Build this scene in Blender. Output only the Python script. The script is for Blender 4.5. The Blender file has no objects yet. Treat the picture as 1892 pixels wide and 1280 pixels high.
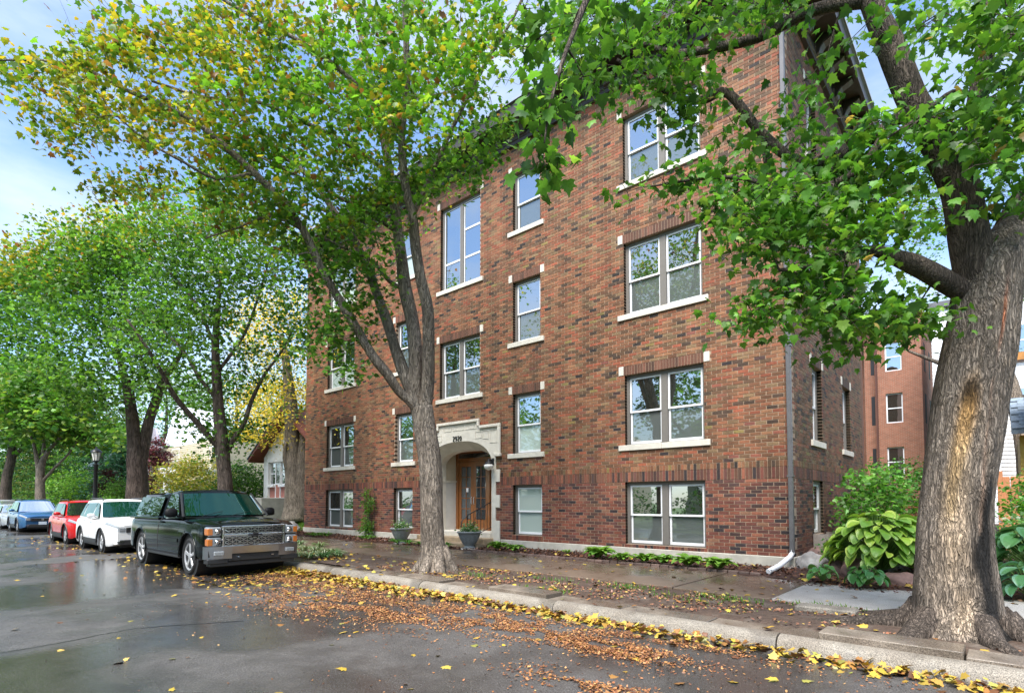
import bpy, math, random
import numpy as np
from mathutils import Vector, Matrix, noise
R = random.Random(11)
NR = np.random.default_rng(7)
PI = math.pi
sc = bpy.context.scene
# ---------------------------------------------------------------- camera
CAM = np.array([3.2832, -12.384, 1.40]); YAW = 0.7261; PITCH = 0.0418; FPX = 1026.0; PPY = 882.5
cd = bpy.data.cameras.new('camera'); cam = bpy.data.objects.new('camera', cd); sc.collection.objects.link(cam)
cam.location = CAM; cam.rotation_euler = (PI/2 + PITCH, 0, YAW)
cd.sensor_width = 36.0; cd.lens = FPX/1892*36.0; cd.shift_y = (PPY-640)/1892.0
cd.clip_start = 0.05; cd.clip_end = 2000
sc.camera = cam
# ---------------------------------------------------------------- sky and light
SUN_EL = math.radians(56); SUN_AZ = math.radians(163)   # azimuth from +Y clockwise
w = bpy.data.worlds.new('World'); sc.world = w; w.use_nodes = True
nt = w.node_tree; nt.nodes.clear()
def N(nt, t, **kw):
    n = nt.nodes.new(t)
    for k, v in kw.items():
        if hasattr(n, k): setattr(n, k, v)
        else: n.inputs[k].default_value = v
    return n
out = N(nt, 'ShaderNodeOutputWorld'); bg = N(nt, 'ShaderNodeBackground'); bg.inputs[1].default_value = 0.115
sky = N(nt, 'ShaderNodeTexSky'); sky.sky_type = 'NISHITA'; sky.sun_disc = False
sky.sun_elevation = SUN_EL; sky.sun_rotation = SUN_AZ; sky.air_density = 1.1; sky.dust_density = .8; sky.ozone_density = 1.2
tc = N(nt, 'ShaderNodeTexCoord'); mp = N(nt, 'ShaderNodeMapping'); mp.inputs['Scale'].default_value = (1.6, 1.6, 4.5)
mp.inputs['Location'].default_value = (3.1, 0.4, 1.2)
nz = N(nt, 'ShaderNodeTexNoise'); nz.inputs['Scale'].default_value = 1.3; nz.inputs['Detail'].default_value = 7; nz.inputs['Roughness'].default_value = 0.55
cr = N(nt, 'ShaderNodeValToRGB'); cr.color_ramp.elements[0].position = 0.43; cr.color_ramp.elements[1].position = 0.68
cr.color_ramp.elements[0].color = (0.04, 0.04, 0.04, 1); cr.color_ramp.elements[1].color = (0.8, 0.8, 0.8, 1)
mx = N(nt, 'ShaderNodeMixRGB'); mx.inputs[2].default_value = (4.6, 5.1, 5.7, 1)
L = nt.links.new
L(tc.outputs['Generated'], mp.inputs[0]); L(mp.outputs[0], nz.inputs[0]); L(nz.outputs[0], cr.inputs[0])
L(cr.outputs[0], mx.inputs[0]); tn = N(nt, 'ShaderNodeMixRGB'); tn.blend_type = 'MULTIPLY'; tn.inputs[0].default_value = 1; tn.inputs[2].default_value = (1.04,1.20,1.36,1); L(sky.outputs[0], tn.inputs[1]); L(tn.outputs[0], mx.inputs[1]); L(mx.outputs[0], bg.inputs[0]); L(bg.outputs[0], out.inputs[0])
sd = bpy.data.lights.new('sun', 'SUN'); sd.energy = 4.4; sd.angle = math.radians(36); sd.color = (1, 0.96, 0.9)
so = bpy.data.objects.new('sun', sd); sc.collection.objects.link(so)
dv = Vector((math.sin(SUN_AZ)*math.cos(SUN_EL), math.cos(SUN_AZ)*math.cos(SUN_EL), math.sin(SUN_EL)))
so.rotation_euler = dv.to_track_quat('Z', 'Y').to_euler()
sc.view_settings.view_transform = 'Standard'; sc.view_settings.look = 'None'
sc.view_settings.exposure = 1.12; sc.view_settings.gamma = 1; sc.view_settings.use_curve_mapping = False
sc.render.engine = 'CYCLES'
sc.cycles.max_bounces = 6; sc.cycles.transparent_max_bounces = 6; sc.cycles.transmission_bounces = 4
sc.cycles.caustics_reflective = False; sc.cycles.caustics_refractive = False

# ---------------------------------------------------------------- helpers
FW = np.array([-math.sin(YAW), math.cos(YAW), 0]); RT = np.array([math.cos(YAW), math.sin(YAW), 0]); UP = np.array([0, 0, 1.])
def ray(x, y):
    a = (x-946)/FPX; b = -(y-PPY)/FPX
    return RT*a + FW*(math.cos(PITCH)-b*math.sin(PITCH)) + UP*(math.sin(PITCH)+b*math.cos(PITCH))
def at(x, y, D):
    """a point in the street, measured off the photograph: pixel and forward distance in metres"""
    d = ray(x, y); return CAM + d*D/float(d@FW)
def gnd(x, y, z=0.0):
    d = ray(x, y); return CAM + d*(z-CAM[2])/d[2]
def S(c):  # sRGB 0..255 to linear
    return tuple(((v/255.0)/12.92 if v/255.0 <= 0.04045 else ((v/255.0+0.055)/1.055)**2.4) for v in c)

class MB:
    def __init__(s): s.v = []; s.f = []; s.c = []
    def quadbox(s, p, col=None):
        """p: 8 corners, bottom 4 ccw then top 4"""
        b = len(s.v); s.v += [tuple(q) for q in p]
        fs = [(3,2,1,0),(4,5,6,7),(0,1,5,4),(1,2,6,5),(2,3,7,6),(3,0,4,7)]
        s.f += [tuple(b+i for i in f) for f in fs]; s.c += [col]*6
    def box(s, x0, x1, y0, y1, z0, z1, col=None):
        s.quadbox([(x0,y0,z0),(x1,y0,z0),(x1,y1,z0),(x0,y1,z0),(x0,y0,z1),(x1,y0,z1),(x1,y1,z1),(x0,y1,z1)], col)
    def bbox(s, x0, x1, y0, y1, z0, z1, b=0.01, col=None):
        """box with chamfered edges on all sides (octagonal prism along the longest side kept simple)"""
        n = len(s.v)
        xs, ys, zs = (x0,x1), (y0,y1), (z0,z1)
        for (zz, bb) in ((z0, b), (z0+b, 0), (z1-b, 0), (z1, b)):
            X0, X1, Y0, Y1 = x0+bb, x1-bb, y0+bb, y1-bb
            s.v += [(X0+b,Y0,zz),(X1-b,Y0,zz),(X1,Y0+b,zz),(X1,Y1-b,zz),(X1-b,Y1,zz),(X0+b,Y1,zz),(X0,Y1-b,zz),(X0,Y0+b,zz)]
        s.f.append(tuple(n+i for i in reversed(range(8)))); s.c.append(col)
        for k in range(3):
            for i in range(8):
                j = (i+1) % 8
                s.f.append((n+k*8+i, n+k*8+j, n+k*8+8+j, n+k*8+8+i)); s.c.append(col)
        s.f.append(tuple(n+24+i for i in range(8))); s.c.append(col)
    def poly(s, pts, col=None):
        b = len(s.v); s.v += [tuple(q) for q in pts]; s.f.append(tuple(range(b, b+len(pts)))); s.c.append(col)
    def prism(s, prof, a0, a1, axis='x', col=None):
        """profile (list of 2D) extruded along an axis"""
        def P(u, v, a): return {'x': (a,u,v), 'y': (u,a,v), 'z': (u,v,a)}[axis]
        b = len(s.v); n = len(prof)
        s.v += [P(u,v,a0) for u,v in prof] + [P(u,v,a1) for u,v in prof]
        s.f.append(tuple(b+i for i in reversed(range(n)))); s.f.append(tuple(b+n+i for i in range(n))); s.c += [col]*2
        for i in range(n):
            j = (i+1) % n; s.f.append((b+i, b+j, b+n+j, b+n+i)); s.c.append(col)
    def tube(s, pts, rad, sides=6, col=None, cap=True, wob=0.0, flat=1.0):
        pts = [Vector(p) for p in pts]; n = len(pts)
        if isinstance(rad, (int, float)): rad = [rad]*n
        b = len(s.v); prev = None
        for i, p in enumerate(pts):
            t = (pts[min(i+1,n-1)]-pts[max(i-1,0)])
            if t.length < 1e-9: t = Vector((0,0,1))
            t.normalize()
            if prev is None:
                u = t.orthogonal().normalized()
            else:
                u = (prev - t*prev.dot(t)); u = u.normalized() if u.length > 1e-6 else t.orthogonal().normalized()
            prev = u; v = t.cross(u)
            for k in range(sides):
                a = 2*PI*k/sides; r = rad[i]
                if wob: r *= 1+wob*noise.noise(Vector((p.x*2+math.cos(a)*1.3, p.y*2+math.sin(a)*1.3, p.z*1.1)))
                q = p+u*(math.cos(a)*r)+v*(math.sin(a)*r*flat); s.v.append((q.x,q.y,q.z))
        for i in range(n-1):
            for k in range(sides):
                j = (k+1) % sides
                s.f.append((b+i*sides+k, b+i*sides+j, b+(i+1)*sides+j, b+(i+1)*sides+k)); s.c.append(col)
        if cap:
            s.f.append(tuple(b+k for k in reversed(range(sides)))); s.f.append(tuple(b+(n-1)*sides+k for k in range(sides))); s.c += [col]*2
    def lathe(s, prof, cx=0, cy=0, n=20, col=None, axis='z'):
        b = len(s.v); m = len(prof)
        for r, z in prof:
            for k in range(n):
                a = 2*PI*k/n
                p = (cx+r*math.cos(a), cy+r*math.sin(a), z)
                if axis == 'y': p = (cx+r*math.cos(a), z, cy+r*math.sin(a))
                s.v.append(p)
        for i in range(m-1):
            for k in range(n):
                j = (k+1) % n
                f = (b+i*n+k, b+i*n+j, b+(i+1)*n+j, b+(i+1)*n+k)
                s.f.append(f if axis == 'z' else f[::-1]); s.c.append(col)
        f0 = tuple(b+k for k in reversed(range(n))); f1 = tuple(b+(m-1)*n+k for k in range(n))
        if axis == 'y': f0, f1 = f0[::-1], f1[::-1]
        s.f += [f0, f1]; s.c += [col]*2
    def grid(s, P, col=None):
        """P: 2D array of points"""
        b = len(s.v); m = len(P); n = len(P[0])
        for r in P: s.v += [tuple(q) for q in r]
        for i in range(m-1):
            for j in range(n-1):
                s.f.append((b+i*n+j, b+i*n+j+1, b+(i+1)*n+j+1, b+(i+1)*n+j)); s.c.append(col)
    def xf(s, M, start=0):
        for i in range(start, len(s.v)):
            q = M @ Vector(s.v[i]); s.v[i] = (q.x,q.y,q.z)
    def mesh(s, name, mat, smooth=False):
        me = bpy.data.meshes.new(name); me.from_pydata(s.v, [], s.f)
        if any(c is not None for c in s.c):
            a = me.attributes.new('Col', 'FLOAT_COLOR', 'FACE')
            d = []
            for c in s.c: d += [*(c or (.5,.5,.5))[:3], 1]
            a.data.foreach_set('color', d)
        if mat: me.materials.append(mat)
        if smooth:
            me.polygons.foreach_set('use_smooth', [True]*len(me.polygons))
            if smooth is not True:
                me.update()
                try: me.set_sharp_from_angle(angle=math.radians(smooth))
                except Exception: pass
        me.update(); return me
    def obj(s, name, mat, parent=None, smooth=False, **props):
        return link(name, s.mesh(name, mat, smooth), parent, **props)
def link(name, me, parent=None, loc=None, **props):
    o = bpy.data.objects.new(name, me); sc.collection.objects.link(o)
    if parent is not None: o.parent = parent
    if loc is not None: o.location = loc
    for k, v in props.items():
        if v is not None: o[k] = v
    return o
def thing(name, label, cat, loc=(0,0,0), rz=0, group=None):
    return_ = link(name, None, None, loc, label=label, category=cat, group=group)
    return_.rotation_euler = (0,0,rz); return_.empty_display_size = 0.2
    return return_
def copy_tree(o, parent=None, depth=0):
    c = o.copy(); sc.collection.objects.link(c); c.parent = parent
    for ch in KIDS.get(o.name, []): copy_tree(ch, c)
    return c
KIDS = {}
def index_kids(root):
    allo = list(bpy.data.objects); KIDS.clear()
    for o in allo:
        if o.parent: KIDS.setdefault(o.parent.name, []).append(o)
def npmesh(name, V, F, mat, cols=None, smooth=False, nsides=None):
    """V (n,3), F (m,k) arrays"""
    me = bpy.data.meshes.new(name); m, k = F.shape
    me.vertices.add(len(V)); me.vertices.foreach_set('co', V.astype(np.float32).ravel())
    me.loops.add(m*k); me.loops.foreach_set('vertex_index', F.astype(np.int32).ravel())
    me.polygons.add(m); me.polygons.foreach_set('loop_start', np.arange(0, m*k, k, dtype=np.int32))
    try: me.polygons.foreach_set('loop_total', np.full(m, k, dtype=np.int32))
    except Exception: pass
    me.update(calc_edges=True)
    if cols is not None:
        a = me.attributes.new('Col', 'FLOAT_COLOR', 'FACE')
        c4 = np.ones((m,4), np.float32); c4[:, :3] = cols; a.data.foreach_set('color', c4.ravel())
    me.polygons.foreach_set('use_smooth', [bool(smooth)]*m)
    if mat: me.materials.append(mat)
    return me

# ---------------------------------------------------------------- materials
def mat(name, col=(.5,.5,.5), rough=.6, attr=False, n1=None, bump=None, metal=0, spec=.5, coat=0, sub=None, var=0.0, coords='Object', stretch=None, dark=None):
    """procedural principled material. n1=(scale, amount) brightness noise; bump=(scale, strength, distance); var: per-object random brightness"""
    m = bpy.data.materials.new(name); m.use_nodes = True; nt = m.node_tree; L = nt.links.new
    b = nt.nodes['Principled BSDF']; b.inputs['Roughness'].default_value = rough; b.inputs['Metallic'].default_value = metal
    b.inputs['Specular IOR Level'].default_value = spec; b.inputs['Coat Weight'].default_value = coat; b.inputs['Coat Roughness'].default_value = 0.04
    tc = N(nt, 'ShaderNodeNewGeometry' if coords == 'World' else 'ShaderNodeTexCoord'); mp = N(nt, 'ShaderNodeMapping'); L(tc.outputs['Position' if coords == 'World' else coords], mp.inputs[0])
    if stretch: mp.inputs['Scale'].default_value = stretch
    if attr:
        s = N(nt, 'ShaderNodeAttribute'); s.attribute_name = 'Col'; cs = s.outputs['Color']
    else:
        s = N(nt, 'ShaderNodeRGB'); s.outputs[0].default_value = (*col, 1); cs = s.outputs[0]
    if n1:
        nz = N(nt, 'ShaderNodeTexNoise'); nz.inputs['Scale'].default_value = n1[0]; nz.inputs['Detail'].default_value = 8; nz.inputs['Roughness'].default_value = .62
        L(mp.outputs[0], nz.inputs[0])
        mr = N(nt, 'ShaderNodeMapRange'); mr.inputs['From Min'].default_value = .28; mr.inputs['From Max'].default_value = .72
        mr.inputs['To Min'].default_value = 1-n1[1]; mr.inputs['To Max'].default_value = 1+n1[1]; L(nz.outputs[0], mr.inputs[0])
        vm = N(nt, 'ShaderNodeVectorMath'); vm.operation = 'SCALE'; L(cs, vm.inputs[0]); L(mr.outputs[0], vm.inputs['Scale']); cs = vm.outputs[0]
    if coords == 'World':   # rain streaks running down the wall
        mps = N(nt, 'ShaderNodeMapping'); mps.inputs['Scale'].default_value = (2.6,2.6,.22); gs = N(nt,'ShaderNodeNewGeometry'); L(gs.outputs['Position'], mps.inputs[0]); ns = N(nt, 'ShaderNodeTexNoise'); ns.inputs['Scale'].default_value = 1; ns.inputs['Detail'].default_value = 6; L(mps.outputs[0], ns.inputs[0])
        rs = N(nt, 'ShaderNodeMapRange'); rs.inputs['From Min'].default_value = .35; rs.inputs['From Max'].default_value = .65; rs.inputs['To Min'].default_value = .78; rs.inputs['To Max'].default_value = 1.14; L(ns.outputs[0], rs.inputs[0])
        vs = N(nt, 'ShaderNodeVectorMath'); vs.operation = 'SCALE'; L(cs, vs.inputs[0]); L(rs.outputs[0], vs.inputs['Scale']); cs = vs.outputs[0]
    if dark:   # second, large-scale stain: (scale, colour, threshold)
        n2 = N(nt, 'ShaderNodeTexNoise'); n2.inputs['Scale'].default_value = dark[0]; n2.inputs['Detail'].default_value = 6; L(mp.outputs[0], n2.inputs[0])
        r2 = N(nt, 'ShaderNodeMapRange'); r2.inputs['From Min'].default_value = dark[2]; r2.inputs['From Max'].default_value = dark[2]+.18; L(n2.outputs[0], r2.inputs[0])
        mm = N(nt, 'ShaderNodeMixRGB'); mm.inputs[2].default_value = (*dark[1], 1); r2.inputs['To Max'].default_value = dark[3] if len(dark) > 3 else 1; L(r2.outputs[0], mm.inputs[0]); L(cs, mm.inputs[1]); cs = mm.outputs[0]
    if var:
        oi = N(nt, 'ShaderNodeObjectInfo'); mr = N(nt, 'ShaderNodeMapRange'); mr.inputs['To Min'].default_value = 1-var; mr.inputs['To Max'].default_value = 1+var
        L(oi.outputs['Random'], mr.inputs[0]); vm = N(nt, 'ShaderNodeVectorMath'); vm.operation = 'SCALE'; L(cs, vm.inputs[0]); L(mr.outputs[0], vm.inputs['Scale']); cs = vm.outputs[0]
    L(cs, b.inputs['Base Color'])
    if bump:
        nb = N(nt, 'ShaderNodeTexNoise'); nb.inputs['Scale'].default_value = bump[0]; nb.inputs['Detail'].default_value = 6; L(mp.outputs[0], nb.inputs[0])
        bp = N(nt, 'ShaderNodeBump'); bp.inputs['Strength'].default_value = bump[1]; bp.inputs['Distance'].default_value = bump[2] if len(bump) > 2 else .01
        L(nb.outputs[0], bp.inputs['Height']); L(bp.outputs[0], b.inputs['Normal'])
    if sub:    # translucency for leaves
        tr = N(nt, 'ShaderNodeBsdfTranslucent'); ms = N(nt, 'ShaderNodeMixShader'); ms.inputs[0].default_value = sub
        vm = N(nt, 'ShaderNodeVectorMath'); vm.operation = 'MULTIPLY'; vm.inputs[1].default_value = (1.3, 1.3, .75); L(cs, vm.inputs[0]); L(vm.outputs[0], tr.inputs[0])
        o = nt.nodes['Material Output']; L(b.outputs[0], ms.inputs[1]); L(tr.outputs[0], ms.inputs[2]); L(ms.outputs[0], o.inputs[0])
    return m
M = {}
M['brick'] = mat('brick', rough=.72, attr=True, n1=(26, .30), bump=(90, .35, .004), spec=.35, coords='World', dark=(.55,(.10,.062,.045),.56,.38))
M['mortar'] = mat('mortar', (.33,.235,.165), .9, n1=(18,.2), bump=(120,.3,.003))
M['stone'] = mat('limestone', (.60,.56,.49), .8, n1=(5,.12), bump=(40,.25,.004), dark=(1.3,(.40,.37,.31),.60))
M['foundation'] = mat('foundation', (.46,.43,.37), .85, n1=(4,.18), bump=(30,.4,.006), dark=(1.1,(.26,.23,.18),.56))
M['white'] = mat('white_paint', (.78,.78,.80), .35, n1=(9,.04))
M['taupe'] = mat('taupe_paint', (.16,.145,.13), .5, n1=(9,.08))
M['cornice'] = mat('dark_brown_cornice', (.045,.038,.034), .45, n1=(6,.25))
M['trimmetal'] = mat('light_metal_edge', (.5,.52,.56), .3, metal=.6)
M['downspout'] = mat('downspout_grey', (.13,.125,.13), .4, n1=(5,.15), metal=.2)
M['wood'] = mat('varnished_wood', (.22,.08,.022), .28, n1=(7,.3), stretch=(14,14,1), coat=.4)
M['darkwood'] = mat('dark_wood', (.07,.025,.012), .4, n1=(7,.3), stretch=(14,14,1))
M['iron'] = mat('black_iron', (.012,.012,.014), .4)
M['dark'] = mat('black_plastic', (.015,.015,.017), .55)
M['plaster'] = mat('cream_plaster', (.55,.47,.36), .8, n1=(3,.1))
M['pot'] = mat('grey_planter', (.25,.26,.26), .75, n1=(14,.2), bump=(30,.3,.01))
M['interior'] = mat('room_dark', (.03,.03,.03), .9)
M['blind'] = mat('pale_blind', (.5,.55,.5), .8, n1=(2,.1))
M['lampglass'] = mat('lamp_globe', (.8,.78,.74), .15, coat=.5)
M['step'] = mat('step_stone', (.38,.28,.18), .45, n1=(6,.2), bump=(40,.2,.004))
def glass_mat(name, tint, gloss, base):
    m = bpy.data.materials.new(name); m.use_nodes = True; nt = m.node_tree; L = nt.links.new; nt.nodes.clear()
    o = N(nt, 'ShaderNodeOutputMaterial'); g = N(nt, 'ShaderNodeBsdfGlossy'); g.inputs['Roughness'].default_value = .015; g.inputs[0].default_value = (*tint, 1)
    d = N(nt, 'ShaderNodeBsdfDiffuse'); d.inputs[0].default_value = (*base, 1)
    fr = N(nt, 'ShaderNodeFresnel'); fr.inputs[0].default_value = 1.5
    ma = N(nt, 'ShaderNodeMath'); ma.operation = 'ADD'; ma.use_clamp = True; ma.inputs[1].default_value = gloss; L(fr.outputs[0], ma.inputs[0])
    tc = N(nt, 'ShaderNodeTexCoord'); nz = N(nt, 'ShaderNodeTexNoise'); nz.inputs['Scale'].default_value = 1.6; nz.inputs['Detail'].default_value = 1; L(tc.outputs['Object'], nz.inputs[0])
    bp = N(nt, 'ShaderNodeBump'); bp.inputs['Strength'].default_value = .12; bp.inputs['Distance'].default_value = .02; L(nz.outputs[0], bp.inputs['Height']); L(bp.outputs[0], g.inputs['Normal'])
    ms = N(nt, 'ShaderNodeMixShader'); L(ma.outputs[0], ms.inputs[0]); L(d.outputs[0], ms.inputs[1]); L(g.outputs[0], ms.inputs[2]); L(ms.outputs[0], o.inputs[0])
    return m
M['glass'] = glass_mat('window_glass', (.92,.96,1), .42, (.02,.025,.02))
M['screen'] = glass_mat('window_screen_glass', (.75,.8,.8), .20, (.11,.125,.12))
M['paleglass'] = glass_mat('window_over_shade', (.8,.85,.85), .12, (.42,.50,.46))
M['doorglass'] = glass_mat('door_glass', (.8,.85,.9), .18, (.05,.055,.06))
M['leaf'] = mat('leaf', rough=.42, attr=True, spec=.45, sub=.5, n1=(6,.12))
M['leaf_far'] = mat('leaf_far', rough=.5, attr=True, spec=.35, sub=.45)
M['hosta'] = mat('hosta_leaf', rough=.38, attr=True, spec=.5, sub=.22, n1=(9,.12), bump=(30,.25,.006))
M['litter'] = mat('fallen_leaf', rough=.5, attr=True, spec=.5)
M['soil'] = mat('wet_soil', (.075,.048,.034), .7, n1=(14,.4), bump=(24,.9,.04), dark=(3,(.13,.105,.085),.52))
M['mulch'] = mat('bark_mulch', (.055,.022,.013), .65, n1=(40,.6), bump=(50,1,.04))
M['lawn'] = mat('lawn', (.07,.13,.02), .8, n1=(6,.4), bump=(60,.8,.03), dark=(.8,(.12,.14,.02),.55))
M['rock'] = mat('boulder', (.27,.25,.24), .8, n1=(6,.3), bump=(9,.6,.03), dark=(3.5,(.42,.42,.40),.55))
M['redrock'] = mat('red_boulder', (.17,.10,.085), .8, n1=(6,.3), bump=(9,.6,.03))

def bark_mat(name, attr=False, col=(.12,.095,.08), sc_=(9,9,1.2), k=1.0):
    """furrowed bark: thin dark fissures that run up the trunk, split and rejoin, between pale plates"""
    m = bpy.data.materials.new(name); m.use_nodes = True; nt = m.node_tree; L = nt.links.new
    b = nt.nodes['Principled BSDF']; b.inputs['Roughness'].default_value = .85; b.inputs['Specular IOR Level'].default_value = .25
    tc = N(nt, 'ShaderNodeTexCoord')
    wn = N(nt, 'ShaderNodeTexNoise'); wn.inputs['Scale'].default_value = 2.2; wn.inputs['Detail'].default_value = 3; L(tc.outputs['Object'], wn.inputs[0])
    mx0 = N(nt, 'ShaderNodeMixRGB'); mx0.blend_type = 'LINEAR_LIGHT'; mx0.inputs[0].default_value = .10*k; L(tc.outputs['Object'], mx0.inputs[1]); L(wn.outputs['Color'], mx0.inputs[2])
    hs = []
    for s_, dt in ((1.0, 3), (2.3, 5)):
        mp = N(nt, 'ShaderNodeMapping'); mp.inputs['Scale'].default_value = tuple(v*s_ for v in sc_); L(mx0.outputs[0], mp.inputs[0])
        nz = N(nt, 'ShaderNodeTexNoise'); nz.inputs['Scale'].default_value = 1.0; nz.inputs['Detail'].default_value = dt; nz.inputs['Roughness'].default_value = .5; L(mp.outputs[0], nz.inputs[0])
        a = N(nt, 'ShaderNodeMath'); a.operation = 'SUBTRACT'; a.inputs[1].default_value = .5; L(nz.outputs[0], a.inputs[0])
        c = N(nt, 'ShaderNodeMath'); c.operation = 'ABSOLUTE'; L(a.outputs[0], c.inputs[0])
        r = N(nt, 'ShaderNodeMapRange'); r.inputs['From Max'].default_value = .085; L(c.outputs[0], r.inputs[0]); hs.append(r)
    mu = N(nt, 'ShaderNodeMath'); mu.operation = 'MULTIPLY_ADD'; mu.inputs[1].default_value = .6; L(hs[0].outputs[0], mu.inputs[0])
    m2 = N(nt, 'ShaderNodeMath'); m2.operation = 'MULTIPLY'; m2.inputs[1].default_value = .4; L(hs[1].outputs[0], m2.inputs[0]); L(m2.outputs[0], mu.inputs[2])
    mr2 = N(nt, 'ShaderNodeMapRange'); mr2.inputs['To Min'].default_value = .34; mr2.inputs['To Max'].default_value = 1.35; L(mu.outputs[0], mr2.inputs[0])
    n4 = N(nt, 'ShaderNodeTexNoise'); n4.inputs['Scale'].default_value = 1.7; n4.inputs['Detail'].default_value = 6; L(tc.outputs['Object'], n4.inputs[0])
    r4 = N(nt, 'ShaderNodeMapRange'); r4.inputs['From Min'].default_value = .3; r4.inputs['From Max'].default_value = .7; r4.inputs['To Min'].default_value = .7; r4.inputs['To Max'].default_value = 1.25; L(n4.outputs[0], r4.inputs[0])
    m5 = N(nt, 'ShaderNodeMath'); m5.operation = 'MULTIPLY'; L(mr2.outputs[0], m5.inputs[0]); L(r4.outputs[0], m5.inputs[1])
    if attr:
        s = N(nt, 'ShaderNodeAttribute'); s.attribute_name = 'Col'; cs = s.outputs['Color']
    else:
        s = N(nt, 'ShaderNodeRGB'); s.outputs[0].default_value = (*col, 1); cs = s.outputs[0]
    vm = N(nt, 'ShaderNodeVectorMath'); vm.operation = 'SCALE'; L(cs, vm.inputs[0]); L(m5.outputs[0], vm.inputs['Scale']); L(vm.outputs[0], b.inputs['Base Color'])
    bp = N(nt, 'ShaderNodeBump'); bp.inputs['Strength'].default_value = 1.0; bp.inputs['Distance'].default_value = .03; L(mu.outputs[0], bp.inputs['Height']); L(bp.outputs[0], b.inputs['Normal'])
    return m
M['bark'] = bark_mat('maple_bark', col=(.25,.205,.165), sc_=(17,17,1.9))
M['bark_dark'] = bark_mat('dark_bark', col=(.105,.08,.066), sc_=(9,9,1.2))
M['bark_big'] = bark_mat('old_maple_bark', attr=True, sc_=(26,26,2.6), k=.9)

def wet_mat(name, col, col2, dryr=.5, wetr=.08, scale=.35, thr=.5, agg=(230,.35,.003), wetdark=.62, stain=None):
    m = bpy.data.materials.new(name); m.use_nodes = True; nt = m.node_tree; L = nt.links.new
    b = nt.nodes['Principled BSDF']; b.inputs['Specular IOR Level'].default_value = .5
    tc = N(nt, 'ShaderNodeTexCoord'); 
    n1 = N(nt, 'ShaderNodeTexNoise'); n1.inputs['Scale'].default_value = scale; n1.inputs['Detail'].default_value = 5; n1.inputs['Roughness'].default_value = .55; n1.inputs['Distortion'].default_value = .4; L(tc.outputs['Object'], n1.inputs[0])
    wet = N(nt, 'ShaderNodeMapRange'); wet.inputs['From Min'].default_value = thr-.05; wet.inputs['From Max'].default_value = thr+.07; L(n1.outputs[0], wet.inputs[0])
    n2 = N(nt, 'ShaderNodeTexNoise'); n2.inputs['Scale'].default_value = agg[0]; n2.inputs['Detail'].default_value = 3; L(tc.outputs['Object'], n2.inputs[0])
    n3 = N(nt, 'ShaderNodeTexNoise'); n3.inputs['Scale'].default_value = 2.2; n3.inputs['Detail'].default_value = 9; n3.inputs['Roughness'].default_value = .7; L(tc.outputs['Object'], n3.inputs[0])
    mc = N(nt, 'ShaderNodeMixRGB'); mc.inputs[1].default_value = (*col,1); mc.inputs[2].default_value = (*col2,1)
    r3 = N(nt, 'ShaderNodeMapRange'); r3.inputs['From Min'].default_value = .35; r3.inputs['From Max'].default_value = .65; L(n3.outputs[0], r3.inputs[0]); L(r3.outputs[0], mc.inputs[0])
    ra = N(nt, 'ShaderNodeMapRange'); ra.inputs['From Min'].default_value = .3; ra.inputs['From Max'].default_value = .7; ra.inputs['To Min'].default_value = .3; ra.inputs['To Max'].default_value = 1.8; L(n2.outputs[0], ra.inputs[0])
    v1 = N(nt, 'ShaderNodeVectorMath'); v1.operation = 'SCALE'; L(mc.outputs[0], v1.inputs[0]); L(ra.outputs[0], v1.inputs['Scale'])
    if stain:   # pale stones showing in the asphalt
        n7 = N(nt, 'ShaderNodeTexVoronoi'); n7.inputs['Scale'].default_value = 55; L(tc.outputs['Object'], n7.inputs[0])
        r7 = N(nt, 'ShaderNodeMapRange'); r7.inputs['From Min'].default_value = .10; r7.inputs['From Max'].default_value = .26; r7.inputs['To Min'].default_value = stain; r7.inputs['To Max'].default_value = 1; L(n7.outputs['Distance'], r7.inputs[0])
        v7 = N(nt, 'ShaderNodeVectorMath'); v7.operation = 'SCALE'; L(v1.outputs[0], v7.inputs[0]); L(r7.outputs[0], v7.inputs['Scale']); v1 = v7
    rd = N(nt, 'ShaderNodeMapRange'); rd.inputs['To Min'].default_value = 1; rd.inputs['To Max'].default_value = wetdark; L(wet.outputs[0], rd.inputs[0])
    v2 = N(nt, 'ShaderNodeVectorMath'); v2.operation = 'SCALE'; L(v1.outputs[0], v2.inputs[0]); L(rd.outputs[0], v2.inputs['Scale']); L(v2.outputs[0], b.inputs['Base Color'])
    rr = N(nt, 'ShaderNodeMapRange'); rr.inputs['To Min'].default_value = dryr; rr.inputs['To Max'].default_value = wetr; L(wet.outputs[0], rr.inputs[0]); L(rr.outputs[0], b.inputs['Roughness'])
    st = N(nt, 'ShaderNodeMapRange'); st.inputs['To Min'].default_value = agg[1]; st.inputs['To Max'].default_value = agg[1]*.22; L(wet.outputs[0], st.inputs[0])
    n5 = N(nt, 'ShaderNodeTexNoise'); n5.inputs['Scale'].default_value = agg[0]*.28; n5.inputs['Detail'].default_value = 4; L(tc.outputs['Object'], n5.inputs[0])
    ad = N(nt, 'ShaderNodeMath'); ad.operation = 'MULTIPLY_ADD'; ad.inputs[1].default_value = 1.6; L(n5.outputs[0], ad.inputs[0]); L(n2.outputs[0], ad.inputs[2])
    bp = N(nt, 'ShaderNodeBump'); bp.inputs['Distance'].default_value = agg[2]; L(st.outputs[0], bp.inputs['Strength']); L(ad.outputs[0], bp.inputs['Height']); L(bp.outputs[0], b.inputs['Normal'])
    return m
M['asphalt'] = wet_mat('wet_asphalt', (.056,.052,.050), (.090,.084,.080), dryr=.50, wetr=.10, scale=.30, thr=.47, agg=(80,.9,.006), stain=2.6)
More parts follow.
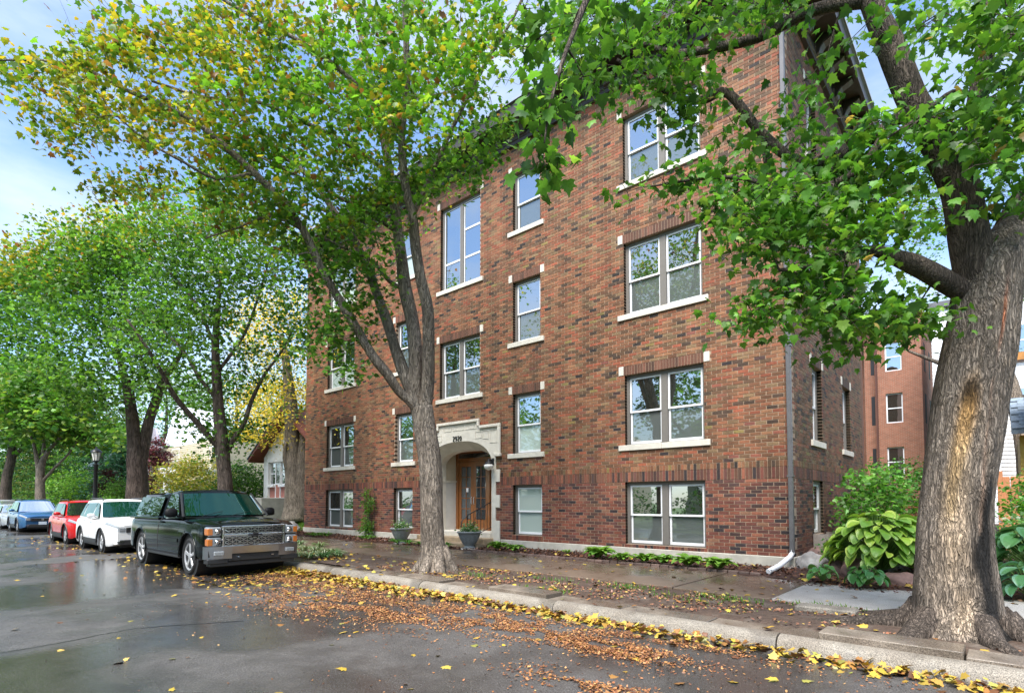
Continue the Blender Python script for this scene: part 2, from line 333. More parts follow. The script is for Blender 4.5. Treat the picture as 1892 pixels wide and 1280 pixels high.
M['concrete'] = wet_mat('wet_sidewalk', (.17,.125,.09), (.12,.085,.062), dryr=.5, wetr=.16, scale=.5, thr=.45, agg=(120,.3,.003), wetdark=.75)
M['concrete_dry'] = wet_mat('damp_sidewalk', (.38,.36,.34), (.29,.265,.24), dryr=.6, wetr=.3, scale=.7, thr=.58, agg=(140,.4,.003), wetdark=.7)
M['strip'] = wet_mat('strip_concrete', (.21,.175,.14), (.14,.11,.085), dryr=.6, wetr=.25, scale=.8, thr=.48, agg=(110,.5,.005), wetdark=.7)
M['curb'] = wet_mat('curb_concrete', (.25,.225,.19), (.155,.13,.105), dryr=.75, wetr=.4, scale=1.2, thr=.55, agg=(110,.7,.006), wetdark=.7)

# ---------------------------------------------------------------- the setting: ground, road, kerb, pavement
def sheet(name, x0, x1, y0, y1, z, m, nx=1, ny=1, bumpf=None, **props):
    mb = MB(); P = []
    for i in range(nx+1):
        row = []
        for j in range(ny+1):
            x = x0+(x1-x0)*i/nx; y = y0+(y1-y0)*j/ny
            row.append((x, y, z+(bumpf(x,y) if bumpf else 0)))
        P.append(row)
    mb.grid([list(r) for r in P])
    mb.f = [f[::-1] for f in mb.f]
    props.setdefault('kind', 'structure')
    o = mb.obj(name, m, None, smooth=True, **props)
    if o.data.polygons[0].normal.z < 0: o.data.flip_normals()
    return o
sheet('ground', -400, 300, -300, 400, -.45, M['lawn'], 4, 4)
sheet('road', -260, 60, -16.0, -6.02, -.2, M['asphalt'])
# gutter dirt band, a thin film of wet grit lying along the kerb
def fnz(x, y, s=1.0, o=0): return noise.noise(Vector((x*s+o, y*s, o*1.7)))
soilstrip = sheet('boulevard_soil', -60, 12, -5.47, -3.84, -.034, M['soil'], 260, 12, lambda x, y: (.025*fnz(x,y,1.7)+.012*fnz(x,y,6))*min(1,max(0,(y+5.44)/.35)) + min(1,max(0,(y+5.42)/.4))*(.05*math.exp(-((x-2.9)**2+(y+4.6)**2)/1.2)+.04*math.exp(-((x+5.4)**2+(y+4.9)**2)/.9)) - .03*max(0,1-(y+5.47)/.06))
sheet('lawn_strip', -260, -60, -5.5, -3.84, -.04, M['lawn'], 2, 2)
bed = sheet('planting_bed', -20.6, .3, -1.6, .1, -.0, M['mulch'], 140, 10, lambda x, y: .0+.03*fnz(x,y,3)+.02*fnz(x,y,9)+.03*(y+1.4))
def yard_z(x, y):
    t = max(0., min(1., (y+2.2)/3.0)); return -.02+.30*t*t*(3-2*t)+.03*fnz(x,y,1.3)+.02*fnz(x,y,7)
sheet('side_yard_soil', .25, 14, -2.35, 40, 0, M['mulch'], 50, 90, yard_z)
def lawn_z(x, y):
    t = max(0., min(1., (y+1.2)/4.0)); return -.03+.62*t*t*(3-2*t)+.02*fnz(x,y,1.1)
sheet('front_lawn', -140, -20.3, -1.5, 45, 0, M['lawn'], 60, 40, lawn_z)
# pavement slabs (individual pieces of the sidewalk)
side = sheet('sidewalk', -140, 9, -3.86, -1.38, -.06, M['soil'])
slab_bed = MB(); slab_bed.bbox(0, 1.505, 0, 2.40, -.10, 0, .008); me_s = slab_bed.mesh('slab', M['concrete'])
me_d = me_s.copy(); me_d.materials.clear(); me_d.materials.append(M['concrete_dry'])
x = 8.3; i = 0
while x > -75:
    o = link('slab', me_d if x > 2.2 else me_s, side, (x-1.505, -3.84, .002+R.uniform(-.006,.008)))
    o.rotation_euler = (R.uniform(-.003,.003), R.uniform(-.004,.004), 0); x -= 1.52; i += 1
# kerb with the paved strip behind it
kerb = sheet('kerb', -140, 14, -6.0, -5.44, -.12, M['soil'])
def curb_prof(): return [(-6.06,-.30),(-6.045,-.19),(-6.02,-.10),(-5.985,-.058),(-5.93,-.040),(-5.87,-.036),(-5.84,-.042),(-5.84,-.30)]
cm = MB(); cm.prism([(y,z) for y,z in curb_prof()], 0, 2.985, 'x'); me_c = cm.mesh('kerb_stone', M['curb'], smooth=40)
fm = MB(); fm.bbox(0, 1.19, -5.83, -5.42, -.16, -.030, .008); me_f = fm.mesh('kerb_slab', M['strip'])
x = 13.4
while x > -80:
    o = link('kerb_stone', me_c, kerb, (x-2.985, R.uniform(-.008,.008), R.uniform(-.006,.006))); x -= 3.0
x = 12.6
while x > -50:
    o = link('slab', me_f, kerb, (x-1.19, R.uniform(-.008,.008), R.uniform(-.008,.008)+(.016 if 2.7 < x < 4.3 else 0))); o.rotation_euler = (R.uniform(-.012,.012), 0, 0); x -= 1.205
# ================================================================ the apartment building
CH = .0775; BL = .235; Z0 = .25
def snap(z): return Z0 + round((z-Z0)/CH)*CH
WTOP = snap(12.2)
PAL_LOW = [((.215,.072,.045),26),((.17,.058,.042),22),((.115,.047,.038),18),((.25,.092,.055),12),((.07,.038,.034),10),((.036,.026,.028),8),((.20,.10,.06),6)]
PAL_SOL = [((0.145,0.063,0.040),24),((0.117,0.054,0.035),24),((0.173,0.072,0.046),20),((0.092,0.046,0.032),12)]
PAL_UP = [((.225,.088,.045),24),((.245,.115,.058),20),((.165,.075,.038),20),((.12,.066,.036),14),((.27,.08,.042),10),((.07,.042,.028),6.5),((.032,.024,.022),3),((.20,.125,.065),9),((.20,.145,.05),1.5)]
def pick(pal):
    t = R.uniform(0, sum(w for c,w in pal)); 
    for c, w in pal:
        t -= w
        if t <= 0: return c
    return pal[0][0]
apt = thing('apartment_building', 'three storey brown brick apartment building with stone arched entrance and dark cornice', 'apartment building', (0,0,0))
class Wall:
    """bricks of one wall face, local u along the wall, d into it, z up"""
    def __init__(s): s.b = []; s.cells = []
    def build(s, u0, u1, z0, z1, openings, excl, bands=()):
        op = [(a,b,c,d,'o') for a,b,c,d in openings]+[(a,b,c,d,'x') for a,b,c,d in excl]
        # mortar body cells
        us = sorted({u0,u1,*[max(u0,min(u1,v)) for o in openings for v in o[:2]]})
        zs = sorted({z0,z1,*[max(z0,min(z1,v)) for o in openings for v in o[2:4]]})
        for j in range(len(zs)-1):
            run = None
            for i in range(len(us)-1):
                cu, cz = (us[i]+us[i+1])/2, (zs[j]+zs[j+1])/2
                solid = not any(a < cu < b and c < cz < d for a,b,c,d in openings)
                if solid: run = (run[0], us[i+1]) if run else (us[i], us[i+1])
                if (not solid or i == len(us)-2) and run: s.cells.append((run[0], run[1], zs[j], zs[j+1])); run = None
        k = 0; z = z0
        while z < z1-.02:
            zc = z+CH/2
            if any(a-.001 < zc < b for a, b in bands): z += CH; k += 1; continue
            free = [(u0,u1)]; jam = []
            for a,b,c,d,t in op:
                if c < zc < d:
                    nf = []
                    for p,q in free:
                        if b <= p or a >= q: nf.append((p,q))
                        else:
                            if a > p: nf.append((p,a))
                            if b < q: nf.append((b,q))
                    free = nf
                    if t == 'o': jam += [a,b]
            off = (k % 2)*BL/2
            for p,q in free:
                n0 = math.floor((p-off)/BL)
                u = off+n0*BL
                while u < q-.001:
                    a, b = max(u,p), min(u+BL,q)
                    if b-a > .035:
                        ja = any(abs(a-v) < .002 for v in jam); jb = any(abs(b-v) < .002 for v in jam)
                        pal = PAL_LOW if z < 2.2 else PAL_UP
                        if R.random() < .12*(1-min(1,max(0,(z-2)/4))) : pal = PAL_LOW
                        s.b.append((a+(0 if ja else .0075), b-(0 if jb else .0075), z+.0062, z+CH-.0062, R.uniform(-.0025,.0015), .2 if (ja or jb) else .03, pick(pal)))
                    u += BL
            z += CH; k += 1
    def soldier(s, a, b, z0, z1, y=-.001, dark=0.0, depth=.03, pal=PAL_LOW):
        n = max(1, round((b-a)/CH)); w = (b-a)/n
        for i in range(n):
            c = pick(pal); 
            if dark: c = tuple(v*(1-dark) for v in c)
            s.b.append((a+i*w+.0065, a+(i+1)*w-.0065, z0+.004, z1-.004, y+R.uniform(-.001,.001), depth, c))
    def emit(s, tf, parent, nsingle, name):
        # split off the bricks that show largest (full stretchers nearest the viewer)
        cand = []
        for i, q in enumerate(s.b):
            if .212 < q[1]-q[0] < .23 and q[5] < .1 and q[3]-q[2] < .08:
                p = tf((q[0]+q[1])/2, 0, (q[2]+q[3])/2); cand.append((sum((p[k]-CAM[k])**2 for k in range(3)), i))
        cand.sort(); single = {i for _, i in cand[:nsingle]}
        V = []; F = []; C = []; n = 0
        for i, (a,b,c,d,y0,y1,col) in enumerate(s.b):
            if i in single: continue
            t = R.uniform(.80,1.2); cc = (col[0]*t*R.uniform(.95,1.05), col[1]*t, col[2]*t)
            V += [tf(a,y0,c),tf(b,y0,c),tf(b,y1,c),tf(a,y1,c),tf(a,y0,d),tf(b,y0,d),tf(b,y1,d),tf(a,y1,d)]
            F += [(n,n+1,n+5,n+4),(n+1,n+2,n+6,n+5),(n+3,n,n+4,n+7),(n+3,n+2,n+1,n),(n+4,n+5,n+6,n+7)]; C += [cc]*5; n += 8
        me = npmesh(name, np.array(V), np.array(F), M['brick'], np.array(C))
        link(name, me, parent, kind='stuff')
        cache = {}
        for i in single:
            a,b,c,d,y0,y1,col = s.b[i]
            L_ = round(b-a, 3); t = R.choice((.82,.94,1.06,1.18)); col = tuple(v*t for v in col)
            if (col,L_) not in cache:
                mb = MB(); mb.bbox(-L_/2, L_/2, 0, .03, -(CH-.0124)/2, (CH-.0124)/2, .003, col); cache[(col,L_)] = mb.mesh('brick', M['brick'])
            p0 = tf((a+b)/2, y0, (c+d)/2); p1 = tf((a+b)/2+1, y0, (c+d)/2)
            o = link('brick', cache[(col,L_)], parent, p0); o.rotation_euler = (0,0,math.atan2(p1[1]-p0[1], p1[0]-p0[0]))
        mo = MB()
        for a,b,c,d in s.cells:
            if tf is side_tf: a = max(a,.014)
            mo.quadbox([tf(a,.0055,c),tf(b,.0055,c),tf(b,.3,c),tf(a,.3,c),tf(a,.0055,d),tf(b,.0055,d),tf(b,.3,d),tf(a,.3,d)])
        mo.obj('wall', M['mortar'], parent)
front_tf = lambda u,d,z: (u, d, z)
side_tf = lambda u,d,z: (-d, u, z)
W = 20.1; CX0 = -10.05
def mir(a, b): return (2*CX0-b, 2*CX0-a)
WIN = []   # (xa, xb, za, zb, units, kind)
for lv in range(3):
    dz = 3.38*lv
    for q in ((-3.88,-1.82), mir(-3.88,-1.82)): WIN.append((*q, 2.775+dz, 4.60+dz, 2, 'hung'))
    for q in ((-7.68,-6.62), mir(-7.68,-6.62)): WIN.append((*q, 2.775+dz, 4.60+dz, 1, 'hung'))
WIN.append((-11.0,-9.08,4.80,6.78,2,'hung')); WIN.append((-11.0,-9.08,8.56,11.38,2,'tall'))
BAS = [(-3.89,-1.82,.33,1.89,2), (*mir(-3.89,-1.82),.33,1.89,2), (-7.67,-6.57,.39,1.89,1), (*mir(-7.67,-6.57),.39,1.89,1)]
fw = Wall(); openings = []; excl = []
BZ0, BZ1, BZ2 = snap(1.89), snap(1.89)+.248, snap(1.89)+.248+.1
bz2 = Z0+math.ceil((BZ2-Z0)/CH)*CH
def window(parent, tf, xa, xb, za, zb, units, kind, lintel=True, wall=None, screen=True, yfr=.11, paleup=False, palelo=False, lintel_dark=.1):
    openings_, excl_ = [], []
    za, zb = snap(za), snap(zb)
    openings_.append((xa,xb,za,zb))
    rot = Matrix.Identity(4) if tf is front_tf else Matrix.Rotation(PI/2, 4, 'Z')
    ca = MB(); f = .075; y0, y1 = yfr, yfr+.09
    ca.box(xa,xa+f,y0,y1,za,zb); ca.box(xb-f,xb,y0,y1,za,zb); ca.box(xa+f,xb-f,y0,y1,zb-f,zb); ca.box(xa+f,xb-f,y0,y1,za,za+.03)
    ca.box(xa+f, xb-f, y1+.10, y1+.12, za+.03, zb-f)
    mu = .16
    inner = [(xa+f, xb-f)]
    if units == 2:
        c = (xa+xb)/2; ca.box(c-mu/2, c+mu/2, y0-.01, y1, za+.03, zb-f); inner = [(xa+f,c-mu/2),(c+mu/2,xb-f)]
    ca.xf(rot); wobj = ca.obj('window', M['taupe'], parent)
    def sash(a, b, c, d, y, m, fr=.045, pm=None, bottom=.06):
        mb = MB(); mb.box(a,a+fr,y,y+.035,c,d); mb.box(b-fr,b,y,y+.035,c,d); mb.box(a+fr,b-fr,y,y+.035,d-fr,d); mb.box(a+fr,b-fr,y,y+.035,c,c+bottom)
        mb.xf(rot); mb.obj('sash', m, wobj)
        mb = MB(); t = R.uniform(-.004,.004); t2 = R.uniform(-.004,.004)
        mb.quadbox([(a+fr-.002,y+.02+t,c+bottom-.002),(b-fr+.002,y+.02-t,c+bottom-.002),(b-fr+.002,y+.03-t,c+bottom-.002),(a+fr-.002,y+.03+t,c+bottom-.002),
                    (a+fr-.002,y+.02+t+t2,d-fr+.002),(b-fr+.002,y+.02-t+t2,d-fr+.002),(b-fr+.002,y+.03-t+t2,d-fr+.002),(a+fr-.002,y+.03+t+t2,d-fr+.002)])
        mb.xf(rot); mb.obj('pane', pm, wobj)
    for ui, (a,b) in enumerate(inner):
        a += .006; b -= .006
        if kind == 'hung':
            zm = za+.03+(zb-f-za-.03)*.485
            sash(a,b,zm-.02,zb-f-.004,y0+.02,M['white'],pm=M['paleglass'] if paleup else M['glass'],bottom=.045)
            sash(a,b,za+.034,zm+.02,y0+.055,M['white'],pm=M['paleglass'] if palelo else (M['screen'] if screen else M['glass']))
        else:
            zr = [za+.034, 9.47, 10.42, zb-f-.004] if ui == 1 else [za+.034, 9.47, zb-f-.004]
            for k in range(len(zr)-1): sash(a,b,zr[k],zr[k+1]-.003,y0+.02,M['white'],fr=.03,pm=M['glass'],bottom=.03)
    if lintel:
        zs = snap(za)-.0; 
        sx0, sx1 = xa-.17, xb+.14
        if units == 1: sx0, sx1 = xa-.185, xb+.14
        nm = 2 if units == 2 else 1
        for k in range(nm):
            mb = MB(); p = sx0+(sx1-sx0)*k/nm; q = sx0+(sx1-sx0)*(k+1)/nm-(.004 if k < nm-1 else 0)
            mb.bbox(p,q,-.045,.12,za-.14,za,.006); mb.xf(rot); mb.obj('sill', M['stone'], wobj)
        excl_.append((sx0,sx1,za-2*CH,za)); 
        zt = zb+3*CH
        for p,q in ((xa-.165,xa-.03),(xb+.002,xb+.14)):
            mb = MB(); mb.bbox(p,q,-.012,.06,zb+.005,zt+.0,.005); mb.xf(rot); mb.obj('lintel_stone', M['stone'], wobj)
        excl_.append((xa-.17,xb+.145,zb,zt))
        if wall: wall.soldier(xa-.028, xb, zb, zt, -.003, dark=lintel_dark, depth=.15, pal=PAL_SOL)
        # thin brick course closing under the sill (sill is not a whole number of courses)
        if wall: wall.b.append((sx0+.004, sx1-.004, za-2*CH+.002, za-.146, 0, .03, (.2,.08,.05)))
    return openings_, excl_
for i, (xa,xb,za,zb,u,k) in enumerate(WIN):
    o, e = window(apt, front_tf, xa, xb, za, zb, u, k, True, fw, palelo=(i in (2,5,9,11)))
    openings += o; excl += e
for i, (xa,xb,za,zb,u) in enumerate(BAS):
    o, e = window(apt, front_tf, xa, xb, za, zb, u, 'hung', False, fw, paleup=(i==2), palelo=(i==2), screen=True)
    openings += o
    za = snap(za); fw.soldier(xa-.03, xb+.03, za-.17, za, -.012, dark=.15); excl.append((xa-.04,xb+.04,za-CH*3,za))
# --- entrance opening
EX0, EX1 = -11.70, -8.40
openings.append((EX0, EX1, Z0-.5+.5, snap(3.35)))
excl.append((-11.93,-8.17, snap(2.80), snap(3.72))); excl.append((-11.02,-9.08, snap(3.7), snap(3.96)))
for zz in ((1.99,2.37),(1.21,1.59),(.25,.81)):
    excl.append((-8.42,-8.19,snap(zz[0]),snap(zz[1]))); excl.append((-11.91,-11.68,snap(zz[0]),snap(zz[1])))
fw.build(-W, 0, Z0, WTOP, openings, excl, bands=[(BZ0, bz2)])
for a, b in ((-W, -11.71 if True else 0), (-8.39, 0)):
    fw.soldier(a, b, BZ0+.002, BZ1, -.006, depth=.03, pal=PAL_SOL+PAL_LOW*2); 
    fw.soldier(a, b, BZ1+.002, bz2-.002, -.006, depth=.03, pal=PAL_UP)
fw.emit(front_tf, apt, 210, 'brickwork')
# --- right side wall
sw = Wall(); so_, se_ = [], []
SD = 7.75
for lv in range(3):
    for (a,b) in ((1.80,2.72),(5.05,6.02)):
        o, e = window(apt, side_tf, a, b, 2.775+3.38*lv, 4.60+3.38*lv, 1, 'hung', True, sw, lintel_dark=.3); so_ += o; se_ += e
o, e = window(apt, side_tf, 1.70, 2.62, .64, 1.86, 1, 'hung', False, sw, yfr=.06); so_ += o
sw.build(.0, SD, Z0, WTOP, so_, se_, bands=[(BZ0, bz2)])
sw.soldier(0, SD, BZ0+.002, BZ1, -.006, depth=.03, pal=PAL_SOL+PAL_LOW*2); sw.soldier(0, SD, BZ1+.002, bz2-.002, -.006, depth=.03, pal=PAL_UP)
# the side's bricks are darker and browner than the front's
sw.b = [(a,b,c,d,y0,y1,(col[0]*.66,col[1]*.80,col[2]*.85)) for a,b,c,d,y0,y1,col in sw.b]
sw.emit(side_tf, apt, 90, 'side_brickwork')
# body behind the faces, left flank, rear wing, foundation
bd = MB(); bd.box(-W, -.3, .5, SD, 3.5, WTOP); bd.box(-W,-12.2,.5,SD,0,3.5); bd.box(-8.0,-.3,.5,SD,0,3.5); bd.box(-12.2,-8.0,2.0,SD,0,3.5); bd.box(-W-.0,-W+.2,.011,SD,0,WTOP-.01); bd.box(-W,-.0,SD-.02,SD+.3,0,WTOP); bd.box(-W,-3,SD+.3,17,0,WTOP)
bd.obj('rear_wall', mat('rear_brick',(.17,.075,.045),.85,n1=(12,.3)), apt)
fo = MB()
fo.bbox(-W-.03, -11.95, -.035, .3, -.4, Z0-.003, .012); fo.bbox(-8.15, .035, -.035, .3, -.4, Z0-.003, .012); fo.bbox(-.27,.035,.302,SD,-.4,Z0-.003,.012)
fo.obj('foundation', M['foundation'], apt)
# --- cornice
co = MB(); E = .66
prof = [(0.02,12.16),(-.10,12.16),(-.10,12.26),(-.13,12.28),(-.13,12.36),(-.07,12.38),(-.07,12.62),(-.14,12.66),(-.14,12.70),(-E+.04,12.70),(-E+.04,12.62),(-E,12.62),(-E,12.90),(-E-.05,12.95),(-E-.05,13.02),(0.3,13.02),(.3,12.16)]
co.prism([(y,z) for y,z in prof], -W-E, .0, 'x')
co.obj('cornice', M['cornice'], apt)
c2 = MB(); c2.prism([(-y,z) for y,z in prof][::-1], -E, SD+.3, 'y')
c2.v = [(x if x > -5 else x, y, z) for x,y,z in c2.v]
corn2 = c2.obj('cornice', M['cornice'], apt)
cc = MB(); cc.box(.001,E-.002,-E+.002,-.001,12.705,12.90); cc.box(.0,E,-E,-.002,12.62,12.70); cc.obj('cornice_corner', M['cornice'], apt)
ed = MB(); ed.box(-W-E-.06,E+.07,-E-.065,-E-.052,12.945,13.025); ed.box(E+.052,E+.065,-E-.05,SD+.3,12.945,13.025); ed.obj('roof_edge', M['trimmetal'], apt)
rf = MB(); rf.box(-W-.3,.35,-.3,SD+.3,13.0,13.06); rf.obj('roof', M['dark'], apt)
bm_ = MB(); bp = [(-.132,12.30),(-.19,12.32),(-.24,12.42),(-.30,12.50),(-.46,12.56),(-.54,12.62),(-.56,12.70),(-.132,12.70)]
bm_.prism(bp, -.11, .11, 'x'); bm_.prism([(y+.0,z) for y,z in [(-.20,12.36),(-.27,12.49),(-.31,12.53),(-.47,12.585),(-.50,12.64),(-.3,12.64)]], -.13, .13, 'x')
me_b = bm_.mesh('bracket', M['cornice'])
xx = -W+.2
while xx < .1: link('bracket', me_b, apt, (xx,0,0)); xx += .98
yy = .5
while yy < SD: o = link('bracket', me_b, apt, (0,yy,0)); o.rotation_euler = (0,0,PI/2); yy += .98
# --- downspout
dsp = MB(); dsp.bbox(-.045,.045,-.115,-.025,.36,12.3,.01)
for z in (1.9, 4.6, 7.3, 10.0): dsp.box(-.062,.062,-.12,-.0,z,z+.035)
dso = dsp.obj('downspout', M['downspout'], apt)
el = MB(); el.tube([(0,-.07,.42),(0,-.075,.34),(-.03,-.13,.26),(-.09,-.62,.13),(-.16,-1.10,.05)], [.05,.052,.052,.052,.052], 8, flat=.8); el.obj('elbow', M['white'], dso, smooth=50)
# --- entrance
ent = MB()
YF = -.03
def arch(t, half, spring, rise):   # t -1..1 flattened arch height
    return spring + rise*(1-abs(t)**3.0)**(1/2.2)
cxe = CX0; n = 28
def arch_pts(half, spring, rise): return [(cxe+half*math.sin(-PI/2+PI*i/n), spring+rise*(max(0,1-abs(math.sin(-PI/2+PI*i/n))**2.6))**.55) for i in range(n+1)]
fr_ = arch_pts(1.52, 2.62, .72); inn = arch_pts(1.30, 2.62, .46); back = arch_pts(1.30, 2.62, .46)
sur = MB()
# stone face above the arch: strips from the arch edge to the stepped top
def topz(x):
    return 3.96 if -11.02 < x < -9.08 else 3.72
xs_ = sorted([p[0] for p in fr_] + [-11.02,-9.08,-11.019,-9.081])
import bisect
def zfr(x):
    for (a,za),(b,zb) in zip(fr_, fr_[1:]):
        if a-1e-6 <= x <= b+1e-6: return za+(zb-za)*((x-a)/(b-a) if b > a else 0)
    return 2.62
for a,b in zip(xs_, xs_[1:]):
    if b-a < 1e-4: continue
    t = topz((a+b)/2)
    sur.quadbox([(a,YF,zfr(a)),(b,YF,zfr(b)),(b,.3,zfr(b)),(a,.3,zfr(a)),(a,YF,t),(b,YF,t),(b,.3,t),(a,.3,t)])
for (a,b) in ((-11.93,-11.57),(-8.53,-8.17)): sur.box(a,b,YF,.3,2.80,3.72)
for (a,b) in ((-11.74,-11.57),(-8.53,-8.36)): sur.box(a,b,YF,.3,.12,2.80)
for z0_,z1_ in ((1.99,2.37),(1.21,1.59),(.12,.81)):
    sur.box(-11.91,-11.741,YF,.1,z0_,z1_); sur.box(-8.359,-8.19,YF,.1,z0_,z1_)
# splayed reveal
sur.grid([[(x,YF,z) for x,z in fr_], [(x,.34,z) for x,z in inn], [(x,.62,z) for x,z in inn]])
for s_ in (-1,1):
    sur.grid([[(cxe+s_*1.52,YF,.12),(cxe+s_*1.52,YF,2.62)],[(cxe+s_*1.30,.34,.12),(cxe+s_*1.30,.34,2.62)],[(cxe+s_*1.30,.62,.12),(cxe+s_*1.30,.62,2.62)]][::(1 if s_<0 else -1)])
surround = sur.obj('entrance_surround', M['stone'], apt)
mo = MB()   # hood moulding: stepped label
def bar(x0,x1,z0,z1,d=.07): mo.bbox(x0,x1,YF-d,YF,z0,z1,.012)
bar(-11.06,-9.04,3.91,4.0); bar(-9.13,-9.04,3.76,3.909); bar(-11.06,-10.97,3.76,3.909); bar(-9.039,-8.13,3.68,3.77); bar(-11.97,-11.061,3.68,3.77)
bar(-8.24,-8.13,2.86,3.679); bar(-11.97,-11.86,2.86,3.679); bar(-8.36,-8.10,2.76,2.859,.09); bar(-12.0,-11.74,2.76,2.859,.09)
mo.obj('hood_moulding', M['stone'], surround)
pn = MB()   # carved panels: recessed look made with thin raised frames
for (x0,x1,z0,z1) in ((-10.75,-10.35,3.70,3.86),(-10.3,-9.75,3.70,3.86),(-9.7,-9.2,3.70,3.86),(-9.25,-8.95,3.38,3.6),(-8.9,-8.65,3.34,3.6),(-8.6,-8.3,3.2,3.6),(-11.15,-10.85,3.38,3.6),(-11.45,-11.2,3.34,3.6),(-11.8,-11.5,3.2,3.6)):
    w_ = .018
    pn.box(x0,x1,YF-.012,YF,z0,z0+w_); pn.box(x0,x1,YF-.012,YF,z1-w_,z1); pn.box(x0,x0+w_,YF-.012,YF,z0+w_,z1-w_); pn.box(x1-w_,x1,YF-.012,YF,z0+w_,z1-w_)
pn.obj('carved_panel', M['stone'], surround)
def seg_text(chars, x, z, h, w_, gap, parent, y=YF-.02):
    """gothic style figures built from bevelled strokes"""
    ST = {'2': [((0,.8),(.25,1)),((.25,1),(.8,1)),((.8,1),(1,.78)),((1,.78),(0,.08)),((0,.04),(1,.04))],
          '9': [((.9,.5),(.25,.45)),((.25,.45),(.02,.68)),((.02,.68),(.3,1)),((.3,1),(.8,.97)),((.8,.97),(1,.7)),((1,.7),(.75,.2)),((.75,.2),(.2,0))],
          '0': [((.5,1),(.05,.7)),((.05,.7),(.05,.3)),((.05,.3),(.5,0)),((.5,0),(.95,.3)),((.95,.3),(.95,.7)),((.95,.7),(.5,1))]}
    for c in chars:
        mb = MB()
        for (a,b),(c_,d) in ST[c]:
            p = Vector((x+a*w_, y, z+b*h)); q = Vector((x+c_*w_, y, z+d*h)); mb.tube([p, q], [.013,.013], 4)
        mb.obj('numeral', M['iron'], parent); x += w_+gap
seg_text('2920', -10.27, 3.36, .155, .075, .035, surround)
# vestibule
ve = MB(); ve.box(-11.55,-11.36,.30,1.25,.35,2.08); ve.box(-8.74,-8.55,.30,1.25,.35,2.08)
marble = bpy.data.materials.new('marble'); 
M['marble'] = mat('marble', (.58,.57,.55), .25, n1=(1.6,.10), dark=(2.6,(.40,.38,.36),.60))
ve.obj('marble_wainscot', M['marble'], apt)
ve = MB(); ve.box(-11.56,-11.38,.30,1.25,2.081,3.35); ve.box(-8.72,-8.54,.30,1.25,2.081,3.35); ve.box(-11.38,-8.72,.62,1.25,3.12,3.3); ve.obj('vestibule_wall', M['plaster'], apt)
ve = MB(); ve.box(-11.40,-11.33,.31,1.2,2.06,2.12); ve.obj('wainscot_cap', M['stone'], apt)
ve = MB(); ve.box(-11.5,-8.6,-.0,1.3,.25,.405); ve.obj('threshold', M['stone'], apt)
dframe = MB(); Y_ = 1.10
dframe.box(-11.37,-11.25,Y_,Y_+.12,.406,3.12); dframe.box(-8.85,-8.73,Y_,Y_+.12,.406,3.12); dframe.box(-11.25,-8.85,Y_,Y_+.12,2.78,2.90); dframe.box(-11.25,-8.85,Y_,Y_+.12,3.06,3.12); dframe.box(-9.80,-9.70,Y_,Y_+.12,.406,2.779)
dfo = dframe.obj('door_frame', M['wood'], apt); mb = MB(); mb.box(-11.25,-8.85,Y_+.05,Y_+.08,2.90,3.06); mb.obj('transom_pane', M['doorglass'], dfo)
def door(x0, x1, handle=None):
    d = MB(); z0_, z1_ = .41, 2.775; st = .12; y = Y_+.04
    d.box(x0,x0+st,y,y+.045,z0_,z1_); d.box(x1-st,x1,y,y+.045,z0_,z1_); d.box(x0+st,x1-st,y,y+.045,z0_,z0_+.36); d.box(x0+st,x1-st,y,y+.045,z1_-.17,z1_)
    xm = (x0+x1)/2; d.box(xm-.014,xm+.014,y+.004,y+.04,z0_+.36,z1_-.17)
    za, zb = z0_+.36, z1_-.17
    for k in range(1,5): zz = za+(zb-za)*k/5; d.box(x0+st,x1-st,y+.006,y+.038,zz-.012,zz+.012)
    do = d.obj('door', M['wood'], apt)
    for k in range(5):
        for (p,q) in ((x0+st,xm-.014),(xm+.014,x1-st)):
            mb = MB(); t = R.uniform(-.003,.003); mb.box(p,q,y+.018+t,y+.024+t,za+(zb-za)*k/5+.012,za+(zb-za)*(k+1)/5-.012); mb.obj('pane', M['doorglass'], do)
    if handle is not None:
        mb = MB(); mb.tube([(handle,y-.02,1.30),(handle,y-.05,1.33),(handle,y-.05,1.52),(handle,y-.02,1.55)],.012,6); mb.obj('handle', M['trimmetal'], do)
door(-11.245,-10.525, -10.58); door(-10.515,-9.805,-10.46); door(-9.695,-8.855)
mb = MB(); mb.box(-10.86,-10.76,Y_+.03,Y_+.036,1.72,1.86); mb.obj('notice', M['white'], dfo)
st = MB(); st.bbox(-11.62,-8.45,-.45,0,-.1,.27,.015); st.obj('step', M['step'], apt)
st = MB(); st.bbox(-11.75,-8.35,-.85,-.451,-.1,.13,.015); st.obj('step', M['step'], apt)
# railing
rl = MB(); rl.tube([(-8.85,-.75,.0),(-8.85,-.75,.95)],.016,6); rl.tube([(-8.85,.4,.4),(-8.85,.4,1.40)],.016,6)
rl.tube([(-8.85,-1.0,.62),(-8.85,-.98,.80),(-8.85,-.75,.97),(-8.85,.4,1.42),(-8.85,.95,1.42)],.018,6); rl.tube([(-8.85,-.75,.25),(-8.85,.4,.62)],.012,5)
for k in range(1,8): y = -.75+1.15*k/8; rl.tube([(-8.85,y,.25+.37*k/8),(-8.85,y,.97+.45*k/8)],.008,4)
tag_r = rl.obj('handrail', M['iron'], None, smooth=60, label='black iron handrail beside the entrance steps', category='handrail')
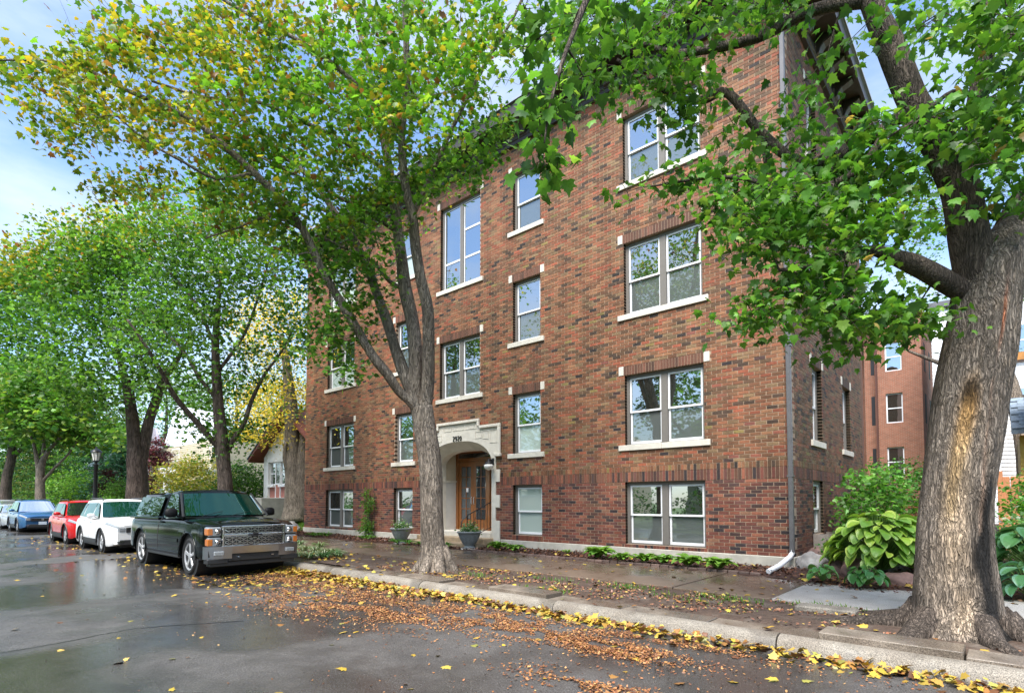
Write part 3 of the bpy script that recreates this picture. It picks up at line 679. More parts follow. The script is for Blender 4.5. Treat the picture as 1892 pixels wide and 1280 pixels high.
# wall lamp
lp = thing('wall_lamp', 'wall lamp with white globe and dark bracket on right of the entrance arch', 'lamp', (-8.46,-.03,2.42))
mb = MB(); mb.lathe([(.02,-.08),(.10,-.05),(.145,.02),(.15,.07),(.10,.10)], 0, -.20, 18); mb.obj('globe', M['lampglass'], lp, smooth=True)
mb = MB(); mb.lathe([(.11,.10),(.12,.13),(.10,.16),(.05,.19),(.03,.26)], 0, -.20, 16); mb.tube([(0,-.20,.22),(0,-.12,.26),(0,0,.20)],.016,6); mb.bbox(-.05,.05,-.03,.0,.08,.30,.01); 
for a in range(6): mb.box(math.cos(a*PI/3)*.11-.006,math.cos(a*PI/3)*.11+.006,-.20+math.sin(a*PI/3)*.11-.006,-.20+math.sin(a*PI/3)*.11+.006,.10,.22)
mb.obj('bracket', M['iron'], lp)
# ================================================================ trees
def leaf_template(kind):
    if kind == 'maple':      # five-lobed blade, slightly cupped, stalk end at the origin
        half = [(0.0,0.0),(.20,-.06),(.46,.06),(.34,.22),(.56,.46),(.30,.46),(.27,.62),(.15,.66)]
        tip = (0,1.0)
        o = half + [tip] + [(-x,y) for x,y in half[:0:-1]]
        V = [(x, y-.0, -.22*x*x-.12*(y-.4)**2) for x,y in o]; V.append((0,.36,.03)); c = len(V)-1
        n = len(o); F = [(i,(i+1)%n,c) for i in range(n)]
    elif kind == 'small':    # cheap lobed leaf
        o = [(0,0),(.42,.12),(.46,.5),(.2,.55),(0,1),(-.2,.55),(-.46,.5),(-.42,.12)]
        V = [(x,y,-.2*abs(x)) for x,y in o]; F = [(0,1,2),(0,2,3),(0,3,4),(0,4,5),(0,5,6),(0,6,7)]
    elif kind == 'oval':
        o = [(0,0),(.24,.25),(.26,.6),(0,1),(-.26,.6),(-.24,.25)]
        V = [(x,y,-.25*abs(x)) for x,y in o]; F = [(0,1,2),(0,2,3),(0,3,4),(0,4,5)]
    elif kind == 'needle':
        V = [(-.05,0,0),(.05,0,0),(.03,1,-.1),(-.03,1,-.1)]; F = [(0,1,2),(0,2,3)]
    return np.array(V, float), np.array(F, int)
def rotmats(n, droop=.5, spread=1.0):
    """leaf frames: blade normal mostly up with scatter, tip pointing outward and down"""
    az = NR.uniform(0, 2*PI, n); tilt = NR.normal(droop, .45*spread, n); roll = NR.normal(0, .5*spread, n)
    ca, sa = np.cos(az), np.sin(az); ct, st = np.cos(tilt), np.sin(tilt); cr_, sr = np.cos(roll), np.sin(roll)
    # y axis (tip) = horizontal dir tilted downward
    yx = np.stack([ca*ct, sa*ct, -st], 1); zx = np.stack([ca*st, sa*st, ct], 1); xx = np.cross(yx, zx)
    x2 = xx*cr_[:,None]+zx*sr[:,None]; z2 = -xx*sr[:,None]+zx*cr_[:,None]
    return np.stack([x2, yx, z2], 2)
def leaves_np(name, pos, size, cols, kind, m, droop=.5, spread=1.0, smooth=False):
    V, F = leaf_template(kind); n = len(pos)
    Rm = rotmats(n, droop, spread)
    sz = size if np.ndim(size) else np.full(n, size)
    W_ = V[None]*np.stack([NR.uniform(.65,1.08,n),np.ones(n),NR.uniform(-.6,3.2,n)],1)[:,None,:]
    P = np.einsum('nij,nvj->nvi', Rm, W_)*sz[:,None,None] + pos[:,None,:]
    FF = (F[None]+ (np.arange(n)*len(V))[:,None,None]).reshape(-1,3)
    return npmesh(name, P.reshape(-1,3), FF, m, np.repeat(cols, len(F), 0)), Rm, sz
def palette(n, pal, pos=None, field=None):
    w_ = np.array([p[1] for p in pal], float); w_ /= w_.sum(); idx = NR.choice(len(pal), n, p=w_)
    c = np.array([p[0] for p in pal])[idx]
    return c*NR.uniform(.75,1.25,(n,1))*NR.uniform(.93,1.07,(n,3))
GREEN = [((.075,.185,.022),5),((.115,.25,.03),5),((.035,.11,.016),4),((.14,.29,.03),2)]
BRIGHT = [((.08,.21,.024),5),((.125,.29,.035),5),((.05,.14,.022),3.5),((.21,.36,.05),2),((.30,.22,.06),.12)]
DEEP = [((.03,.10,.018),5),((.045,.14,.02),5),((.07,.19,.022),3)]
OLIVE = [((.12,.26,.025),5),((.21,.31,.03),3.5),((.09,.24,.022),5),((.38,.33,.03),1.1),((.26,.12,.04),.5)]
YELLOW = [((.42,.33,.03),3),((.29,.33,.03),5),((.16,.28,.025),6),((.52,.37,.04),1.4),((.36,.15,.05),.8),((.09,.19,.02),3.5)]
GOLD = [((.80,.60,.07),5),((.66,.52,.07),4),((.32,.36,.05),1.5)]
class Tree:
    def __init__(s, base, m='bark', seed=1):
        s.mb = MB(); s.nodes = []; s.nr = []; s.P = []; s.Cc = []; s.Sz = []; s.m = m; s.base = base; s.r = random.Random(seed); s.mask = None
    def limb(s, pts, rad, sides=8, wob=.18, sub=3):
        # Catmull-Rom through the points
        p = [Vector(q) for q in pts]; out_, ro = [], []
        n = len(p)
        if isinstance(rad, tuple): rad = [rad[0]+(rad[1]-rad[0])*(i/(n-1)) for i in range(n)]
        for i in range(n-1):
            p0, p1, p2, p3 = p[max(i-1,0)], p[i], p[i+1], p[min(i+2,n-1)]
            for k in range(sub):
                t = k/sub
                q = .5*((2*p1)+(p2-p0)*t+(2*p0-5*p1+4*p2-p3)*t*t+(3*p1-p0-3*p2+p3)*t**3)
                out_.append(q); ro.append(rad[i]+(rad[i+1]-rad[i])*t)
        out_.append(p[-1]); ro.append(rad[-1])
        s.mb.tube(out_, ro, sides, wob=wob)
        for a, b in zip(out_, ro): s.nodes.append((a.x,a.y,a.z)); s.nr.append(b)
    def grow(s, centres, nleaf, lsize, R_=.5, pal=GREEN, flat=.55, kind=None, minh=None, twig=.009):
        """join each clump to the closest wood by a bent twig and hang leaves round it"""
        if len(centres) == 0: return
        C = np.array(centres); nodes = np.array(s.nodes)
        d = np.sqrt(((C[:,None,:]-nodes[None])**2).sum(2)).min(1); order = np.argsort(d)
        NN = np.zeros((len(nodes)+len(C)*3, 3)); NN[:len(nodes)] = nodes; cnt = len(nodes); RR = list(s.nr)
        for i in order:
            c = C[i]; dd = ((NN[:cnt]-c)**2).sum(1) + np.where(NN[:cnt,2] > c[2]+.5, 2.0, 0); k = int(dd.argmin()); p = NN[k]; dist = math.sqrt(max(dd[k],1e-6))
            if dist > .15:
                r0 = min(RR[k]*.75, twig+.0055*dist*2); a = Vector(p); b = Vector(c); 
                mid = a.lerp(b,.5)+Vector((s.r.uniform(-.12,.12),s.r.uniform(-.12,.12),s.r.uniform(.02,.16)))*dist*.5
                q1 = a.lerp(mid,.55)+Vector((0,0,.03*dist)); q2 = mid
                s.mb.tube([a,q1,q2,b],[r0,r0*.85,r0*.65,max(.004,r0*.35)],4 if r0 < .03 else 5, cap=False)
                for q, r_ in ((q1,r0*.85),(q2,r0*.65),(b,r0*.35)):
                    NN[cnt] = q; RR.append(max(r_,.004)); cnt += 1
            # side twiglets
            for _ in range(2):
                e = Vector(c)+Vector((s.r.gauss(0,R_*.8),s.r.gauss(0,R_*.8),s.r.gauss(-.05,R_*.4)))
                s.mb.tube([Vector(c),Vector(c).lerp(e,.5)+Vector((0,0,.03)),e],[.006,.004,.002],3,cap=False)
        s.nodes = [tuple(q) for q in NN[:cnt]]; s.nr = RR[:cnt]
        n = len(C)*nleaf
        P = np.repeat(C, nleaf, 0)+NR.normal(0,1,(n,3))*np.array([R_,R_,R_*flat])
        tone = np.repeat(NR.uniform(.62,1.34,len(C)), nleaf)[:,None]  # lit and shaded clumps imitated in the leaf colour, for depth
        s.P.append(P); s.Cc.append(palette(n, pal)*tone); s.Sz.append(np.full(n, lsize)*NR.uniform(.55,1.2,n))
    def finish(s, name, label, kind='small', crown='leaf', group=None, singles=0, droop=.5, spread=1.0, keep=None):
        t = thing(name, label, 'tree', tuple(s.base), group=group); inv = Vector(s.base)
        s.mb.v = [(x-inv.x,y-inv.y,z-inv.z) for x,y,z in s.mb.v]
        s.mb.obj('trunk', M[s.m], t, smooth=True)
        P = np.concatenate(s.P); Cc = np.concatenate(s.Cc); Sz = np.concatenate(s.Sz)
        if keep is not None:
            k = keep(P); P, Cc, Sz = P[k], Cc[k], Sz[k]
        if singles:
            V = P-CAM; f = V@FW; a = (V@RT)/np.maximum(f,.1); b = V[:,2]/np.maximum(f,.1)
            vis = (f > 1)&(np.abs(a) < .9)&(b < .95)&(b > -.3); score = np.where(vis, Sz/np.maximum(f,.5), 0)
            idx = np.argsort(-score)[:singles]; protos = {}
            Rm = rotmats(len(idx), droop, spread)
            for j, i in enumerate(idx):
                key = tuple(np.round(Cc[i]*6).astype(int))
                if key not in protos:
                    V_, F_ = leaf_template(kind); protos[key] = npmesh('leaf', V_, F_, M['leaf'], np.repeat(Cc[i][None],len(F_),0))
                o = link('leaf', protos[key], t); m = Matrix([list(r) for r in Rm[j]]).to_4x4()
                o.matrix_local = Matrix.Translation(Vector(P[i])-inv) @ m @ Matrix.Scale(float(Sz[i]),4)
            msk = np.ones(len(P),bool); msk[idx] = False; P, Cc, Sz = P[msk], Cc[msk], Sz[msk]
        me, _, _ = leaves_np('crown', P-np.array(inv), Sz, Cc, kind, M[crown], droop, spread)
        link('crown', me, t, kind='stuff')
        global NLEAF; NLEAF += len(P); return t
NLEAF = 0
def field(cx, cy, rx, ry, D, dD, n, edge=.0):
    out_ = []
    while len(out_) < n:
        a, b = NR.uniform(-1,1,2)
        if a*a+b*b > 1: continue
        out_.append(at(cx+a*rx, cy+b*ry, D+NR.uniform(-dD,dD)))
    return out_
def blob(c, r, n, shell=.3):
    out_ = []
    while len(out_) < n:
        v = NR.uniform(-1,1,3); l = (v@v)**.5
        if l > 1 or l < shell: continue
        out_.append(np.array(c)+v*np.array(r))
    return out_
def L3(lst, D):   # list of (px,py[,D]) -> points
    return [at(q[0], q[1], q[2] if len(q) > 2 else D) for q in lst]
def no_facade(P):  # leaves never grow into the brick
    return (P[:,1] < -.18)|(P[:,0] < -20.6)|(P[:,0] > .95)|(P[:,2] > 13.4)

# ---- street maple in front of the entrance
DA = 11.43
A = Tree(tuple(at(806,1050,DA)), 'bark', 3)
A.limb(L3([(806,1058),(803,1040),(800,1005),(797,940),(795,860),(787,800),(780,752)],DA), [.40,.30,.25,.235,.23,.225,.225], 20, .08, 5)
bz = at(806,1054,DA)
for a in range(7):
    an = a*2*PI/7+.4; c = Vector(bz); A.mb.tube([c+Vector((math.cos(an)*.15,math.sin(an)*.15,.50)), c+Vector((math.cos(an)*.25,math.sin(an)*.25,.20)), c+Vector((math.cos(an)*.38,math.sin(an)*.38,.02)), c+Vector((math.cos(an)*.52,math.sin(an)*.52,-.10))],[.09,.12,.11,.06],10)
A.limb(L3([(782,765),(788,735,11.4),(792,657,11.2),(791,575,11.0),(777,515,10.9),(768,460,10.8),(762,400,10.6),(748,340,10.4),(742,250,10.2),(752,150,10.0),(748,30,9.8),(740,-120,9.6)],DA), [.15,.14,.13,.12,.11,.10,.09,.08,.07,.06,.05,.03], 10)
A.limb(L3([(777,765),(768,735,11.5),(768,660),(762,595,11.6),(748,535,11.7),(743,490,11.8),(735,430,11.9),(724,345,12),(708,250,12.2),(690,160,12.4),(660,40,12.6),(640,-80,12.8)],DA), [.16,.15,.145,.14,.135,.13,.115,.10,.09,.07,.05,.03], 10)
A.limb(L3([(775,765),(758,718,11.4),(733,652,11.5),(716,598,11.6),(698,548,11.7),(681,500,11.8),(655,445,11.9),(620,395,12),(575,330,12.2),(520,285,12.4),(470,240,12.4),(420,180,12.4)],DA), [.14,.125,.12,.115,.10,.09,.08,.07,.06,.05,.035,.02], 8)
A.limb(L3([(776,762),(757,740,11.3),(737,722,11.2),(715,690,11.0),(690,660,10.9),(662,612,10.8),(628,555,10.7),(612,528,10.6),(590,488,10.5),(560,425,10.3),(520,370,10.1),(470,320,9.9),(420,275,9.7),(365,228,9.5),(300,195,9.3),(230,165,9.1),(150,125,9.0),(70,112,8.9),(-20,112,8.8)],DA), [.11,.10,.098,.095,.09,.088,.085,.08,.075,.07,.065,.06,.055,.05,.04,.035,.03,.02,.012], 8)
A.limb(L3([(735,430,11.9),(690,400,11.8),(640,372,11.6),(560,330,11.4),(480,290,11.2)],DA),(.05,.02),6)
A.limb(L3([(748,535,11.7),(720,520,11.6),(700,495,11.4),(680,478,11.2),(640,460,11),(600,440,10.8)],DA),(.05,.02),6)
A.limb(L3([(742,250,10.2),(700,200,9.8),(640,140,9.4),(560,80,9.2),(460,28,9.0),(380,-20,9)],DA),(.055,.02),6)
A.limb(L3([(720,320,12),(640,265,11.6),(560,225,11.2),(480,190,10.8),(380,180,10.5),(280,150,10.2)],DA),(.055,.02),6)
A.limb(L3([(565,170,11),(470,130,10.5),(430,60,10.2),(390,20,10)],DA),(.03,.012),5)
A.limb(L3([(762,400,10.6),(830,250,10.2),(890,130,9.8),(950,30,9.4),(990,-60,9.2)],DA),(.05,.02),6)
A.limb(L3([(560,425,10.3),(500,400,10.6),(440,420,11),(380,440,11.3)],DA),(.04,.015),5)
A.limb(L3([(470,320,9.9),(400,330,9.6),(340,300,9.3),(270,260,9.1),(200,200,9)],DA),(.035,.012),5)
# crown: green over the trunk, olive and yellow out over the street
A.grow(field(650,130,120,130,10.6,2.4,66)+field(780,140,110,140,10.2,2.2,58)+field(700,310,110,70,11.2,1.4,34)+field(860,60,95,60,9.8,1.8,20),36,.12,.20,OLIVE)
A.grow(field(850,285,60,30,10.7,.6,10)+field(905,235,35,30,10.4,.4,6)+field(830,318,60,32,10.9,.7,11)+field(760,345,60,30,10.7,.8,9)+field(690,560,45,30,10.9,.4,4)+field(640,600,55,45,10.8,.5,11)+field(600,655,35,38,10.8,.4,5)+field(648,690,30,20,10.7,.3,3)+field(610,480,50,60,11,.8,20)+field(690,420,60,40,11.2,.8,16)+field(650,500,60,40,11,.8,10)+field(590,590,40,50,10.8,.6,10),32,.115,.19,BRIGHT)
A.grow(field(520,200,140,130,10.4,2.4,62)+field(560,400,110,80,11.4,1.8,40)+field(470,350,90,90,11,1.8,36),36,.118,.20,OLIVE)
A.grow(field(330,130,170,80,10,1.8,56)+field(450,40,160,70,10.2,2.0,42)+field(120,140,80,42,9.2,.9,17)+field(25,120,30,32,9.0,.4,5)+field(220,225,110,48,9.6,1.3,22)+field(350,240,110,60,10.2,1.6,30)+field(120,258,50,34,9.4,.6,6)+field(60,192,35,14,9.1,.3,3)+field(240,340,90,36,10.8,1.2,15)+field(180,55,60,22,9.6,.8,6),36,.112,.18,YELLOW)
A.grow(blob((-10.3,-6.6,8.6),(2.8,1.8,1.5),44),34,.12,.24,OLIVE)
A.grow(field(300,-130,380,120,10.2,3,60)+field(700,-120,260,110,10.4,3,60)+blob((-2.5,-6.5,9.5),(2.6,2.2,2.4),26)+blob((-9,-3.5,10.5),(2.4,1.6,2.4),24),24,.13,.36,OLIVE)
A.finish('street_maple','tall multi-stemmed maple with yellowing leaves between the kerb and the arched entrance','maple',singles=300,keep=no_facade)

# ---- old maple with scarred trunk at the right
DB = 6.05
bb = at(1775,1172,DB)
class Trunk:
    pass
def big_trunk(path, ang0):
    """thick trunk as a displaced tube; returns numpy verts, quads, colours"""
    pts = [Vector(p) for p,_ in path]; rad = [r*(.93 if i < 2 else .875) for i,(_,r) in enumerate(path)]; sub = 12; P, Rr = [], []
    n = len(pts)
    for i in range(n-1):
        p0,p1,p2,p3 = pts[max(i-1,0)],pts[i],pts[i+1],pts[min(i+2,n-1)]
        for k in range(sub):
            t = k/sub; P.append(.5*((2*p1)+(p2-p0)*t+(2*p0-5*p1+4*p2-p3)*t*t+(3*p1-p0-3*p2+p3)*t**3)); r0,r1 = rad[i],rad[i+1]; t2 = t*t*(3-2*t); Rr.append(r0+(r1-r0)*t2)
    P.append(pts[-1]); Rr.append(rad[-1]); S_ = 180; V, C = [], []
    for i, (p, r) in enumerate(zip(P, Rr)):
        h = p.z-bb[2]
        for k in range(S_):
            a = 2*PI*k/S_; ca, sa = math.cos(a), math.sin(a)
            d = ((a-ang0+PI) % (2*PI))-PI   # angle from the side that faces the street, + to its right
            f = 1.0
            flare = math.exp(-max(h,0)/.22)
            f += flare*(.16+.22*max(0,noise.noise(Vector((ca*1.6+3,sa*1.6,0.3)))) )
            f += .035*noise.noise(Vector((ca*1.7,sa*1.7,h*.9)))*2 + .02*noise.noise(Vector((ca*4,sa*4,h*2.2)))
            q1 = noise.noise(Vector((ca*5+.6*noise.noise(Vector((ca*3,sa*3,h*2))),sa*5,h*.8))); q2 = noise.noise(Vector((ca*11,sa*11,h*1.7+5)))
            f += .055*(abs(q1)**.7-.35)+.028*(abs(q2)**.7-.35)
            # burls
            for (dd,hh,rr,am) in ((.10,1.02,.20,.10),(.05,.55,.28,.07),(.35,.25,.3,.08),(-.1,.2,.25,.05),(.45,2.35,.18,.06),(.75,1.5,.2,.05),(-.75,.45,.3,.05)):
                q = ((d-dd)*.5)**2+(h-hh)**2; f += am*math.exp(-q/(rr*rr*.5))
            # long scar: a sunken channel, swollen lips
            sc1 = math.exp(-((d+.06-.05*math.sin(h*3))/.20)**2)*(1/(1+math.exp((h-2.62)*14)))*(1/(1+math.exp((1.05-h)*6)))
            f -= .075*sc1; lip = math.exp(-((abs(d+.06)-.30)/.09)**2)*(1/(1+math.exp((h-2.6)*10)))*(1/(1+math.exp((1.1-h)*8))); f += .022*lip
            crk = math.exp(-((d-.62-.10*math.sin(h*1.4))/.05)**2)*(1 if .9 < h < 3.6 else 0); f -= .05*crk
            f += .012*noise.noise(Vector((ca*9,sa*9,h*5)))
            V.append((p.x+ca*r*f, p.y+sa*r*f, p.z+(.03*noise.noise(Vector((ca*3,sa*3,0)))*flare)))
            c = np.array((.215,.178,.148))*(1+.25*noise.noise(Vector((ca*2.2,sa*2.2,h*1.5))))
            scar = sc1*1.15+.1*noise.noise(Vector((d*6,h*5,1))); scar = max(0,min(1,scar*1.3)); top = 1/(1+math.exp((2.1-h)*6))
            c = c*(1-scar)+(np.array((.42,.29,.15))*(1-top)+np.array((.42,.235,.085))*top)*scar
            if scar > .3 and h > 2.38: c = c*(1-.75*min(1,(h-2.38)/.2))
            low = math.exp(-((d-.02)/.46)**2)*(1/(1+math.exp((h-1.65)*4)))*(1/(1+math.exp((.10-h)*12))); low = max(0,min(1,low*(.75+1.3*noise.noise(Vector((d*3,h*3,4))))))
            c = c*(1-low)+np.array((.46,.35,.25))*low
            blk = math.exp(-((d-.78)/.30)**2)*(1/(1+math.exp((h-1.55)*5))); blk = max(0,min(1,blk*(1.7+1.6*noise.noise(Vector((d*4,h*3,7))))))
            c = c*(1-blk)+np.array((.022,.020,.019))*blk
            strip = math.exp(-((d-.56-.10*math.sin(h*1.4))/.05)**2)*(1 if 1.1 < h < 2.7 else 0); c = c*(1-strip*.8)+np.array((.33,.22,.16))*strip*.8
            red = math.exp(-((d-.52)/.05)**2)*(1/(1+math.exp((3.15-h)*12)))*(1/(1+math.exp((h-3.6)*12))); c = c*(1-red)+np.array((.42,.12,.04))*red
            C.append(c)
    m = len(P); F = []; CF = []
    for i in range(m-1):
        for k in range(S_):
            j = (k+1)%S_; q = (i*S_+k,i*S_+j,(i+1)*S_+j,(i+1)*S_+k); F.append(q); CF.append((C[q[0]]+C[q[2]])/2)
    return np.array(V), np.array(F), np.array(CF)
Bt = Tree(tuple(bb), 'bark_big', 9)
path = [(at(1774,1200,DB),.52),(at(1772,1170,DB),.495),(at(1768,1110,DB),.43),(at(1764,1020,DB),.39),(at(1766,940,DB),.375),(at(1775,860,DB),.375),(at(1786,780,DB),.38),(at(1798,700,DB),.375),(at(1812,620,DB),.375),(at(1820,560,DB),.37),(at(1829,500,DB),.345),(at(1842,455,DB),.27),(at(1866,420,DB),.20),(at(1884,400,DB+.05),.17)]
ang0 = math.atan2(CAM[1]-bb[1], CAM[0]-bb[0])
Vt, Ft, Ct = big_trunk(path, ang0)
def limbB(pts, rad, sides=12): Bt.limb(L3(pts,DB), rad, sides, .16, 4)
limbB([(1818,600),(1804,500),(1788,420),(1768,337),(1733,262),(1690,190),(1660,120),(1640,75),(1607,0),(1560,-100),(1520,-220)],[.22,.20,.185,.175,.16,.145,.14,.13,.11,.09,.05])
limbB([(1830,590),(1855,500,6.05),(1884,410,6.1),(1922,330,6.2),(1965,250,6.3),(2010,120,6.6),(2060,-60,7)],[.22,.21,.195,.18,.15,.11,.06])
limbB([(1768,345),(1790,280,6.1),(1806,180,6.2),(1820,100,6.3),(1818,0,6.4),(1810,-120,6.5)],[.10,.11,.10,.09,.07,.04],10)
limbB([(1790,545),(1755,525,6.0),(1725,508,5.9),(1685,488,5.8),(1655,476,5.75),(1610,462,5.7),(1560,470,5.7),(1500,490,5.7),(1440,500,5.7)],[.12,.115,.105,.10,.075,.045,.035,.025,.015],10)
limbB([(1690,190),(1640,235,6.2),(1560,285,6.5),(1480,300,6.7),(1410,250,6.9),(1345,172,7.0),(1300,185,7.1),(1255,182,7.2),(1200,150,7.3),(1140,110,7.3)],[.09,.075,.07,.065,.06,.06,.055,.045,.03,.02],8)
limbB([(1607,0),(1500,20,6.3),(1400,70,6.6),(1290,95,6.9),(1240,98,7),(1180,80,7.1),(1100,60,7)],[.08,.07,.06,.05,.045,.03,.015],8)
limbB([(1640,235,6.2),(1600,300,6.1),(1540,340,6),(1460,360,6),(1380,330,6.2),(1300,330,6.4),(1200,345,6.6)],[.05,.045,.04,.035,.03,.02,.01],6)
limbB([(1410,250,6.9),(1420,320,6.8),(1440,400,6.6),(1420,480,6.5)],[.045,.04,.03,.015],6)
limbB([(1560,-100),(1400,-120,5.5),(1250,-100,5.0),(1120,-50,4.6),(1060,60,4.4),(1020,180,4.3),(1005,270,4.3)],[.07,.06,.05,.035,.02,.012,.006],6)
limbB([(1806,180,6.2),(1760,170,5.9),(1700,215,5.6),(1640,255,5.4)],[.03,.025,.018,.01],5)
limbB([(1820,100,6.3),(1850,80,6),(1892,60,5.6),(1940,30,5.2)],[.04,.035,.03,.02],5)
# crown
Bt.grow(field(1440,420,100,62,6.2,.7,34)+field(1540,400,110,90,6.1,.8,50)+field(1620,310,80,38,6.3,.6,15)+field(1700,290,50,30,6.4,.4,6)+field(1340,380,50,35,6.4,.4,8)+field(1520,540,80,60,5.9,.5,22)+field(1410,570,45,28,5.8,.25,7)+field(1600,590,60,40,5.9,.4,12)+field(1680,590,50,28,5.9,.4,8)+field(1560,640,30,18,5.8,.2,3),28,.112,.20,BRIGHT)
Bt.grow(field(1240,338,80,12,6.5,.25,5)+field(1150,352,16,8,6.6,.1,1)+field(1330,310,40,25,6.5,.3,5)+field(1410,330,50,40,6.5,.4,9)+field(1482,200,16,95,6.4,.3,9)+field(1545,110,20,20,6.3,.2,2)+field(1345,240,22,22,6.9,.2,2)+field(1400,250,25,30,6.8,.3,3),22,.11,.18,BRIGHT)
Bt.grow(field(1262,215,38,26,6.9,.3,5)+field(1225,135,70,38,7,.5,16)+field(1310,180,40,16,6.9,.3,4)+field(1170,30,110,40,6.8,.8,20)+field(1330,15,100,28,6.6,.7,14)+field(1440,5,60,25,6.4,.6,8)+field(1120,185,30,20,7,.3,2)+field(1100,120,60,45,6.8,.6,8)+field(1060,60,60,50,6.4,.6,9),24,.118,.21,BRIGHT)
Bt.grow(field(1040,170,50,50,4.6,.4,7)+field(1010,285,30,36,4.3,.1,4)+field(1120,50,70,40,4.8,.4,7)+field(1000,50,60,50,4.9,.5,7)+field(1010,225,25,25,4.3,.1,2),13,.125,.13,BRIGHT)
Bt.grow(field(1710,215,60,22,5.4,.4,7)+field(1830,240,66,70,5.4,.5,19)+field(1860,110,50,80,5.5,.6,13)+field(1720,40,70,35,5.8,.7,6)+field(1870,350,35,40,5.5,.5,5)+field(1742,395,30,12,5.2,.15,2)+field(1810,10,70,30,5.8,.7,7)+field(1600,45,25,18,5.8,.2,2)+field(1620,235,40,16,5.6,.2,3),26,.118,.20,BRIGHT)
Bt.grow(field(1500,-170,400,100,6.6,1.5,40)+field(1950,-100,150,150,6,1.2,20)+blob((5.2,-5,6.5),(1.4,1.6,1.6),22),22,.13,.3,GREEN)
b_thing = Bt.finish('old_maple','big old maple at the right with an orange scar down its thick gnarled trunk','maple',singles=300,droop=.75,keep=no_facade)
me = npmesh('trunk_base', Vt-np.array(bb), Ft, M['bark_big'], Ct, smooth=True)
for o in list(bpy.data.objects):
    if o.parent == b_thing and o.name.startswith('trunk'):
        a = o.data.attributes.new('Col','FLOAT_COLOR','FACE'); n_ = len(o.data.polygons); c4 = np.tile(np.array([.13,.10,.082,1],np.float32),n_); a.data.foreach_set('color', c4)
link('trunk', me, b_thing)
ro = MB()   # surface roots
for (an,ln,r0) in ((2.6,1.1,.17),(3.3,1.5,.15),(1.9,.8,.14),(4.1,.75,.16),(-.3,.9,.15),(.5,1.0,.14),(5.2,.6,.13)):
    c = Vector(bb); d = Vector((math.cos(an),math.sin(an),0)); s_ = Vector((-d.y,d.x,0))
    ro.tube([c-Vector(bb)+d*.36+Vector((0,0,.22)), c-Vector(bb)+d*.55+Vector((0,0,.04)), c-Vector(bb)+d*(.55+ln*.4)+s_*.06+Vector((0,0,-.03)), c-Vector(bb)+d*(.55+ln*.8)-s_*.05+Vector((0,0,-.09))],[r0,r0*.85,r0*.6,r0*.3],10,wob=.3,col=(.12,.095,.078))
ro.obj('root', M['bark_big'], b_thing, smooth=True)

# ---- street trees farther along the kerb
def street_tree(px, X, label, stems, crown, lsz, pal, m='bark_dark', kind='small', nm='street_maple', kp=None, R_=.55, nl=34, crownm='leaf'):
    Y = -4.85; b = np.array([X, Y, -.03]); D = float((b-CAM)@FW); t = Tree(tuple(b), m, int(px)+5)
    for pts, rad in stems: t.limb([b if p is None else at(p[0],p[1],D+(p[2] if len(p) > 2 else 0)) for p in pts], rad, 9, .15, 4)
    for flds, pl in crown:
        c = []
        for f in flds: c += field(f[0],f[1],f[2],f[3],D+f[4],f[5],f[6])
        t.grow(c, nl, lsz, R_, pl)
    t.finish(nm, label, kind, crown=crownm, keep=kp)
street_tree(417,-16.07,'slender dark-trunked maple by the kerb just behind the pickup truck',
  [([None,(416,900),(413,860),(410,822),(408,790),(403,740),(400,690),(398,640),(402,570),(410,500)],[.30,.235,.225,.21,.20,.17,.15,.12,.08,.04]),
   ([(412,835),(385,805,-.3),(355,770,-.6),(325,735,-1),(300,690,-1.5),(270,640,-2),(235,590,-2.2)],[.10,.10,.09,.08,.06,.05,.03]),
   ([(414,845),(432,810,.2),(452,780,.4),(465,740,.6),(490,690,.8),(520,650,1),(545,600,1.2)],[.11,.09,.08,.07,.05,.035,.02]),
   ([(403,740),(370,700,0),(340,650,.3),(300,610,.5),(250,570,.6)],[.07,.06,.05,.04,.02]),
   ([(398,640),(360,560,0),(310,500,0),(260,460,0)],[.06,.05,.035,.02]),([(400,690),(450,620,.5),(480,540,.6),(500,470,.8)],[.06,.05,.04,.02])],
  [([(340,520,130,90,0,2.4,70),(450,560,100,110,0,2.2,60),(280,620,80,60,-1.5,1.6,28),(400,460,120,60,0,2.2,44),(520,620,50,60,1,1.0,14),(330,700,60,30,-.5,1,9),(430,700,60,40,.5,1,12),(395,800,32,36,.3,.5,12),(345,765,30,20,0,.6,6),(450,790,26,24,.4,.5,6),(540,520,50,50,1,1,12)],GREEN),
   ([(370,385,130,50,0,2,44),(470,430,70,40,0,1.6,16),(290,430,70,40,0,2,20)],OLIVE)], .15, None, kp=no_facade, nl=40, R_=.42)
street_tree(255,-25.74,'twin-stemmed maple with bark split beside the street lamp',
  [([None,(254,890),(252,850),(247,800),(242,755),(236,715),(225,680),(215,640)],[.50,.43,.40,.27,.24,.20,.14,.08]),
   ([(256,870),(266,820,.2),(276,775,.4),(290,735,.5),(303,700,.6),(330,660,.8),(360,610,1)],[.30,.25,.22,.19,.15,.10,.05]),
   ([(290,735,.5),(272,705,.4),(262,670,.3),(255,610,.2)],[.13,.10,.08,.04])],
  [([(240,540,110,130,0,3,100),(160,500,90,60,0,2.5,40),(160,620,90,80,-1,2.5,50),(110,540,60,60,0,2,26),(300,620,70,80,0,2,28),(180,480,90,60,0,2.5,36),(200,720,90,40,-1,1.6,20),(120,700,70,50,-1,1.6,20)],GREEN),
   ([(160,425,75,45,0,2,26),(70,470,60,28,0,1.5,14),(110,500,60,40,0,2,12),(235,430,60,40,0,2,16)],YELLOW)], .21, None, R_=.55, nl=42)
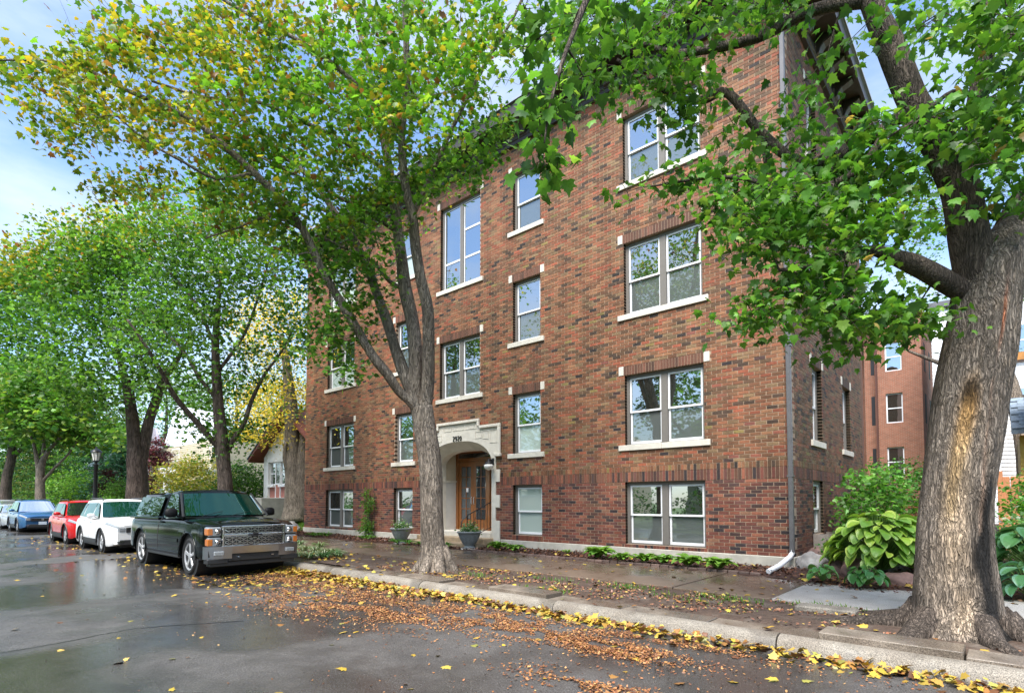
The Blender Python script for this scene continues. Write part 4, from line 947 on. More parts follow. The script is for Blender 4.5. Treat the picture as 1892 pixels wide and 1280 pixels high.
street_tree(75,-49.35,'pale vase-shaped young tree at the far end of the kerb beside the blue car',
  [([None,(74,905),(74,885),(76,860),(88,835),(105,815),(125,790)],[.34,.30,.29,.22,.15,.10,.06]),([(74,885),(68,850),(62,820),(50,790)],[.2,.15,.10,.05]),([(76,880),(80,840),(82,800),(85,770)],[.2,.14,.10,.05]),([(78,890),(100,865),(125,840),(145,810)],[.12,.09,.07,.04])],
  [([(90,770,85,32,0,3,60),(160,800,70,25,0,3,30),(40,720,60,50,0,3,44),(110,720,70,40,0,3,40)],[((.10,.24,.03),5),((.2,.3,.04),3),((.06,.16,.02),3)])], .40, None, m='bark', R_=.8, nl=44)
street_tree(8,-68.0,'dark leaning tree at the left edge beyond the silver cars',
  [([None,(12,890),(20,850),(24,815),(20,780)],[.5,.42,.36,.28,.15]),([(20,850),(38,830),(50,815)],[.2,.16,.08])],
  [([(20,600,100,110,0,5,130),(0,720,90,70,0,5,70),(40,790,70,40,0,4,40)],GREEN),([(15,500,80,35,0,4,26)],YELLOW)], .46, None, R_=.95, nl=44)
# yellow honey locust behind the corner of the building
b = at(545,948,27.0); b[2] = .45; t = Tree(tuple(b), 'bark', 77)
t.limb([b]+L3([(545,925),(543,880),(541,830),(539,780),(536,730),(530,680),(520,620)],27.0),[.62,.50,.42,.36,.33,.28,.2,.12],12,.15,4)
t.limb([at(553,962,26.9),at(556,900,26.9),at(557,860,26.9),at(560,820,27),at(566,780,27.2)],[.35,.28,.25,.2,.15],9)
t.limb(L3([(543,900),(533,870,26.8),(527,845,26.7),(528,815,26.6)],27),[.15,.16,.13,.06],8)
t.grow(field(505,610,65,80,27,3,60)+field(470,590,40,40,27.5,3,18)+field(500,735,50,45,27,2.5,26)+field(480,800,30,20,27,2,10)+field(555,740,12,90,28,1,22)+field(540,800,30,20,27.5,1,8)+field(600,560,60,60,30,1.5,26),46,.16,.55,GOLD)
t.grow(field(530,700,40,60,26.5,2,16)+field(490,660,40,50,27,2.5,18),40,.15,.55,GREEN)
t.finish('locust_tree','yellow-leaved tree with twin grey trunks on the lawn beside the building corner','oval',keep=no_facade)
# tree behind the right end of the building (pale, sky shows through)
b = gnd(1770,1010,.3)+np.array([1.4,7,0]); b[2] = .25
t = Tree(tuple(b), 'bark', 78); D_ = float((b-CAM)@FW)
t.limb([b, b+np.array([0,0,2.5]), b+np.array([-.3,0,5]), b+np.array([-1,.2,7.5]), b+np.array([-1.6,.2,10])],[.3,.25,.2,.14,.05],10)
t.limb([b+np.array([-.2,0,4.2]), b+np.array([-1.6,.3,5.6]), b+np.array([-3.0,.4,6.6])],[.14,.09,.04],8)
t.grow(field(1660,480,80,120,D_,1.8,52)+field(1730,330,60,110,D_,1.8,26)+field(1860,450,60,110,D_,2,34)+field(1640,590,60,40,D_-1,1.2,14)+field(1840,250,80,90,D_,2,30)+field(1690,390,60,60,D_,1.6,16)+field(1560,600,40,30,D_-1,1,4),26,.12,.40,BRIGHT)
t.finish('backyard_maple','lighter green maple standing in the garden behind the old maple','small',keep=no_facade)
# trees across the street: only their reflections in the windows and on the wet road reach the picture
OT = [('broad green tree across the street directly opposite the entrance',-9,-20.6),('green tree across the street opposite the right windows',3,-21),('green tree across the street behind the camera to the right',15,-20.4),
 ('green tree across the street opposite the pickup truck',-20,-20.8),('green tree across the street opposite the white suv',-30,-20.5),('green tree across the street opposite the blue suv',-41,-21),('green tree across the street near the end of the block',-53,-20.6),
 ('unseen kerbside tree past the old maple, added to darken the truck windscreen reflection',13.5,-5.0),('second unseen kerbside tree, added to darken the truck windscreen reflection',23.5,-5.0)]  # last two trees stand out of view, added to darken the windscreen's reflection
for i,(lab,x,y) in enumerate(OT):
    if i == 0:
        t = Tree((x,y,-.2),'bark_dark',90); t.limb([(x,y,-.2),(x,y,2.4),(x+.3,y,4.5),(x+.2,y+.3,8)],[.4,.32,.26,.1],9)
        t.limb([(x,y,3),(x-2,y+.6,5.4),(x-3.2,y+1,7)],[.16,.11,.05],7); t.limb([(x,y,3.4),(x+2,y+.9,5.6),(x+3.4,y+1,7.2)],[.16,.11,.05],7)
        t.grow(blob((x,y,6.6),(5.0,3.6,3.6),120,.2),30,.30,.8,GREEN); far0 = t.finish('opposite_tree',lab,'small',crown='leaf_far',group='trees across the street')
        index_kids(far0)
    else:
        c = copy_tree(far0); c.location = (x,y,-.2); c.rotation_euler = (0,0,1.3*i+.4); c['label'] = lab; c.scale = (1,1,R.uniform(.85,1.15))
hd = Tree((-15,-23.2,-.3),'bark_dark',91); hd.limb([(-15,-23.2,-.3),(-15,-23.2,1)],[.1,.05],5)  # hedge out of view, put in to darken what truck and glass reflect
for xx in range(-60,26,3): hd.limb([(xx,-23.2,-.3),(xx,-23.2,1.2)],[.05,.02],4)
cs = [np.array((NR.uniform(-62,26),-23.2+NR.normal(0,.5),NR.uniform(.1,2.2))) for _ in range(420)]
hd.grow(cs,26,.24,.5,DEEP); h_ = hd.finish('long_hedge','long clipped hedge across the street mirrored in the basement windows','small',crown='leaf_far'); h_['category'] = 'hedge'
# ================================================================ vehicles
def paint(name, col, metal=.0, rough=.22): 
    m = mat(name, col, rough, metal=metal, coat=.35, spec=.35, n1=(2.5,.05)); return m
M['truckpaint'] = mat('black_green_paint', (.003,.004,.004), .08, spec=.34)
M['whitepaint'] = paint('white_car_paint', (.72,.72,.73))
M['redpaint'] = paint('red_car_paint', (.50,.012,.014), .2)
M['bluepaint'] = paint('blue_car_paint', (.035,.12,.27), .4)
M['silverpaint'] = paint('silver_car_paint', (.48,.50,.54), .5)
M['chrome'] = mat('chrome', (.58,.58,.60), .16, metal=1)
M['bumper'] = mat('bumper_chrome', (.40,.40,.42), .30, metal=1, n1=(3,.15))
M['rim'] = mat('alloy_rim', (.50,.50,.52), .35, metal=.5)
M['tyre'] = mat('tyre_rubber', (.014,.014,.015), .7, bump=(60,.3,.004))
M['trim'] = mat('black_trim', (.022,.022,.024), .5)
M['carglass'] = glass_mat('car_glass', (.28,.48,.41), .14, (.003,.024,.018))
M['darkglass'] = glass_mat('dark_car_glass', (.7,.85,.78), .12, (.01,.014,.012))
M['lightglass'] = glass_mat('pale_windscreen', (.9,.95,1), .62, (.25,.28,.3))
M['lens'] = mat('lamp_lens', (.26,.28,.30), .12, coat=.8, n1=(30,.25))
M['amber'] = mat('amber_lens', (.50,.15,.025), .15, coat=.8)
M['plate'] = mat('number_plate', (.55,.62,.72), .4, n1=(40,.15))
def wheel_mesh(r, wd, rr, style=5):
    ty = MB(); ty.lathe([(rr,-wd/2+.01),(r-.05,-wd/2),(r-.012,-wd/2+.03),(r,-wd/2+.06),(r,wd/2-.06),(r-.012,wd/2-.03),(r-.05,wd/2),(rr,wd/2-.01),(rr-.02,wd/2-.03),(rr-.02,-wd/2+.03)], 0, 0, 36, axis='y')
    ty.f = ty.f[:-2]; ty.c = ty.c[:-2]
    ri = MB()
    for y in (-1,1):  # outer face on both sides for simplicity of copying
        yo = y*(wd/2-.02)
        ri.lathe([(rr,yo),(rr-.03,yo-y*.012),(rr-.045,yo-y*.06)], 0, 0, 36, axis='y'); ri.f = ri.f[:-2]; ri.c = ri.c[:-2]
        for k in range(style):
            a = 2*PI*k/style+.3
            for q0,q1,w0,w1 in ((.05,rr-.03,.045,.035),):
                ca, sa = math.cos(a), math.sin(a); 
                def P(rad, off, yy): return (ca*rad-sa*off, yy, sa*rad+ca*off)
                ri.quadbox([P(q0,-w0,yo-y*.05),P(q1,-w1*1.4,yo-y*.035),P(q1,w1*1.4,yo-y*.035),P(q0,w0,yo-y*.05),P(q0,-w0*.6,yo-y*.015),P(q1,-w1,yo-y*.005),P(q1,w1,yo-y*.005),P(q0,w0*.6,yo-y*.015)])
        ri.lathe([(.075,yo-y*.05),(.07,yo-y*.005),(.03,yo)] if y > 0 else [(.03,yo),(.07,yo+.005),(.075,yo+.05)], 0, 0, 16, axis='y')
    hub = MB(); hub.lathe([(rr-.05,-wd/2+.09),(rr-.05,wd/2-.09)],0,0,24,axis='y')
    return ty.mesh('tyre', M['tyre'], smooth=40), ri.mesh('rim', M['rim'], smooth=35), hub.mesh('brake', M['dark'])
class Car:
    def __init__(s, label, cat, name, loc, rz, P):
        s.P = P; s.t = thing(name, label, cat, loc, rz); s.L = P['L']; s.W = P['W']; s.x0 = -P['ro']-P['wb']  # rear bumper; front axle at x=0
        s.xf = P['fo']; s.wx = [0, -P['wb']]
        s.body()
    def hw(s, x):   # half width in plan
        W = s.P['W']/2; f = s.xf-x; r = x-s.x0; k = s.P.get('taper',(.5,.16,.35,.10))
        v = W
        if f < k[0]: v -= k[1]*(1-f/k[0])**2
        if r < k[2]: v -= k[3]*(1-r/k[2])**2
        return v
    def top(s, x): return float(np.interp(x, s.P['belt_x'], s.P['belt_z']))
    def bot(s, x):
        z = float(np.interp(x, [s.x0, s.x0+.35, -s.P['wb']-.6, .55, s.xf-.2, s.xf], [s.P['rz']+.12, s.P['rz']+.04, s.P['rz'], s.P['rz'], s.P['rz']+.02, s.P['rz']+.08]))
        for wx in s.wx:
            R_ = s.P['ar']; d = abs(x-wx)
            if d < R_: z = max(z, s.P['wr']+.02+math.sqrt(R_*R_-d*d)*.97)
        return z
    ROWS = [(.955,0),(.99,.10),(1.0,.38),(.995,.66),(.975,.86),(.94,.95),(.885,.99),(.6,1.02),(.3,1.035),(0,1.04)]
    def surf(s, x, k, side):   # k continuous row index
        i = min(int(k), len(s.ROWS)-2); t = k-i; a, b = s.ROWS[i], s.ROWS[i+1]
        wf = a[0]+(b[0]-a[0])*t; zt = a[1]+(b[1]-a[1])*t; zr = s.P['rz']; zs = s.top(x)
        z = zr+(zs-zr)*min(zt,1)+max(0,zt-1)*s.P.get('crown',1.2); z = max(z, s.bot(x) if k < 6 else z)
        return Vector((x, side*s.hw(x)*wf, z))
    def body(s):
        xs = set(np.linspace(s.x0, s.xf, 30)); 
        for wx in s.wx:
            for a in np.linspace(0, PI, 15): xs.add(wx+s.P['ar']*math.cos(a)*.9999)
            xs.add(wx-s.P['ar']-.012); xs.add(wx+s.P['ar']+.012)
        for d in (.03,.08,.16,.28): xs.add(s.xf-d); xs.add(s.x0+d)
        xs = sorted(xs); mb = MB(); n = len(s.ROWS)
        G = []
        for x in xs:
            row = [Vector((x,-s.hw(x)*.955+.16,s.bot(x)+.0))]+[s.surf(x,k,-1) for k in range(n)]+[s.surf(x,k,1) for k in reversed(range(n-1))]+[Vector((x,s.hw(x)*.955-.16,s.bot(x)))]
            G.append(row)
        mb.grid(G); mb.poly([tuple(q) for q in G[0]]); mb.poly([tuple(q) for q in reversed(G[-1])])
        mb.obj('body', M[s.P['paint']], s.t, smooth=32)
        un = MB(); W = s.W/2
        un.box(s.x0+.1,s.xf-.12,-W*.62,W*.62,s.P['rz']-.04,s.P['rz']+.45); 
        un.box(-s.P['wb']+s.P['ar']+.01,-s.P['ar']-.01,-W*.93,W*.93,s.P['rz']-.02,s.P['rz']+.1)
        for wx in s.wx: un.lathe([(s.P['ar']-.0,-W*.93),(s.P['ar']-.0,W*.93)],wx,s.P['wr']+.02,20,axis='y')
        # the arch linings are dark drums; only the part above the tyre shows
        un.v = [(x,y,min(z, 10)) for x,y,z in un.v]
        un.obj('underbody', M['dark'], s.t)
        ty, ri, br = wheel_mesh(s.P['wr'], s.P['tw'], s.P['rr'], s.P.get('spokes',5))
        for wx in s.wx:
            for sd in (-1,1):
                w_ = link('wheel', br, s.t, (wx, sd*(W-.03-s.P['tw']/2), s.P['wr'])); w_.rotation_euler = (0, R.uniform(0,6), 0)
                link('tyre', ty, w_); link('rim', ri, w_)
    def patch(s, name, m, x0, x1, k0, k1, side, off=.006, nx=6, nk=4, trim=None):
        mb = MB(); G = []
        for i in range(nx+1):
            row = []
            for j in range(nk+1):
                u, v = i/nx, j/nk; xa = x0[0]+(x0[1]-x0[0])*v if isinstance(x0, tuple) else x0; xb = x1[0]+(x1[1]-x1[0])*v if isinstance(x1, tuple) else x1
                x = xa+(xb-xa)*u; k = k0+(k1-k0)*v
                p = s.surf(x,k,side); e = 1e-3; dx = s.surf(min(x+e,s.xf),k,side)-s.surf(x-e,k,side); dk = s.surf(x,min(k+.01,8.9),side)-s.surf(x,max(k-.01,0),side)
                nn = dx.cross(dk); nn = nn.normalized() if nn.length > 1e-9 else Vector((0,side,0))
                if nn.y*side < 0 and abs(nn.y) > .05: nn = -nn
                if abs(nn.y) <= .05 and nn.z < 0: nn = -nn
                row.append(p+nn*off)
            G.append(row)
        mb.grid(G); return mb.obj(name, M[m], s.t, smooth=True)
    def cabin(s, prof, wb_, wr_, zr, rings=5, pn='cabin', m=None, fb=.07, name='cabin'):
        """prof: x at base rear, roof rear, roof front, base front ; zb belt heights rear/front"""
        xr0, xr1, xf1, xf0, zb0, zb1 = prof; s.cab = (prof, wb_, wr_, zr, fb)
        mb = MB(); G = []
        for i in range(9):
            G.append([tuple(s.cpt(u, min(1,[0,.2,.4,.6,.8,.9,.96,1,1][i]))) if i < 8 else None for u in range(24)] if i < 8 else [])
        G = G[:-1]
        for g in G: g.append(g[0])
        mb.grid(G)
        top = G[-1][:-1]
        c = Vector((sum(p[0] for p in top)/24, 0, zr+.03))
        b = len(mb.v); inner = [tuple(Vector(p).lerp(c,.14)+Vector((0,0,.035))) for p in top]; mb.grid([top+[top[0]], inner+[inner[0]]]); mb.poly(inner)
        mb.obj(name, M[m or s.P['paint']], s.t, smooth=35)
    def cpt(s, u, v):
        """u 0..24 round the plan (0 = front middle, to the -y side), v 0..1 up"""
        (xr0,xr1,xf1,xf0,zb0,zb1), wb_, wr_, zr, fb = s.cab
        a = 2*PI*u/24; cx, sy = math.cos(a), math.sin(a)
        n_ = 9.0; q = (abs(cx)**n_+abs(sy)**n_)**(-1/n_); ux, uy = cx*q, -sy*q   # superellipse in [-1,1]
        xr = xr0+(xr1-xr0)*v; xf = xf0+(xf1-xf0)*v; w_ = wb_+(wr_-wb_)*v**1.25
        x = (xr+xf)/2+ux*(xf-xr)/2 - fb*(uy*uy)*(1 if ux > .5 else 0)*.6
        zb = zb0+(zb1-zb0)*((x-xr0)/(xf0-xr0)); z = zb+(zr-zb)*v - .03*uy*uy*v
        return Vector((x, uy*w_, z))
    def cglass(s, name, m, pts, off=.008, side=None):
        """pane from a list of (x, v) on the side of the cabin"""
        (xr0,xr1,xf1,xf0,zb0,zb1), wb_, wr_, zr, fb = s.cab
        mb = MB(); o = []
        for x, v in pts:
            w_ = wb_+(wr_-wb_)*v**1.25; zb = zb0+(zb1-zb0)*((x-xr0)/(xf0-xr0)); o.append((x, side*(w_+off), zb+(zr-zb)*v))
        c = tuple(sum(q[i] for q in o)/len(o) for i in range(3))
        for i in range(len(o)): mb.poly([o[i], o[(i+1)%len(o)], (c[0],c[1]+side*.004,c[2])])
        inn = [(x,y-side*.02,z) for x,y,z in o]
        for i in range(len(o)): j = (i+1)%len(o); mb.poly([o[i],inn[i],inn[j],o[j]])
        return mb.obj(name, M[m], s.t)
    def screen(s, name, m, rear=False, v0=.08, v1=.93, ins=.94, off=.012, parent=None):
        mb = MB(); G = []
        (xr0,xr1,xf1,xf0,zb0,zb1), wb_, wr_, zr, fb = s.cab
        for j in range(7):
            v = v0+(v1-v0)*j/6; row = []
            for i in range(9):
                uy = (i/8*2-1)*ins*(.97 if not rear else .94); w_ = wb_+(wr_-wb_)*v**1.25; xr = xr0+(xr1-xr0)*v; xf = xf0+(xf1-xf0)*v
                ux = (1-abs(uy)**9)**(1/9); x = (xr+xf)/2+(ux*(xf-xr)/2-fb*uy*uy*.6 if not rear else -ux*(xf-xr)/2)
                zb = zb0+(zb1-zb0)*((x-xr0)/(xf0-xr0)); z = zb+(zr-zb)*v-.03*uy*uy*v
                row.append(Vector((x+(off if not rear else -off), uy*w_, z+off*.5)))
            G.append(row)
        mb.grid(G); return mb.obj(name, M[m], parent or s.t, smooth=True)
    def add(s, name, m, fn, smooth=False, parent=None):
        mb = MB(); fn(mb); return mb.obj(name, M[m], parent or s.t, smooth=smooth)
    def mirror(s, x, z, w_, m, w=.16, h=.14):
        for sd in (-1,1):
            def f(mb):
                mb.lathe([(0.01,0),(.6,.02),(.95,.12),(1,.5),(.9,.85),(.5,1),(.01,1.02)],0,0,12)
                mb.xf(Matrix.Translation((x,sd*(w_+w*.5+.04),z)) @ Matrix.Diagonal((.055,w*.55,h,1)) @ Matrix.Translation((0,0,0)))
                mb.tube([(x,sd*(w_-.04),z+.01),(x,sd*(w_+.06),z+.04)],.022,6)
            s.add('mirror', m, f, smooth=True)
    def seams(s, xs, k0=1.2, k1=5.9):
        for x in xs:
            for sd in (-1,1): s.patch('door_seam','dark',x-.006,x+.006,k0,k1,sd,off=.0025,nx=1,nk=10)
    def handles(s, xs, k=4.4):
        for x in xs:
            for sd in (-1,1):
                p = s.surf(x,k,sd); s.add('door_handle', s.P['paint'], lambda mb: mb.bbox(x-.10,x+.10,min(p.y,p.y+sd*.035),max(p.y,p.y+sd*.035),p.z-.02,p.z+.02,.01))

# ---- the pickup
P = dict(L=5.22,W=2.03,wb=3.40,fo=.98,ro=.92,rz=.36,wr=.405,tw=.27,rr=.30,ar=.50,paint='truckpaint',belt_x=[-4.4,-4.2,-1.95,-1.0,-.55,.2,.7,.93,.98],belt_z=[1.17,1.18,1.20,1.21,1.20,1.19,1.15,1.10,1.04],taper=(.42,.08,.3,.04),crown=1.1)
T = Car('black pickup truck with chrome front bumper and matching cap over its bed', 'pickup truck', 'pickup_truck', (-9.98,-7.02,-.2), 0, P)
T.cabin((-1.96,-1.84,-1.14,-.42,1.18,1.22), .955, .79, 1.835, name='cab', fb=.10)
for sd in (-1,1):
    T.cglass('side_window','darkglass',[(-1.74,.05),(-.80,.05),(-.78,.18),(-1.18,.86),(-1.26,.90),(-1.70,.90)],side=sd)
T.screen('windscreen','carglass')
def rail(mb):
    for sd in (-1,1): mb.tube([(-1.12,sd*.80,1.795),(-.86,sd*.86,1.57),(-.48,sd*.95,1.25)],.022,5)
T.add('pillar_trim','trim',rail)
T.cabsave = T.cab
T.cabin((-4.30,-4.08,-2.06,-2.00,1.19,1.19), .955, .78, 1.79, name='bed_cap', fb=0)
for sd in (-1,1):
    T.cglass('cap_window','darkglass',[(-4.05,.10),(-3.15,.10),(-3.15,.86),(-3.92,.86)],side=sd)
    T.cglass('cap_window','darkglass',[(-3.10,.10),(-2.14,.10),(-2.14,.86),(-3.10,.86)],side=sd)
    T.add('cap_rail','truckpaint',lambda mb: mb.bbox(-4.34,-2.02,min(sd*.93,sd*1.0),max(sd*.93,sd*1.0),1.165,1.215,.012))
T.screen('cap_rear_window','darkglass',rear=True)
T.seams((-.62,))
for sd in (-1,1): T.patch('bed_gap','interior',-2.0,-1.965,.2,5.9,sd,off=.004,nx=1,nk=10)
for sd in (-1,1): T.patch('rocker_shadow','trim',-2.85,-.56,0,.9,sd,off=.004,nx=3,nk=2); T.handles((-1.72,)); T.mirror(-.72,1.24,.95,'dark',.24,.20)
for sd in (-1,1):
    for wx in T.wx:
        def flare(mb, wx=wx, sd=sd):
            pts = []; 
            for a in np.linspace(-.12, PI+.12, 17): pts.append((wx+.515*math.cos(a), sd*(T.hw(wx+.5*math.cos(a))*.985+.008), .425+.505*math.sin(a)))
            mb.tube(pts,.018,5)
        T.add('wheel_arch','truckpaint',flare,smooth=True)
    T.add('running_board','trim',lambda mb: mb.bbox(-2.78,-.55,min(sd*.78,sd*.99),max(sd*.78,sd*.99),.33,.40,.015))
    T.patch('body_moulding','truckpaint',-1.85,-.60,2.0,2.35,sd,off=.016,nx=4,nk=2)
    T.add('lettering','chrome',lambda mb: [mb.box(-.52+k*.05,-.485+k*.05,min(sd*1.018,sd*1.024),max(sd*1.018,sd*1.024),.92,.955) for k in range(7)])
xf = T.xf
g = T.add('grille_surround','chrome',lambda mb: [mb.bbox(xf-.10,xf+.035,-.66,.66,1.045,1.085,.012), mb.bbox(xf-.10,xf+.045,-.66,.66,.855,.91,.012), mb.bbox(xf-.10,xf+.045,-.66,.66,.62,.665,.012), mb.bbox(xf-.1,xf+.03,-.68,-.63,.62,1.08,.012), mb.bbox(xf-.1,xf+.03,.63,.68,.62,1.08,.012)])
T.add('grille_back','interior',lambda mb: mb.box(xf-.02,xf+.003,-.64,.64,.64,1.06))
def meshgrille(mb):
    for z0_,z1_,nr in ((.915,1.04,2),(.67,.85,4)):
        h = (z1_-z0_)/nr
        for r_ in range(nr+1):
            z = z0_+h*r_
            pts = []
            for k in range(17):
                y = -.62+1.24*k/16; pts.append((xf+.012, y, min(z1_,max(z0_,z+(h*.32 if (k+r_)%2 else -h*.32)))))
            mb.tube(pts,.009,4)
            if r_ < nr:
                for k in range(17):
                    if (k+r_)%2 == 0: y = -.62+1.24*k/16; mb.tube([(xf+.012,y,z+h*.1),(xf+.012,y,z+h*.9)],.007,4)
T.add('grille_mesh','chrome',meshgrille)
T.add('emblem','trim',lambda mb: [mb.bbox(xf+.045,xf+.07,-.15,.15,.865,.90,.01), mb.bbox(xf+.045,xf+.07,-.06,.06,.835,.925,.01)])
for sd in (-1,1):
    y0,y1 = sorted((sd*.69,sd*.955))
    for z0_,z1_ in ((.87,1.06),(.65,.845)):
        hl = T.add('headlight','lens',lambda mb: mb.bbox(xf-.20,xf+.03,y0,y1,z0_,z1_,.02))
        ya,yb = sorted((sd*.86,sd*.966)); T.add('turn_signal','amber',lambda mb: mb.bbox(xf-.16,xf+.036,ya,yb,z0_+.02,z1_-.03,.012), parent=hl)
        T.add('reflector','chrome',lambda mb: (mb.lathe([(.02,0),(.055,.01),(.06,.02)],0,0,16), mb.xf(Matrix.Translation((xf+.03,sd*.77,(z0_+z1_)/2)) @ Matrix.Rotation(PI/2,4,'Y'))), parent=hl, smooth=True)
def bumper(mb):
    for a,b in zip(np.linspace(-1,1,13)[:-1], np.linspace(-1,1,13)[1:]):
        pa = [(xf+.13-.15*abs(t)**3, t*1.0) for t in (a,b)]
        (xa,ya),(xb,yb) = pa
        lo = .40 if abs((a+b)/2) > .55 else .50
        mb.quadbox([(xf-.12,ya,lo),(xa-.02,ya,lo),(xb-.02,yb,lo),(xf-.12,yb,lo),(xf-.12,ya,.655),(xa,ya,.655),(xb,yb,.655),(xf-.12,yb,.655)])
T.add('bumper','bumper',bumper,smooth=30)
T.add('valance','trim',lambda mb: [mb.bbox(xf-.15,xf+.07,-.56,.56,.34,.498,.012), mb.bbox(xf-.15,xf+.06,-.97,-.561,.30,.398,.012), mb.bbox(xf-.15,xf+.06,.561,.97,.30,.398,.012), mb.bbox(xf-.2,xf+.04,-.9,.9,.24,.338,.012)])
for sd in (-1,1):
    y0,y1 = sorted((sd*.66,sd*.86)); T.add('fog_light','lens',lambda mb: mb.bbox(xf+.07,xf+.115,y0,y1,.47,.56,.012))
    T.add('tow_hook','chrome',lambda mb: mb.tube([(xf+.05,sd*.4,.44),(xf+.10,sd*.38,.43),(xf+.10,sd*.34,.43),(xf+.05,sd*.32,.44)],.012,5))
T.add('hood_seam','dark',lambda mb: [mb.tube([tuple(T.surf(x,6.6,sd)+Vector((0,0,.002))) for x in np.linspace(-.35,.9,8)],.004,4) for sd in (-1,1)])
T.add('wiper','trim',lambda mb: [mb.tube([(-.36,y,1.265),(-.52,y+.5,1.36)],.008,4) for y in (-.6,.05)])

def suv(label, name, loc, paintm, L_, W_, wb, H, belt=1.0, ws='carglass', cladding=True, grille='dark', plate=False, roof=None, hood=.98, spokes=5, roofrack=True, cat='suv', rz=.22, noseh=.78):
    fo = .88; ro = L_-wb-fo
    P = dict(L=L_,W=W_,wb=wb,fo=fo,ro=ro,rz=rz,wr=.345,tw=.23,rr=.225,ar=.405,paint=paintm,
        belt_x=[-wb-ro,-wb-ro+.12,-wb,-1.2,-.35,.15,.55,.78,fo],belt_z=[belt-.12,belt,belt+.05,belt,hood+.03,hood,hood-.07,hood-.14,noseh],taper=(.75,.26,.5,.14),crown=1.4,spokes=spokes)
    c = Car(label, cat, name, loc, 0, P)
    xr = -wb-ro
    c.cabin((xr+.10, xr+.50, -1.15, -.22, belt+.02, hood+.02), W_/2-.075, W_/2-.27, H-.06, name='roof', fb=.16)
    n_ = [(xr+.62,.10),(-wb-.02,.07),(-wb-.02,.84),(xr+.78,.78)]
    for sd in (-1,1):
        c.cglass('side_window','darkglass',n_,side=sd)
        c.cglass('side_window','darkglass',[(-wb+.05,.07),(-1.45,.07),(-1.45,.86),(-wb+.05,.85)],side=sd)
        c.cglass('side_window','darkglass',[(-1.38,.07),(-.62,.06),(-.66,.20),(-1.12,.80),(-1.38,.86)],side=sd)
    c.screen('windscreen',ws); c.screen('rear_window','darkglass',rear=True,v0=.15,v1=.85,ins=.8)
    c.seams((-.55,-1.42,-wb+.28),k0=1.0); c.handles((-1.28,-wb+.42)); c.mirror(-.62,belt+.06,W_/2-.03,paintm,.2,.13)
    f = c.xf
    if cladding:
        for sd in (-1,1):
            c.patch('sill_cladding','trim',-wb+.42,-.42,0,1.5,sd,off=.008,nx=4,nk=3)
            for wx in c.wx:
                c.add('arch_cladding','trim',lambda mb: mb.tube([(wx+.42*math.cos(a),sd*(c.hw(wx+.42*math.cos(a))*.99+.006),.365+.405*math.sin(a)) for a in np.linspace(-.15,PI+.15,15)],.026,5),smooth=True)
    for sd in (-1,1):
        c.patch('headlight','lens',f-.52,f-.03,4.1,5.4,sd,off=.012,nx=6,nk=3)
        c.patch('headlight','lens',f-.02,f,3.4,5.3,sd,off=.012,nx=1,nk=2)
    wf = c.hw(f)
    c.add('grille',grille,lambda mb: mb.bbox(f-.03,f+.03,-.46,.46,noseh-.20,noseh-.05,.012))
    c.add('headlight','lens',lambda mb: [mb.bbox(f-.05,f+.018,-wf+.03,-.48,noseh-.17,noseh-.05,.012), mb.bbox(f-.05,f+.018,.48,wf-.03,noseh-.17,noseh-.05,.012)])
    c.add('badge','chrome',lambda mb: [mb.bbox(f+.03,f+.045,-.44,.44,noseh-.07,noseh-.05,.004), mb.bbox(f+.03,f+.05,-.06,.06,noseh-.17,noseh-.08,.01)])
    c.add('bumper_intake','trim',lambda mb: mb.bbox(f-.05,f+.045,-wf*.92,wf*.92,rz+.04,rz+.20,.015))
    c.add('fog_light','chrome',lambda mb: [mb.bbox(f+.0,f+.05,sd*.6-.09,sd*.6+.09,rz+.12,rz+.15,.004) for sd in (-1,1)])
    if plate: c.add('number_plate','plate',lambda mb: mb.bbox(f+.045,f+.055,-.16,.16,noseh-.38,noseh-.23,.004))
    if roofrack: c.add('roof_rail','trim',lambda mb: [mb.tube([(xr+.7,sd*(W_/2-.33),H-.06),(xr+.8,sd*(W_/2-.33),H+.01),(-1.35,sd*(W_/2-.33),H+.01),(-1.25,sd*(W_/2-.33),H-.06)],.016,5) for sd in (-1,1)])
    return c
suv('white compact suv with black cladding parked behind the pickup truck','suv_car',(-17.75,-7.02,-.2),'whitepaint',4.60,1.86,2.66,1.69,1.02,hood=1.02,noseh=.84)
suv('red compact suv parked between the white suv and the blue suv','suv_car',(-23.0,-7.04,-.2),'redpaint',4.35,1.82,2.60,1.65,1.00,ws='darkglass',hood=.99,noseh=.80)
suv('blue suv with a front number plate and roof rails farther down the kerb','suv_car',(-34.7,-7.0,-.2),'bluepaint',4.64,1.84,2.67,1.70,1.0,ws='lightglass',plate=True,hood=.98)
suv('silver sedan parked just behind the blue suv','sedan_car',(-40.7,-7.05,-.2),'silverpaint',4.7,1.82,2.75,1.45,.93,ws='lightglass',cladding=False,hood=.88,roofrack=False,cat='sedan',noseh=.74,rz=.18)
suv('pale silver van-like car at the far left end of the parked row','parked_car',(-47.2,-7.0,-.2),'silverpaint',4.7,1.86,2.8,1.72,1.0,ws='lightglass',cladding=False,hood=1.0,cat='car')
